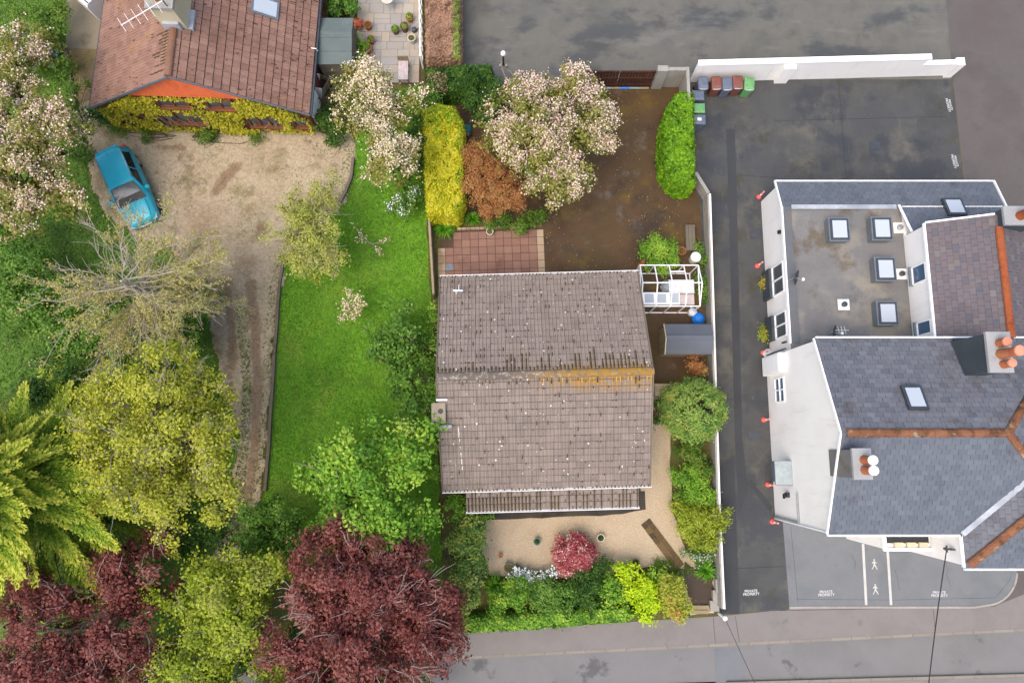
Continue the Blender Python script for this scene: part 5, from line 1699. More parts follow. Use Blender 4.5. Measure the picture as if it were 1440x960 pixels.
wp2 = thing('plastic_sheets', 'stack of clear plastic panels leaning inside the greenhouse frame', 'panels', tuple(P(958, 404, .1)))
a_, b_ = P(941, 412, .55), P(976, 393, .55)
for k in range(3):
    wb(MB().box(a_.x + .05 * k, b_.x - .04 * k, a_.y + .03 * k, b_.y - .03 * k, .5 + .03 * k, .52 + .03 * k), 'panel', M['polythene'], wp2)
wb(MB().box(a_.x + .1, b_.x - .1, a_.y + .1, b_.y - .1, .01, .499), 'crate', M['wood_grey'], wp2)
bb = thing('cardboard_box', 'flat pinkish board box beside the white panel inside the greenhouse frame', 'box', tuple(P(966, 420, .1)))
a_, b_ = P(957, 428, .3), P(976, 413, .3)
wb(MB().box(a_.x, b_.x, a_.y, b_.y, .01, .3), 'box', M['board_pink'], bb)
wb(MB().box(a_.x + .02, (a_.x + b_.x) / 2 - .01, a_.y + .02, b_.y - .02, .301, .31), 'flap', M['board_pink'], bb)
bt = thing('clear_sack', 'translucent bluish sack slumped against the clear panels', 'bag', tuple(P(937, 404, .01)))
MB().lathe([(.15, 0), (.32, .05), (.34, .22), (.22, .4), (.06, .5)], 10).build('sack', M['water_grey'], bt)

# garden shed with grey felt roof
sh = thing('garden_shed', 'small timber shed with grey felt roof behind the bungalow', 'shed', (7.95, 4.9, 0))
sx0, sx1, sy0, sy1 = 6.95, 9.0, 4.28, 5.5
for k in range(8):
    yy = sy0 + (sy1 - sy0) * k / 8
    wb(MB().box(sx0, sx0 + .02, yy + .006, yy + (sy1 - sy0) / 8 - .006, .03, 1.42 + .28 * (1 - abs(2 * (k + .5) / 8 - 1))), 'board', M['wood_tan'], sh)
wb(MB().box(sx0 + .022, sx1, sy0, sy1, 0, 1.42), 'wall', M['wood_tan'], sh)
ym = (sy0 + sy1) / 2
rf = MB()
for s, y_ in ((-1, sy0 - .08), (1, sy1 + .08)):
    p_ = [(sx0 - .02, y_, 1.42), (sx1 + .05, y_, 1.42), (sx1 + .05, ym, 1.78), (sx0 - .02, ym, 1.78)]
    p2 = [(x, y, z - .03) for x, y, z in p_]
    rf.add(p_ + p2, [(0, 1, 2, 3) if s < 0 else (3, 2, 1, 0), (4, 5, 1, 0), (0, 3, 7, 4), (1, 5, 6, 2), (4, 7, 6, 5)])
rfo = wb(rf, 'roof', M['shed_felt'], sh)
wb(MB().bar((sx0 - .02, ym, 1.785), (sx1 + .05, ym, 1.785), .22, .015), 'ridge_strip', M['shed_felt'], rfo)
for s, y_ in ((-1, sy0 - .08), (1, sy1 + .08)):
    wb(MB().bar((sx0 - .04, y_, 1.4), (sx0 - .04, ym, 1.765), .03, .1), 'bargeboard', M['cream'], rfo)
bl = thing('blue_bag', 'blue and white plastic sack between the shed and the greenhouse frame', 'bag', tuple(P(980, 449, .01)))
MB().lathe([(.12, 0), (.3, .06), (.32, .25), (.2, .42), (.06, .5)], 9).build('sack', M['blue_tarp'], bl)
MB().lathe([(.1, .05), (.22, .1), (.2, .3), (.06, .42)], 8, (-.25, .3, 0)).build('liner', M['polythene'], bl)
bl = thing('blue_sack', 'bright blue plastic sack on the grass near the cottage', 'bag', tuple(P(77, 78, .01)))
MB().lathe([(.15, 0), (.34, .05), (.36, .22), (.25, .38), (.08, .46)], 9, m=Matrix.Scale(1.2, 4, (0, 1, 0))).lathe([(.1, 0), (.22, .05), (.22, .18), (.08, .3)], 8, (.05, -.5, 0)).build('sack', M['blue_tarp'], bl)
dm = thing('teal_drum', 'small teal plastic drum under the blossom tree in the yard', 'drum', tuple(P(657, 186, 0)))
T = Matrix.Rotation(math.radians(75), 4, 'X')
MB().lathe([(.17, -.22), (.2, -.2), (.2, -.05), (.185, 0), (.2, .05), (.2, .2), (.17, .22)], 14, (0, 0, .2), m=T).build('drum', M['teal_plastic'], dm)
MB().lathe([(.15, .221), (.15, .23)], 14, (0, 0, .2), m=T).build('lid', M['grey_metal'], dm)
tg_ = thing('garden_gate', 'weathered timber side gate between the bungalow and the round shrub', 'gate', (6.5, 2.45, 0))
wb(MB().bar((5.75, 2.2, 1.15), (6.6, 2.25, 1.15), .16, .05), 'top_rail', M['wood_grey'], tg_)
for k in range(6):
    wb(MB().box(5.78 + .135 * k, 5.9 + .135 * k, 2.2, 2.23, .04, 1.12), 'board', M['wood_grey'], tg_)
for k in range(5):
    wb(MB().box(6.45, 7.3, 2.3 + .12 * k, 2.41 + .12 * k, 1.1, 1.13), 'roof_board', M['wood_tan'], tg_)
wb(MB().box(6.5, 7.25, 2.34, 2.86, 0, 1.095), 'store_box', M['wood_tan'], tg_)
tb = thing('timber_trough', 'long grey timber planter box beside the low white topped wall', 'planter', tuple(P(970, 334, 0)))
a_, b_ = P(965, 352, .35), P(977, 316, .35)
for k in range(3):
    xx = a_.x + (b_.x - a_.x) * k / 3
    wb(MB().box(xx + .006, xx + (b_.x - a_.x) / 3 - .006, a_.y, b_.y, .3, .36), 'plank', M['wood_grey'], tb)
wb(MB().box(a_.x + .02, b_.x - .02, a_.y + .02, b_.y - .02, 0, .299), 'box', M['wood_grey'], tb)
wbt = thing('water_butt', 'white lidded round tub next to the timber trough', 'tub', tuple(P(974, 366, 0)))
MB().lathe([(.18, 0), (.22, .1), (.22, .55), (.24, .56)], 16).build('tub', M['pale_pot'], wbt)
MB().lathe([(.24, .562), (.25, .6), (.18, .64), (.03, .65)], 16).build('lid', M['polythene'], wbt)

# outbuilding beside the cottage
ob = thing('outbuilding', 'grey boarded shed with green-grey felt roof beside the cottage', 'shed', (-8.5, 19.3, 0))
ox0, ox1, oy0, oy1 = -9.35, -7.72, 18.2, 20.4
wb(MB().box(ox0 + .05, ox1 - .03, oy0 + .05, oy1 - .03, 0, 1.78), 'wall', M['wood_grey'], ob)
for k in range(9):
    wb(MB().bar((ox0 + .03, oy0 + .035, .1 + .19 * k), (ox1, oy0 + .035, .1 + .19 * k), .025, .175), 'board', M['wood_grey'], ob)
    wb(MB().bar((ox1 - .015, oy0 + .05, .1 + .19 * k), (ox1 - .015, oy1, .1 + .19 * k), .025, .175), 'board', M['wood_grey'], ob)
rt = MB()
ym = (oy0 + oy1) / 2 + .35
for ya, yb, za, zb in ((oy0 - .08, ym, 1.8, 2.05), (ym, oy1 + .1, 2.05, 1.85)):
    p_ = [(ox0 - .0, ya, za), (ox1 + .06, ya, za), (ox1 + .06, yb, zb), (ox0, yb, zb)]
    rt.add(p_ + [(x, y, z - .03) for x, y, z in p_], [(0, 1, 2, 3), (7, 6, 5, 4), (0, 4, 5, 1), (1, 5, 6, 2), (3, 7, 4, 0)])
rto = wb(rt, 'roof', M['green_felt'], ob)
for yy in (oy0 + .55, oy0 + 1.2):
    wb(MB().bar((ox0 + .02, yy, 1.81 + (yy - oy0 + .08) / (ym - oy0 + .08) * .25), (ox1 + .05, yy, 1.81 + (yy - oy0 + .08) / (ym - oy0 + .08) * .25), .06, .012), 'felt_lap', M['green_felt'], rto)
br = P(437, 67, 2.3)
wb(MB().tube([br + Vector((-.25, 0, 0)), br + Vector((.25, -.06, 0)), br + Vector((.28, -.06, -.2))], .025, 6), 'pipe', M['white_trim'], ob)

# log store and crates south of the outbuilding
for k, (px_, py_, rzz, lab) in enumerate(((470, 116, .25, 'rough slatted timber crate below the grey boarded shed'), (452, 120, -.5, 'pale open box of sticks against the cottage wall'))):
    c = P(px_, py_, .4)
    t = thing('timber_crate', lab, 'crate', (c.x, c.y, 0), rzz)
    MB().box(-.26, .26, -.42, .42, 0, .1).build('base', M['dark_concrete'], t)
    for s in (-1, 1):
        for zz in (.15, .32, .49):
            MB().box(s * .27 - .012, s * .27 + .012, -.42, .42, zz, zz + .13).build('slat', M['wood_grey' if k == 0 else 'wood_tan'], t)
    for s in (-1, 1):
        for zz in (.15, .32, .49):
            MB().box(-.256, .256, s * .41 - .012, s * .41 + .012, zz, zz + .13).build('slat', M['wood_grey' if k == 0 else 'wood_tan'], t)
tr_ = thing('trellis_panel', 'weathered low trellis panel running from the cottage corner to the blossom tree', 'trellis', tuple(P(462, 146, 0)))
a_, b_ = P(440, 152, 0), P(482, 148, 0)
for k in range(9):
    p = a_.lerp(b_, k / 8)
    wb(MB().box(p.x - .02, p.x + .02, p.y - .015, p.y + .015, 0, .95), 'slat', M['wood_grey'], tr_)
for zz in (.2, .5, .8):
    wb(MB().bar((a_.x, a_.y + .03, zz), (b_.x, b_.y + .03, zz), .025, .05), 'rail', M['wood_grey'], tr_)
for k, (px_, py_) in enumerate(((446, 112), (449, 132))):
    t = thing('white_board', ['white sheet board leaning on the cottage wall beside the shed', 'white sheet board leaning on the cottage wall by the trellis'][k], 'board', tuple(P(px_, py_, 0)))
    MB().bar((-.1, -.3, .0), (.16, -.25, 1.0), .5, .03).build('board', M['white_trim'], t)

# white caravan corner behind the cottage
cv = thing('caravan', 'white caravan with black trim and red flash parked beside the cottage', 'caravan', tuple(P(133, -12, 0)), math.radians(-41))
bx = MB()
prof = [(-.95, .35), (-1.0, .5), (-1.0, 1.9), (-.9, 2.1), (.9, 2.1), (1.0, 1.9), (1.0, .5), (.95, .35)]
pts_ = []
for x in (-1.9, 1.9):
    pts_ += [(x, y, z * .8) for y, z in prof]
bx.add(pts_, [(k, k + 1, k + 9, k + 8) for k in range(7)] + [tuple(range(8))[::-1], tuple(range(8, 16)), (7, 0, 8, 15)])
bx.build('body', M['van_white'], cv)
MB().box(-1.88, 1.88, -.86, -.8, 1.68, 1.7).build('trim_strip', M['black'], cv)
MB().box(.5, .85, -.3, .1, 1.681, 1.72).build('roof_vent', M['dark_metal'], cv)
MB().add([(.3, .2, 1.684), (1.2, .2, 1.684), (1.2, .75, 1.684)], [(0, 1, 2)]).build('red_flash', M['van_red'], cv)
for s in (-1, 1):
    T = Matrix.Rotation(math.pi / 2, 4, 'X')
    MB().lathe([(.25, -.08), (.3, -.06), (.3, .06), (.25, .08)], 14, (0, s * .85, .3), m=T).build('wheel', M['rubber'], cv)
MB().box(-1.91, -1.902, -.6, .6, 1.0, 1.4).build('window', M['window_glass'], cv)

# ------------------------------------------------------------------ terrace furniture and pots
tbl = thing('bistro_table', 'round cream bistro table on the stone flag terrace', 'table', tuple(P(548, 10, .04)))
MB().lathe([(.3, .68), (.32, .69), (.32, .715), (.3, .72)], 20).build('table_top', M['pale_pot'], tbl)
for k in range(3):
    t_ = 2 * math.pi * k / 3 + .5
    MB().tube([(0, 0, .67), (.26 * math.cos(t_), .26 * math.sin(t_), 0)], .015, 6).build('leg', M['cream'], tbl)
bch = thing('slatted_bench', 'tan slatted garden bench at the south end of the stone terrace', 'bench', tuple(P(569, 104, .04)))
for k in range(6):
    MB().box(-.24 + .08 * k, -.17 + .08 * k, -.55, .45, .4, .43).build('slat', M['board_pink'], bch)
MB().box(-.26, .26, .46, .5, .4, .8).build('backrest', M['wood_tan'], bch)
for sx in (-.22, .22):
    for sy in (-.5, .42):
        MB().box(sx - .03, sx + .03, sy - .03, sy + .03, 0, .399).build('leg', M['wood_tan'], bch)


def pot(px_, py_, r_, h_, m_, label, soil=True, z=0.0, n=14, plant=None, cat='plant pot', nm='plant_pot'):
    t = thing(nm, label, cat, tuple(P(px_, py_, z)))
    MB().lathe([(r_ * .7, 0), (r_ * .95, h_ * .85), (r_ * 1.05, h_ * .86), (r_ * 1.05, h_), (r_ * .86, h_), (r_ * .84, h_ * .8)], n).build('pot', M[m_], t)
    if soil:
        MB().lathe([(r_ * .84, h_ * .8), (r_ * .84, h_ * .82)], n).build('compost', M['soil'], t)
    if plant:
        lm, sz, cnt, pr_, ph_ = plant
        rng = np.random.default_rng(int(px_ * 7 + py_))
        d = rng.normal(size=(cnt, 3))
        d[:, 2] = np.abs(d[:, 2])
        d /= np.linalg.norm(d, axis=1, keepdims=True)
        pos = d * np.array([pr_, pr_, ph_]) * rng.uniform(.4, 1, (cnt, 1)) + np.array([0, 0, h_ * .85])
        o = bpy.data.objects.new('foliage', leaf_mesh('foliage', pos, d + rng.normal(0, .5, (cnt, 3)) + np.array([0, 0, .4]), rng.uniform(.6, 1.1, cnt) * sz, rng.uniform(.3, .5, cnt) * sz, rng.random(cnt), L[lm], along=d if lm in ('red_cordyline', 'strap') else None, rng=rng))
        COL.objects.link(o)
        o.parent = t
    return t


TZ = .042
pot(519, 40, .2, .34, 'terracotta', 'round terracotta pot with a brown dead plant on the stone terrace', plant=('orange_acer', .09, 60, .15, .15), z=TZ)
pot(505, 38, .19, .3, 'terracotta', 'terracotta pot holding a spiky reddish cordyline by the shed corner', plant=('red_cordyline', .5, 60, .22, .25), z=TZ)
pot(517, 73, .27, .4, 'terracotta', 'large round terracotta pot filled with clipped green plant on the terrace', plant=('bright_green', .08, 420, .22, .2), z=TZ)
pot(523, 60, .19, .34, 'terracotta', 'small terracotta pot with green plant behind the large round pot', plant=('bright_green', .09, 120, .18, .2), z=TZ)
pot(557, 46, .2, .34, 'paver', 'brown glazed pot with bushy green plant in the group of three', plant=('bright_green', .09, 200, .2, .25), z=TZ)
pot(570, 43, .21, .42, 'paver', 'tall brown glazed pot with grey-green plant in the group of three', plant=('variegated', .09, 160, .17, .15), z=TZ)
pot(577, 29, .2, .32, 'terracotta', 'terracotta pot with upright leafy plant near the white fence', plant=('bright_green', .12, 160, .18, .3), z=TZ)
pot(580, 59, .2, .36, 'pale_pot', 'pale cream round planter on the terrace beside the white fence', plant=('mid_green', .06, 20, .06, .1), z=TZ)
pot(495, 8, .2, .32, 'terracotta', 'terracotta pot with tall green plant north of the grey shed', plant=('mid_green', .14, 140, .2, .3), z=.0)
wc = thing('watering_can', 'dark metal watering can beside the tall brown glazed pot', 'watering can', tuple(P(583, 44, TZ)))
MB().lathe([(.12, 0), (.13, .02), (.12, .22), (.06, .24)], 12).build('can', M['dark_metal'], wc)
MB().tube([(.1, 0, .05), (.28, .05, .26)], .02, 6).build('spout', M['dark_metal'], wc)
MB().tube([(-.08, 0, .23), (-.1, 0, .32), (.04, 0, .34), (.08, 0, .24)], .012, 6).build('handle', M['grey_metal'], wc)
# pots elsewhere
pot(689, 328, .17, .3, 'pale_pot', 'pale ring shaped pot on the red slab patio', z=.04)
pot(899, 376, .13, .25, 'terracotta', 'small empty terracotta pot at the corner of the bungalow roof', soil=False, z=.006)
pot(903, 370, .1, .2, 'terracotta', 'smallest empty terracotta pot beside the pot at the bungalow corner', soil=False, z=.006)
pot(909, 361, .18, .28, 'terracotta', 'wide terracotta pot half hidden by the bright green yard shrub', z=.006)
pot(957, 355, .2, .3, 'terracotta', 'wide terracotta pot between the bright green shrub and the white tub', z=.006, plant=('orange_acer', .07, 50, .12, .12))
pot(755, 760, .16, .24, 'teal_plastic', 'small green glazed pot with green plant on the front gravel', z=.01, plant=('dark_green', .05, 160, .12, .1))
pot(844, 755, .17, .26, 'pale_pot', 'pale rimmed pot with green plant on the front gravel beside the red shrub', z=.01, plant=('dark_green', .05, 180, .13, .1))
pot(893, 790, .17, .24, 'paver', 'tan rimmed pot with green plant beside the lime shrub', z=.01, plant=('dark_green', .05, 180, .13, .1))
pot(715, 796, .2, .3, 'dark_metal', 'grey metal tub with stones on the front gravel', z=.01)
pot(704, 780, .09, .2, 'terracotta', 'small terracotta jar on the front gravel beside the hedge', z=.01, soil=False)
lm_ = thing('globe_lamp', 'white globe lamp on a dark post at the lane edge', 'lamp', tuple(P(708, 92, 0)))
MB().lathe([(.05, 0), (.04, .9), (.06, .92)], 10).build('lamp_post', M['black'], lm_)
MB().lathe([(.05, .921), (.11, .96), (.13, 1.05), (.1, 1.14), (.03, 1.18)], 14).build('globe', M['white_trim'], lm_)
for s in (-1, 1):
    MB().lathe([(.02, .02), (.07, .05), (.08, .11), (.03, .17)], 10, (s * .15, -.05, 0)).build('stone_ball', M['grey_concrete'], lm_)

# ------------------------------------------------------------------ vegetation
def unit(v):
    return v / (np.linalg.norm(v, axis=-1, keepdims=True) + 1e-9)


def lobes_world(lobes):
    """(px, py, z, radius in px, vertical radius) -> centre and radii in metres"""
    out = []
    for px_, py_, z_, rp, rz_ in lobes:
        c = P(px_, py_, z_)
        r_ = (P(px_ + rp, py_, z_) - c).length
        out.append((np.array(c), r_, rz_))
    return out


def crown_points(lb, clump, leaf_area, lai, rng, shell=.45, low=-.35, spread=1.0, dens=1.0, bough=2.6, bspread=1.0, irr=1.0):
    """clumps of leaves spread through each lobe's volume; returns leaf and clump arrays"""
    P_, Nn, V_, CC = [], [], [], []
    for c, r_, rz_ in lb:
        nb = max(4, int(bough * (r_ / (1.9 * clump)) ** 2))
        d = unit(rng.normal(size=(nb * 5, 3)))
        d = d[d[:, 2] > low][:nb]
        nb = len(d)
        th = np.arctan2(d[:, 1], d[:, 0])
        ph = rng.uniform(0, 6.28, 3)
        lob = 1 + irr * (.13 * np.sin(2 * th + ph[0]) + .1 * np.sin(3 * th + ph[1]) + .08 * np.sin(5 * th + ph[2]))
        rad = (shell + (1 - shell) * rng.random(nb) ** .6) * lob * rng.uniform(1 - .18 * irr, 1 + .1 * irr, nb)
        bc = c + d * rad[:, None] * np.array([r_, r_, rz_]) * spread
        bv = rng.normal(0, .13, nb)
        nc = max(6, int(dens * 3.2 * (r_ / clump) ** 2))
        bi = rng.integers(nb, size=nc)
        cc = bc[bi] + rng.normal(size=(nc, 3)) * clump * np.array([.8, .8, .42]) * bspread
        cv = .5 + bv[bi] + rng.normal(0, .13, nc)
        per = max(4, int(lai * math.pi * r_ * r_ * 1.25 / leaf_area / nc))
        cs = rng.uniform(.65, 1.4, nc)
        for k in range(nc):
            m_ = max(3, int(per * cs[k] ** 2))
            o = rng.normal(size=(m_, 3)) * clump * cs[k] * np.array([.46, .46, .32])
            P_.append(cc[k] + o)
            Nn.append(unit(o) * .55 + d[bi[k]] * .4 + rng.normal(size=(m_, 3)) * .45 + np.array([0, 0, .55]))
            V_.append(cv[k] + rng.normal(0, .17, m_) + .1 * o[:, 2] / clump)
        CC.append(cc)
    return np.concatenate(P_), np.concatenate(Nn), np.concatenate(V_), np.concatenate(CC)


def branch(mb, p, q, r0, r1, rng, bend=.15, n=5, sides=5):
    p, q = np.array(p, float), np.array(q, float)
    ln = np.linalg.norm(q - p)
    o1 = rng.normal(size=3) * ln * bend
    o1[2] = abs(o1[2]) * .6
    pts = []
    for k in range(n + 1):
        t = k / n
        pts.append(p * (1 - t) + q * t + o1 * (t * (1 - t) * 2) + (rng.normal(size=3) * ln * .02 if 0 < k < n else 0))
    mb.tube([tuple(x) for x in pts], [r0 + (r1 - r0) * k / n for k in range(n + 1)], sides)
    return pts


def attach(name, me, root):
    o = bpy.data.objects.new(name, me)
    COL.objects.link(o)
    o.parent = root
    return o


def tree(name, label, cat, lobes, leafm, leaf=(.13, .085), clump=.42, lai=2.2, bark='bark', trunk_r=.14, blossom=None, seed=1, base=None, group=None, shell=.45, twigs=0, twig_r=.014, low=-.35, dens=1.0, core=None, limbs=26):
    rng = np.random.default_rng(seed)
    lb = lobes_world(lobes)
    ctr = np.mean([c for c, r_, z_ in lb], axis=0)
    bx = np.array(base) if base is not None else np.array([ctr[0], ctr[1], 0.0])
    t = thing(name, label, cat, tuple(bx), 0, group)
    lb = [(c - bx, r_, z_) for c, r_, z_ in lb]
    pos, nrm, val, cc = crown_points(lb, clump, leaf[0] * leaf[1] * .5, lai, rng, shell, low, dens=dens)
    keep = pos[:, 2] > .05
    pos, nrm, val = pos[keep], nrm[keep], val[keep]
    n = len(pos)
    sz = rng.uniform(.55, 1.5, n)
    attach('crown', leaf_mesh('crown', pos, nrm, leaf[0] * sz, leaf[1] * sz, val, L[leafm], rng=rng), t)
    # trunk, limbs and twigs
    mb = MB()
    zt = max(.3, min(c[2] - z_ * .4 for c, r_, z_ in lb))
    fork = np.array([ctr[0] - bx[0], ctr[1] - bx[1], zt]) * np.array([.4, .4, .75])
    branch(mb, (0, 0, 0), fork, trunk_r * 1.25, trunk_r * .8, rng, .04, 5, 8)
    idx = rng.choice(len(cc), min(limbs, len(cc)), replace=False)
    for i in idx:
        pts = branch(mb, fork, cc[i], trunk_r * .42, .02, rng, .12)
        for q in range(2):
            j = rng.integers(len(cc))
            dd = np.linalg.norm(cc - cc[i], axis=1)
            j = rng.choice(np.argsort(dd)[1:6])
            branch(mb, pts[3], cc[j], .03, .008, rng, .12, 4, 4)
    attach('trunk', mb.mesh('trunk', M[bark]), t)
    if twigs:
        tw_ = MB()
        top = cc[cc[:, 2] > np.percentile(cc[:, 2], 35)]
        for k in range(twigs):
            c = top[rng.integers(len(top))]
            out = unit(np.array([c[0] - fork[0], c[1] - fork[1], .9]))
            p = c - out * .25
            for q in range(rng.integers(3, 6)):
                e = p + (out * .55 + rng.normal(size=3) * .3) * rng.uniform(.7, 1.3)
                branch(tw_, p, e, twig_r, twig_r * .4, rng, .2, 4, 4)
        attach('twigs', tw_.mesh('twigs', M['pink_bark' if bark != 'grey_bark' else 'grey_bark']), t)['kind'] = 'stuff'
    if blossom:
        bm_, cnt, sz_ = blossom
        up = pos[:, 2] > np.percentile(pos[:, 2], 25)
        pk = np.where(up)[0]
        q_ = pos[pk] * 2.6
        wt = np.clip(.42 + .9 * np.sin(q_[:, 0] + 1.7 * np.sin(q_[:, 1] * .7)) * np.sin(q_[:, 1] * 1.1 + seed), .04, 1)
        ii = rng.choice(pk, min(cnt, len(pk)), replace=False, p=wt / wt.sum())
        # flowers come in small bunches
        bp = np.repeat(pos[ii], 2, axis=0) + rng.normal(0, .06, (2 * len(ii), 3)) + np.array([0, 0, .06])
        bn = rng.normal(0, .55, bp.shape) + np.array([0, 0, 1])
        ss = rng.uniform(.7, 1.3, len(bp)) * sz_
        attach('blossom', leaf_mesh('blossom', bp, bn, ss, ss * .85, rng.random(len(bp)), L[bm_], rng=rng), t)
    return t


def shrub(name, label, lobes, leafm, leaf=(.1, .07), clump=.22, lai=3.0, seed=1, group=None, flowers=None, cat='shrub', dens=1.4, low=-.1, shell=.7, bough=9.0, bspread=.6, irr=1.0):
    """dense low shrub: leafy mass with stems"""
    rng = np.random.default_rng(seed)
    lb = lobes_world(lobes)
    ctr = np.mean([c for c, r_, z_ in lb], axis=0)
    bx = np.array([ctr[0], ctr[1], 0.0])
    t = thing(name, label, cat, tuple(bx), 0, group)
    lb = [(c - bx, r_, z_) for c, r_, z_ in lb]
    pos, nrm, val, cc = crown_points(lb, clump, leaf[0] * leaf[1] * .5, lai, rng, shell, low, dens=dens, bough=bough, bspread=bspread, irr=irr)
    keep = pos[:, 2] > .03
    pos, nrm, val = pos[keep], nrm[keep], val[keep]
    n = len(pos)
    sz = rng.uniform(.7, 1.3, n)
    attach('foliage', leaf_mesh('foliage', pos, nrm, leaf[0] * sz, leaf[1] * sz, val, L[leafm], rng=rng), t)
    mb = MB()
    for i in rng.choice(len(cc), min(16, len(cc)), replace=False):
        lo_ = cc[i] * np.array([.25, .25, 0])
        branch(mb, lo_, cc[i], .025, .008, rng, .1, 4, 4)
    attach('stems', mb.mesh('stems', M['bark']), t)
    if flowers:
        fm, cnt, s_ = flowers
        pk = np.where(pos[:, 2] > np.percentile(pos[:, 2], 45))[0]
        ii = rng.choice(pk, min(cnt, len(pk)), replace=False)
        fp_ = pos[ii] + np.array([0, 0, .05]) + unit(pos[ii]) * .03
        ss = rng.uniform(.7, 1.3, len(ii)) * s_
        attach('flowers', leaf_mesh('flowers', fp_, rng.normal(0, .5, fp_.shape) + np.array([0, 0, 1]), ss, ss * .8, rng.random(len(ii)), L[fm], rng=rng), t)['kind'] = 'stuff'
    return t


def hedge(name, label, poly_px, z0, z1, leafm, leaf=(.09, .05), dens=900, seed=1, round_=.25, lean=.12, core='dark_green', second=None):
    """clipped hedge: dense leaves over a rounded block"""
    rng = np.random.default_rng(seed)
    poly = [np.array(P(x, y, (z0 + z1) / 2))[:2] for x, y in poly_px]
    c = np.mean(poly, axis=0)
    t = thing(name, label, 'hedge', (c[0], c[1], 0))
    poly = [p - c for p in poly]
    lo, hi = np.min(poly, axis=0), np.max(poly, axis=0)
    # distance to the outline for rounding the top edge
    def edge_dist(x, y):
        d = np.full(x.shape, 9.0)
        for i in range(len(poly)):
            a, b = poly[i], poly[(i + 1) % len(poly)]
            ab = b - a
            tt = np.clip(((x - a[0]) * ab[0] + (y - a[1]) * ab[1]) / (ab @ ab), 0, 1)
            d = np.minimum(d, np.hypot(x - a[0] - ab[0] * tt, y - a[1] - ab[1] * tt))
        return d
    area = (hi - lo).prod()
    n = int(area * dens)
    x, y = rng.uniform(lo[0], hi[0], n), rng.uniform(lo[1], hi[1], n)
    k = in_poly(x, y, poly)
    x, y = x[k], y[k]
    d = edge_dist(x, y)
    rr = np.clip(d / round_, 0, 1)
    lump = .07 * np.sin(x * 3.1 + y * 1.3) + .06 * np.sin(y * 4.3 - x) + .05 * np.sin(x * 9.1 + 2 * y) * np.sin(y * 7.7 - x * 2)
    hollow = (np.sin(x * 5.3 + 1.7 * np.sin(y * 3.1 + seed)) * np.sin(y * 4.7 + 1.3 * np.sin(x * 4.3)) > .5) & (rng.random(len(x)) < .85)
    lump = np.where(hollow, lump - .26, lump) + np.where(rng.random(len(x)) < .04, rng.uniform(.04, .16, len(x)), 0)
    z = z1 - round_ * (1 - np.sqrt(1 - (1 - rr) ** 2)) + lump + rng.normal(0, .035, len(x))
    gx_ = rng.normal(0, .45, len(x))
    gy_ = rng.normal(0, .45, len(x))
    pos = np.stack([x, y, z], 1)
    nrm = np.stack([gx_, gy_, np.ones(len(x))], 1)
    # sides
    ps, ns = [], []
    for i in range(len(poly)):
        a, b = poly[i], poly[(i + 1) % len(poly)]
        ln = np.linalg.norm(b - a)
        m_ = int(ln * (z1 - z0) * dens * .8)
        tt = rng.random(m_)
        zz = rng.uniform(z0 + .05, z1 - round_ * .6, m_)
        q = a + (b - a) * tt[:, None]
        nn_ = np.array([(b - a)[1], -(b - a)[0]]) / ln
        if nn_ @ (q.mean(axis=0)) < 0:
            nn_ = -nn_
        off = rng.normal(0, .04, m_)
        ps.append(np.concatenate([q + nn_ * off[:, None], zz[:, None]], 1))
        ns.append(np.concatenate([np.tile(nn_, (m_, 1)), np.full((m_, 1), .3)], 1) + rng.normal(0, .4, (m_, 3)))
    pos = np.concatenate([pos] + ps)
    nrm = np.concatenate([nrm] + ns)
    n = len(pos)
    val = .5 + .25 * np.sin(pos[:, 0] * 4.3 + 2 * np.sin(pos[:, 1] * 2)) * np.sin(pos[:, 1] * 3.9 + 1) + rng.normal(0, .25, n)
    sz = rng.uniform(.6, 1.8, n)
    attach('foliage', leaf_mesh('foliage', pos, nrm, leaf[0] * sz, leaf[1] * sz, val, L[leafm], rng=rng), t)
    co = MB()
    sh = [p * .9 for p in poly]
    co.prism([tuple(p) for p in sh], 0, z1 - round_ * .9, .2)
    cme = co.mesh('inner_growth', L[leafm if core is None else core])
    attach('inner_growth', cme, t)
    if second:
        sm, cnt, s_, fn = second
        kk = np.where(fn(pos[:, 0], pos[:, 1]) & (pos[:, 2] > z1 - .25))[0]
        ii = rng.choice(kk, min(cnt, len(kk)), replace=False)
        ss = rng.uniform(.7, 1.3, len(ii)) * s_
        attach('new_growth', leaf_mesh('new_growth', pos[ii] + np.array([0, 0, .03]), nrm[ii], ss * 1.4, ss * .6, rng.random(len(ii)), L[sm], rng=rng), t)['kind'] = 'stuff'
    return t


def strappy(name, label, px_, py_, rp, leafm, n=90, seed=1, h=.35, wd=.05, group=None):
    """clump of arching strap leaves"""
    rng = np.random.default_rng(seed)
    c = P(px_, py_, .1)
    r_ = (P(px_ + rp, py_, .1) - c).length
    t = thing(name, label, 'plant', (c.x, c.y, 0), 0, group)
    mb = MB()
    for k in range(n):
        a = rng.uniform(0, 6.28)
        l_ = r_ * rng.uniform(.6, 1.15)
        s_ = rng.uniform(0, .35) * r_
        d = np.array([math.cos(a), math.sin(a)])
        nn_ = np.array([-d[1], d[0]])
        prev = None
        hh = h * rng.uniform(.6, 1.2)
        v = []
        for q in range(4):
            tq = q / 3
            p = d * (s_ + (l_ - s_) * tq)
            z = .03 + hh * math.sin(math.pi * (tq * .72 + .08))
            w_ = wd * (1 - tq) ** .6 * .5 + .004
            v += [(p[0] + nn_[0] * w_, p[1] + nn_[1] * w_, z), (p[0] - nn_[0] * w_, p[1] - nn_[1] * w_, z)]
        mb.add(v, [(0, 1, 3, 2), (2, 3, 5, 4), (4, 5, 7, 6)], float(np.clip(rng.normal(.5, .25), 0, 1)))
    attach('leaves', mb.mesh('leaves', L[leafm]), t)
    return t


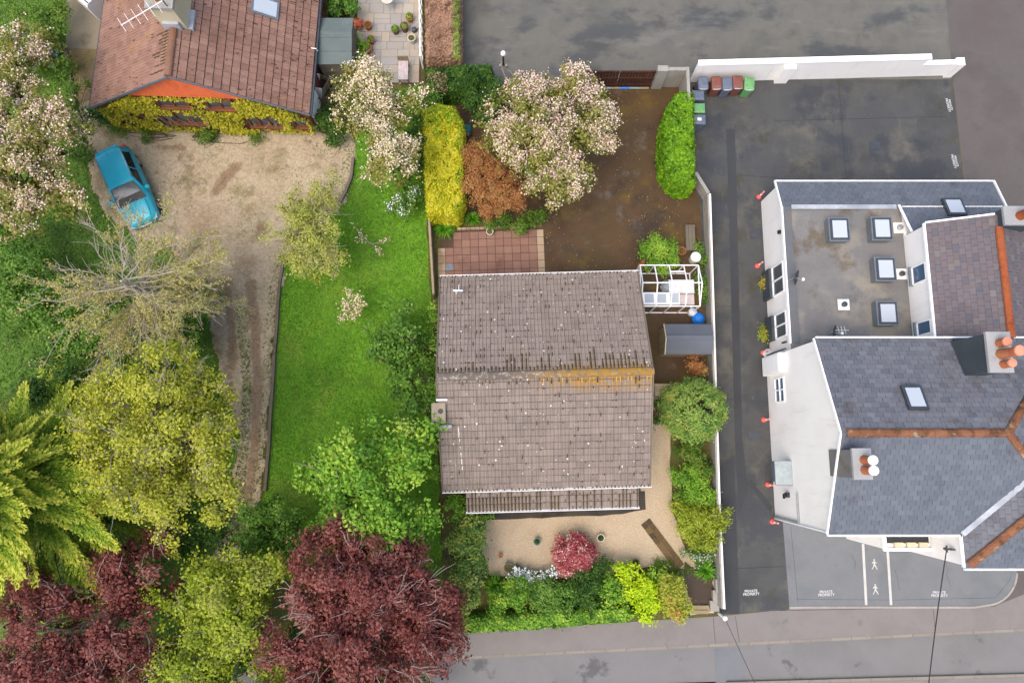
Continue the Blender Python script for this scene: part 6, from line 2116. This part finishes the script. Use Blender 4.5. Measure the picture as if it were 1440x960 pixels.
# --- trees of the neighbouring garden
tree('blossom_tree', 'pink and white blossom tree at the grass edge left of the teal car', 'tree', [(30, 100, 4.6, 50, 1.4), (62, 180, 5, 56, 1.6), (15, 230, 5, 60, 1.6), (78, 255, 4.4, 42, 1.3), (30, 305, 4, 46, 1.2), (25, 160, 5, 50, 1.5)],
     'blossom_leaf', (.12, .08), .36, 1.9, blossom=('petal', 6800, .078), seed=11, twigs=14, base=tuple(P(88, 215, 0)))
tree('blossom_tree', 'cream pink blossom tree between the stone terrace and the lawn', 'tree', [(520, 145, 3.8, 46, 1.3), (545, 200, 3.8, 44, 1.3), (500, 130, 3.4, 30, 1.0), (548, 240, 3.2, 26, 1.0), (570, 150, 3.4, 26, 1.0)],
     'blossom_leaf', (.11, .075), .32, 1.5, blossom=('petal_cream', 3900, .078), seed=12, twigs=16)
tree('blossom_tree', 'large pink and white blossom tree inside the rear yard', 'tree', [(765, 190, 3.8, 70, 1.4), (822, 170, 3.8, 46, 1.2), (772, 242, 3.6, 46, 1.1), (728, 155, 3.8, 46, 1.2), (795, 132, 3.6, 40, 1.1), (705, 195, 3.3, 30, 1.0), (838, 215, 3.3, 26, .9)],
     'blossom_leaf', (.11, .075), .32, 1.7, blossom=('petal', 7600, .075), seed=13, twigs=10)
tree('pale_leafed_tree', 'small round tree with fine pale yellow-green leaves between drive and lawn', 'tree', [(440, 325, 3, 42, 1.3), (422, 300, 2.8, 30, 1.0), (458, 350, 2.8, 32, 1.0), (428, 362, 2.6, 28, .9), (445, 285, 2.6, 26, .9)],
     'pale_tree', (.085, .06), .26, 1.5, 'grey_bark', .09, seed=14, twigs=40, twig_r=.009)
tree('yellow_leafed_tree', 'large tree with yellow-green spring leaves beside the drive', 'tree', [(222, 560, 7, 80, 1.8), (180, 615, 7, 66, 1.7), (270, 620, 6.8, 66, 1.7), (228, 680, 6.5, 70, 1.7), (290, 560, 6, 44, 1.3), (150, 570, 6, 40, 1.3), (295, 680, 6, 44, 1.3), (175, 680, 6, 44, 1.3)],
     'yellow_tree', (.10, .065), .34, 1.7, 'grey_bark', .2, seed=15, twigs=110, twig_r=.012, shell=.35, dens=.8)
tree('copper_maple', 'big copper red maple overhanging the front corner of the plot', 'tree', [(510, 850, 5.2, 105, 1.9), (440, 885, 4.8, 74, 1.6), (585, 860, 4.8, 72, 1.6), (465, 780, 4.8, 46, 1.4), (550, 795, 4.8, 50, 1.4), (520, 930, 5.2, 84, 1.7), (605, 925, 4.6, 48, 1.4), (412, 930, 4.4, 40, 1.3)],
     'red_acer', (.12, .075), .38, 2.1, 'pink_bark', .2, seed=16, twigs=110, twig_r=.017, shell=.3, dens=.75)
tree('copper_maple', 'copper red maple growing behind the golden cypress', 'tree', [(185, 800, 3.8, 54, 1.3), (65, 860, 4.4, 72, 1.5), (170, 895, 4.4, 70, 1.5), (35, 925, 4, 66, 1.4), (212, 765, 3, 28, .9), (205, 850, 3.8, 42, 1.2), (110, 945, 4.2, 60, 1.3)],
     'red_acer', (.12, .075), .38, 2.1, 'pink_bark', .16, seed=17, twigs=40, twig_r=.016, shell=.3, dens=.75)
tree('yellow_green_tree', 'bushy yellow-green tree between the two copper maples', 'tree', [(305, 840, 4.6, 68, 1.5), (280, 910, 4.6, 70, 1.5), (350, 800, 4.2, 50, 1.3), (340, 880, 4.6, 52, 1.4), (262, 950, 4.2, 48, 1.3), (360, 940, 4, 40, 1.2)],
     'yellow_green', (.11, .075), .36, 2.1, 'grey_bark', .14, seed=18, twigs=22, twig_r=.011)
tree('bright_green_tree', 'bright fresh green tree between the lawn and the bungalow', 'tree', [(512, 680, 4.2, 72, 1.6), (562, 650, 4.2, 40, 1.4), (472, 655, 3.8, 42, 1.2), (552, 735, 4, 54, 1.4), (586, 768, 3.4, 28, 1.0), (494, 740, 3.8, 48, 1.2), (572, 615, 3.6, 30, 1.1), (464, 700, 3.6, 38, 1.2)],
     'bright_green', (.15, .09), .4, 2.3, 'bark', .14, seed=19, twigs=12, twig_r=.011)
tree('laurel_bush', 'dark green bush against the west side of the bungalow roof', 'tree', [(580, 548, 2.6, 34, 1.1), (560, 485, 2.2, 36, 1.0), (588, 490, 2.2, 24, .9), (592, 590, 2.4, 24, 1.0), (545, 500, 2.0, 30, .9), (570, 455, 1.8, 30, .8)],
     'mid_green', (.13, .075), .3, 2.2, 'bark', .08, seed=20, low=-.6, base=tuple(P(575, 540, 0)))
tree('silver_leafed_bush', 'pale green bush at the lower end of the plank edging', 'tree', [(385, 738, 2.6, 36, 1.1), (362, 722, 2.2, 24, .9), (402, 770, 2.6, 28, .9), (360, 760, 2.2, 26, .9)],
     'mid_green', (.1, .07), .26, 2.0, 'bark', .07, seed=21, low=-.6)


# --- nearly bare larch with long grey branches
def larch():
    rng = np.random.default_rng(31)
    c = P(172, 396, 6.5)
    g0 = np.array([c.x - .0, c.y + .1, 0.0])
    t = thing('bare_larch', 'nearly bare tree with long radiating grey branches and ochre tufts by the car', 'tree', tuple(g0))
    mb = MB()
    top = np.array([0, -.1, 6.6])
    branch(mb, (0, 0, 0), top, .17, .05, rng, .03, 7, 7)
    tp, tv = [], []
    tw_ = MB()
    for k in range(84):
        a = rng.uniform(0, 2 * math.pi)
        z0 = rng.uniform(2.8, 6.4)
        ln = rng.uniform(1.7, 3.9) * (1.12 if math.cos(a - 2.6) > .2 else .95)
        d = np.array([math.cos(a), math.sin(a), 0])
        st_ = np.array([rng.normal(0, .12), rng.normal(-.1, .12), z0])
        bend = rng.normal(0, .38)
        sd = np.array([-d[1], d[0], 0])
        pts = []
        for q in range(7):
            tq = q / 6
            pts.append(st_ + d * ln * tq + sd * ln * bend * tq * tq + np.array([rng.normal(0, .05), rng.normal(0, .05), .5 * tq - .35 * tq * tq + rng.normal(0, .03)]))
        r0 = .02 * ln / 3.2
        mb.tube([tuple(p) for p in pts], [r0 * (1 - .8 * q / 6) + .005 for q in range(7)], 4)
        for q in range(rng.integers(12, 19)):
            tq = rng.uniform(.2, 1)
            i0 = min(5, int(tq * 6))
            p = pts[i0] + (pts[i0 + 1] - pts[i0]) * (tq * 6 - i0)
            sgn = rng.choice([-1, 1])
            e = p + d * rng.uniform(.25, .8) + sd * sgn * rng.uniform(.1, .55) + np.array([0, 0, rng.uniform(-.05, .3)])
            mm_ = (p + e) / 2 + rng.normal(0, .05, 3)
            tw_.tube([tuple(p), tuple(mm_), tuple(e)], [.013, .010, .005], 3)
            dense = .75 if (d[1] < .25 or d[0] > .3) else .2
            if rng.random() < .8 * dense:
                m_ = rng.integers(16, 44)
                s_ = rng.random(m_)[:, None]
                tp.append(p + (e - p) * s_ + rng.normal(0, .075, (m_, 3)))
                tv.append(np.full(m_, rng.normal(.5, .2)) + rng.normal(0, .15, m_))
    attach('trunk', mb.mesh('trunk', M['grey_bark']), t)
    attach('twigs', tw_.mesh('twigs', M['grey_bark']), t)['kind'] = 'stuff'
    tp = np.concatenate(tp)
    tv = np.concatenate(tv)
    n = len(tp)
    attach('crown', leaf_mesh('crown', tp, rng.normal(0, .6, (n, 3)) + np.array([0, 0, .8]), rng.uniform(.06, .13, n), rng.uniform(.03, .07, n), tv, L['larch_tuft'], rng=rng), t)


larch()


# --- golden cypress with long feathery sprays
def cypress():
    rng = np.random.default_rng(32)
    c = P(40, 690, 5.0)
    t = thing('golden_cypress', 'large golden green cypress with feathery drooping sprays at the left', 'tree', (c.x, c.y, 0))
    mb = MB()
    H_ = 9.5
    branch(mb, (0, 0, 0), (0, 0, H_), .3, .04, rng, .01, 8, 8)
    P_, A_, Nn, V_, S_l = [], [], [], [], []
    for k in range(250):
        z0 = 1.2 + (H_ - 1.4) * (rng.random() ** .8)
        ln = (1 - (z0 / (H_ + 1.0)) ** 1.3) * 6.0 * rng.uniform(.6, 1.12) + .5
        a = rng.uniform(0, 2 * math.pi)
        d = np.array([math.cos(a), math.sin(a), 0])
        sd = np.array([-d[1], d[0], 0])
        rise = rng.uniform(.05, .3)
        def axis(tq):
            return np.array([0, 0, z0]) + d * ln * tq + np.array([0, 0, ln * (rise * tq - .28 * tq * tq)]) + sd * .12 * ln * math.sin(tq * 3 + a)
        mb.tube([tuple(axis(q / 4)) for q in range(5)], [.035, .028, .02, .014, .006], 4)
        t0 = max(.1, 1 - 2.2 / ln)
        n_al = int(38 * min(1.2, (1 - t0) * ln / 2) + 5)
        for q in range(n_al):
            tq = t0 + (1 - t0) * (q + rng.random()) / n_al
            p = axis(min(1, tq))
            rel = (tq - t0) / (1 - t0)
            wl = (.62 * (1 - rel) ** .8 + .1) * rng.uniform(.7, 1.15) * min(1.0, rel * 4 + .45)
            for sgn in (-1, 1):
                dirv = unit(d * .75 + sd * sgn * .75 + np.array([0, 0, rng.uniform(-.15, .2)]))
                m_ = max(3, int(wl / .045))
                ss = (np.arange(m_) + .5) / m_
                pp = p + dirv * (ss * wl)[:, None] + rng.normal(0, .022, (m_, 3))
                P_.append(pp)
                A_.append(np.tile(dirv * .6 + d * .6, (m_, 1)) + rng.normal(0, .25, (m_, 3)))
                Nn.append(np.tile(np.array([0, 0, 1.0]), (m_, 1)) + rng.normal(0, .4, (m_, 3)))
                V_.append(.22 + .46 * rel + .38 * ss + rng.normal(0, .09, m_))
                S_l.append(np.full(m_, .135))
    pos = np.concatenate(P_)
    attach('trunk', mb.mesh('trunk', M['bark']), t)
    n = len(pos)
    sz = rng.uniform(.75, 1.25, n)
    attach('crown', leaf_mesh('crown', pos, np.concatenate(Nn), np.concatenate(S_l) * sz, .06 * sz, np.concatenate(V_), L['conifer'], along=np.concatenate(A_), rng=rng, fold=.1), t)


cypress()

# --- lawn saplings
def sapling(label, px_, py_, arms, leafm, petal, seed, ln=1.0, z=1.1, cnt=50):
    rng = np.random.default_rng(seed)
    c = P(px_, py_, 0)
    t = thing('young_tree', label, 'tree', tuple(c))
    mb = MB()
    branch(mb, (0, 0, 0), (0, 0, z), .025, .015, rng, .02, 4, 5)
    pos = []
    for a, l_ in arms:
        e = np.array([math.cos(a) * l_, math.sin(a) * l_, z + rng.uniform(.1, .5)])
        branch(mb, (0, 0, z * .8), e, .018, .006, rng, .08, 4, 4)
        s_ = rng.uniform(.35, 1.08, (cnt, 1))
        pos.append(np.array([0, 0, z * .8]) * (1 - s_) + e * s_ + rng.normal(0, .085, (cnt, 3)))
    pos = np.concatenate(pos)
    n = len(pos)
    attach('trunk', mb.mesh('trunk', M['grey_bark']), t)
    attach('crown', leaf_mesh('crown', pos, rng.normal(0, .5, (n, 3)) + np.array([0, 0, 1]), rng.uniform(.07, .13, n), rng.uniform(.05, .08, n), rng.random(n), L[leafm], rng=rng), t)
    if petal:
        k = rng.random(n) < .55
        attach('blossom', leaf_mesh('blossom', pos[k] + np.array([0, 0, .06]), rng.normal(0, .5, (k.sum(), 3)) + np.array([0, 0, 1]), .09, .08, rng.random(k.sum()), L[petal], rng=rng), t)


sapling('young sapling with pale green leaf clusters standing alone on the lawn', 506, 440, [(.3, .5), (1.1, .6), (1.9, .75), (2.7, .5), (3.9, .85), (4.7, .55), (5.6, .4), (3.3, .4)], 'pale_tree', 'petal_cream', 41, cnt=70)
sapling('thin four armed blossom sapling lying low over the lawn', 527, 348, [(.1, .9), (2.4, 1.1), (-.9, .9), (2.9, .6)], 'blossom_leaf', 'petal', 42, z=.7, cnt=26)

# --- hedges
hedge('gold_hedge', 'clipped golden yellow conifer hedge beside the red slab patio', [(597, 165), (615, 157), (640, 160), (652, 185), (653, 240), (652, 290), (645, 310), (604, 308), (600, 240)], 0, 1.75, 'gold_hedge', (.11, .05), 1000, 51, .3, core=None, second=('hedge_green', 1700, .075, lambda x, y: (y + .5 * np.sin(x * 5 + y * 3) + .4 * np.sin(x * 11) > 1.2) | (x + .25 * np.sin(y * 4) > .68)))
hedge('green_hedge', 'clipped bright green hedge bulging over the yard wall', [(970, 138), (950, 139), (938, 155), (930, 182), (928, 215), (931, 243), (941, 262), (958, 271), (972, 268)], 0, 1.7, 'hedge_green', (.1, .06), 1000, 52, .45, core=None)
hedge('brown_topped_hedge', 'broad hedge with dead pinkish brown top and green face beside the lane', [(600, -40), (647, -40), (648, 92), (602, 94)], 0, 1.5, 'dead_pink', (.12, .03), 800, 53, .25, core=None,
      second=('bright_green', 2600, .07, lambda x, y: x > .52))
hedge('dark_hedge', 'dark green hedge along the north edge of the rear yard', [(600, 105), (690, 100), (695, 122), (650, 135), (615, 138), (604, 125)], 0, 1.4, 'dark_green', (.11, .055), 800, 54, .3, core=None, second=('dead_pink', 260, .08, lambda x, y: (x < -.4) & (y < .3)))
hedge('low_front_hedge', 'low clipped green hedge along the pavement in front of the plot', [(655, 866), (760, 860), (860, 853), (900, 860), (880, 870), (760, 880), (648, 886)], 0, .85, 'bright_green', (.09, .055), 900, 55, .2, core=None)

# --- shrubs (label, lobes, leaf palette)
SH = [
    ('yard_shrub', 'dark green rounded shrub on the yard side of the narrow path under the blossom tree', [(680, 155, 1.4, 26, .8), (672, 130, 1.2, 22, .7), (700, 130, 1.2, 18, .6)], 'dark_green', (.11, .06), None),
    ('yard_shrub', 'narrow green shrub at the top end of the golden hedge', [(607, 148, 1.2, 12, .6), (602, 130, 1.1, 10, .5)], 'mid_green', (.09, .06), None),
    ('orange_acer', 'orange brown leaved acer shrub beside the golden hedge', [(690, 255, 1.5, 38, .7), (672, 222, 1.4, 22, .6), (715, 270, 1.4, 28, .6), (690, 283, 1.2, 26, .5)], 'orange_acer', (.1, .045), None),
    ('red_leaf_shrub', 'small coral red shrub showing through the blossom tree', [(751, 182, 3.9, 7, .35)], 'red_flower', (.1, .06), None),
    ('dark_bush', 'dark green bush between the cream blossom tree and the golden hedge', [(580, 205, 1.2, 18, .8), (578, 235, 1.1, 18, .7), (588, 175, 1.0, 12, .6)], 'dark_green', (.11, .065), None),
    ('white_flowered_shrub', 'small white flowered shrub at the lawn edge by the golden hedge', [(566, 292, .8, 16, .5), (580, 275, .8, 14, .5)], 'mid_green', (.09, .055), ('white_petal', 170, .08)),
    ('bed_plants', 'green bed plants between the patio and the orange acer', [(700, 313, .35, 12, .25), (725, 313, .35, 14, .25), (750, 305, .35, 12, .25)], 'ground_green', (.09, .05), None),
    ('bright_yard_shrub', 'bright green leafy shrub in front of the greenhouse frame', [(930, 358, .8, 22, .5), (918, 360, .7, 14, .4), (943, 362, .7, 12, .4)], 'bright_green', (.11, .05), None),
    ('round_shrub', 'large dense round green shrub spilling over the car park wall', [(974, 576, 1.3, 42, 1.1)], 'round_shrub', (.13, .055), ('orange_acer', 60, .07)),
    ('border_shrub', 'green border shrub with peach flowers just below the round shrub', [(970, 640, .6, 18, .4), (985, 655, .5, 16, .4)], 'ground_green', (.1, .05), ('orange_acer', 90, .07)),
    ('border_shrub', 'fresh green leafy border mass along the low wall', [(968, 675, .6, 22, .45), (985, 690, .6, 18, .45), (965, 705, .5, 16, .4)], 'bright_green', (.14, .045), None),
    ('border_shrub', 'yellowish green shrub hanging over the low wall onto the car park', [(975, 740, .9, 24, .55), (1005, 730, .9, 18, .5), (960, 725, .7, 16, .45), (990, 755, .8, 18, .5)], 'yellow_green', (.14, .05), None),
    ('mauve_flower', 'patch of pale mauve flowers beside the low wall', [(973, 775, .3, 13, .2), (994, 772, .3, 10, .2)], 'mid_green', (.07, .04), ('mauve_petal', 150, .06)),
    ('red_shrub', 'round red pink azalea standing in the front gravel', [(807, 779, .55, 27, .55)], 'red_flower', (.1, .05), None),
    ('variegated_shrub', 'tall glossy variegated shrub beside the front gravel', [(655, 770, 1.3, 26, .7), (660, 805, 1.3, 26, .7), (648, 835, 1.2, 24, .6), (665, 745, 1.2, 20, .6)], 'variegated', (.13, .07), None),
    ('porch_shrub', 'bright green shrub at the end of the porch roof', [(645, 715, 1.0, 14, .6), (668, 735, .7, 14, .4)], 'bright_green', (.12, .05), None),
    ('white_flower', 'clump of bright white flowers at the edge of the front gravel', [(735, 808, .35, 13, .2), (755, 812, .35, 14, .2)], 'mid_green', (.08, .05), ('white_petal', 800, .1)),
    ('front_shrub', 'green leafy shrub below the white flowers', [(725, 832, .7, 22, .5), (705, 845, .6, 18, .4)], 'bright_green', (.11, .06), None),
    ('front_shrub', 'dull green shrub below the red azalea', [(765, 835, .6, 24, .45), (790, 840, .6, 22, .45), (775, 855, .5, 20, .4)], 'mid_green', (.1, .05), None),
    ('front_shrub', 'olive green shrub between the red azalea and the lime shrub', [(825, 820, .7, 24, .5), (845, 805, .6, 16, .4), (820, 845, .6, 20, .45)], 'dark_green', (.1, .05), None),
    ('front_shrub', 'mid green shrub against the lime shrub', [(865, 830, .8, 20, .55), (868, 850, .7, 16, .5)], 'bright_green', (.11, .07), None),
    ('lime_shrub', 'vivid lime yellow shrub at the front of the plot', [(895, 825, .9, 24, .5), (885, 808, .8, 16, .45), (910, 850, .8, 20, .45), (915, 832, .8, 16, .45)], 'lime', (.11, .08), None),
    ('small_green_shrub', 'small green shrub between the lime shrub and the block path', [(922, 808, .5, 14, .35)], 'bright_green', (.1, .06), None),
    ('photinia', 'yellow and red tinted shrub beside the front steps', [(945, 835, .8, 22, .55), (955, 850, .7, 18, .5), (940, 822, .7, 16, .45)], 'photinia', (.1, .065), None),
    ('pink_flower', 'scatter of small pink red flowers at the foot of the block path', [(930, 795, .12, 10, .08), (942, 803, .12, 9, .08), (955, 812, .1, 8, .08)], 'ground_green', (.05, .03), ('red_flower', 40, .07)),
    ('undergrowth', 'leafy green shrub at the top left near the concrete pad', [(55, 40, 1.2, 32, .7), (75, 70, 1.0, 22, .6), (40, 75, 1.1, 30, .7), (75, 20, 1.1, 24, .7), (85, 100, .8, 16, .5)], 'ground_green', (.14, .08), None),
    ('undergrowth', 'low green shrub between the blossom tree and the drive', [(95, 130, .8, 16, .5), (105, 175, .7, 14, .4), (110, 215, .6, 14, .4)], 'ground_green', (.12, .07), None),
    ('undergrowth', 'mixed green thicket at the left edge under the bare tree', [(30, 370, 2.0, 46, 1.0), (60, 420, 2.0, 44, 1.0), (25, 440, 2.2, 44, 1.0), (95, 450, 2.0, 40, .9), (130, 480, 2.0, 36, .9), (15, 330, 1.8, 36, .9)], 'mid_green', (.13, .075), None),
    ('undergrowth', 'olive shrub thicket below the bare tree', [(180, 470, 2.2, 50, .9), (240, 450, 2.2, 46, .9), (270, 480, 2.0, 36, .8), (210, 420, 1.8, 40, .8), (265, 420, 1.6, 32, .7), (170, 430, 1.8, 34, .8)], 'mid_green', (.12, .065), ('petal_cream', 200, .08)),
    ('undergrowth', 'dark green thicket between the yellow tree and the cypress', [(90, 540, 2.6, 50, 1.1), (120, 700, 2.2, 50, 1.0), (140, 640, 2.2, 40, 1.0), (240, 745, 1.6, 36, .8), (290, 755, 1.2, 30, .7)], 'dark_green', (.13, .075), None),
    ('verge_shrub', 'dark green shrubs growing under the copper maple by the road', [(420, 960, 2.0, 60, 1.0), (500, 965, 2.2, 60, 1.0), (570, 955, 1.8, 45, .9), (300, 965, 2.2, 60, 1.0), (180, 955, 2.0, 60, 1.0), (60, 960, 2.0, 60, 1.0), (470, 900, 1.8, 50, .9), (560, 900, 1.6, 40, .8)], 'dark_green', (.15, .09), None),
    ('wall_base_plant', 'low green plants at the foot of the cottage climber', [(165, 178, .4, 11, .25), (210, 190, .3, 9, .2), (290, 196, .35, 12, .25), (360, 190, .25, 8, .2)], 'ground_green', (.1, .05), None),
    ('wall_base_shrub', 'dark green shrub at the cottage corner under the gutter', [(140, 158, 1.0, 13, .7), (152, 165, .8, 11, .6)], 'dark_green', (.1, .06), None),
    ('corner_shrub', 'dark green shrub below the trellis at the cottage corner', [(460, 168, .8, 14, .6), (475, 175, .7, 12, .5), (472, 195, .5, 12, .4)], 'dark_green', (.1, .06), None),
    ('terrace_plant', 'leafy green plant growing beside the outbuilding on the terrace edge', [(505, 60, .5, 10, .35), (505, 80, .4, 10, .3), (506, 100, .45, 10, .35), (504, 112, .4, 9, .3)], 'bright_green', (.12, .07), None),
    ('terrace_plant', 'mixed green plants north of the grey boarded shed', [(475, 12, .7, 14, .5), (490, 14, .8, 12, .5), (480, -8, .8, 14, .5), (465, -5, .7, 12, .4)], 'mid_green', (.13, .07), None),
    ('side_shrub', 'dark green shrub in the gap between the bungalow and the round shrub', [(925, 560, .5, 12, .35), (922, 585, .4, 10, .3)], 'dark_green', (.1, .06), None),
    ('side_shrub', 'dry brown leaved shrub beside the shed in the shaded yard', [(978, 512, .6, 12, .4)], 'orange_acer', (.09, .05), None),
    ('wall_weeds', 'green weeds along the inside of the low car park wall', [(988, 350, .3, 6, .25), (989, 370, .3, 7, .25), (990, 390, .3, 6, .25), (991, 405, .3, 6, .25), (993, 420, .3, 6, .2)], 'mid_green', (.09, .04), None),
    ('wall_plant', 'rusty orange plant at the foot of the white extension wall', [(1078, 400, .2, 6, .15), (1077, 395, .2, 5, .15)], 'photinia', (.08, .05), None),
    ('wall_plant', 'yellow tipped plant between the two windows of the extension wall', [(1077, 470, .2, 6, .2), (1076, 462, .2, 5, .15)], 'photinia', (.08, .05), None),
    ('fence_bush', 'lush green bush at the lower end of the timber fence', [(606, 440, 1.2, 9, .6), (603, 470, 1.2, 9, .6), (607, 510, 1.2, 8, .6), (610, 630, 1.2, 8, .6), (613, 660, 1.2, 9, .6)], 'bright_green', (.11, .06), None),
]
for k, (nm, lab, lo_, lm_, lf_, fl_) in enumerate(SH):
    kw = dict(clump=.36, dens=1.0, shell=.5, lai=2.4, bough=3.5, bspread=1.0) if nm in ('undergrowth', 'verge_shrub') else dict(lai=5.0, dens=2.4, shell=.92, bough=40, bspread=.5, clump=.17, irr=.2) if nm in ('round_shrub', 'red_shrub') else {}
    shrub(nm, lab, lo_, lm_, lf_, seed=100 + k, flowers=fl_, **kw, cat='plant' if 'flower' in nm or 'plant' in nm or 'weeds' in nm else 'shrub')
strappy('strap_plant', 'clump of arching strap leaves at the foot of the golden hedge', 625, 322, 17, 'strap', 120, 61)
strappy('strap_plant', 'green strap leaved plant between the patio bed and the orange acer', 665, 308, 12, 'strap', 80, 62)
strappy('strap_plant', 'strap leaved clump beside the low wall above the front steps', 992, 800, 17, 'strap', 130, 63)
strappy('strap_plant', 'upright grassy clump between the variegated shrub and the white flowers', 697, 822, 17, 'strap', 150, 64, h=.5)
strappy('strap_plant', 'long leaved green clump along the low wall below the peach flowers', 975, 665, 20, 'strap', 140, 65)
strappy('strap_plant', 'grassy tuft at the left end of the porch roof', 676, 740, 10, 'strap', 70, 66)


# --- climber on the cottage gable
def climber():
    rng = np.random.default_rng(71)
    n = 12000
    x = rng.uniform(-4.85, 4.9, n)
    z = rng.uniform(.15, 3.3, n)
    lim = 2.2 + (4.9 - np.abs(x)) * .58
    keep = (z < lim - .15)
    for x0_, x1_, z0_, z1_ in ((-1.8, -.3, 2.25, 3.15), (.5, 1.8, 2.25, 3.15), (-2.35, -.2, .62, 1.8), (1.75, 3.5, .58, 1.75), (3.95, 4.8, .62, 1.65)):
        keep &= ~((x > x0_) & (x < x1_) & (z > z0_) & (z < z1_))
    bare = np.sin(x * 2.1 + 1.3 + np.sin(z * 5)) * np.sin(z * 3.0 + x) + .35 * np.sin(x * 7.3) * np.sin(z * 6.1) > .62
    low_bare = (z < .45) & (x > 2.0)
    keep &= ~bare & ~low_bare
    x, z = x[keep], z[keep]
    n = len(x)
    depth = rng.uniform(.02, .2, n) + .14 * (1 - z / 3.3)
    pos = np.stack([x, -depth, z], 1)
    t = thing('wall_climber', 'yellow-green climber covering the lower gable wall of the cottage', 'climber', tuple(CO), CR)
    nrm = rng.normal(0, .45, (n, 3)) + np.array([0, -.6, .7])
    val = .55 + .25 * np.sin(x * 1.4 + z * 2) + rng.normal(0, .2, n) - .25 * (np.abs(x) > 4.2)
    sz = rng.uniform(.08, .15, n)
    attach('foliage', leaf_mesh('foliage', pos, nrm, sz, sz * .7, val, L['ivy_yellow'], rng=rng), t)
    mb = MB()
    for k in range(60):
        x0_ = rng.uniform(-4.7, 4.7)
        branch(mb, (x0_, -.04, 0), (x0_ + rng.uniform(-1, 1), -.08, rng.uniform(1.0, 2.6)), .022, .008, rng, .08, 5, 4)
    attach('stems', mb.mesh('stems', M['grey_bark']), t)


climber()
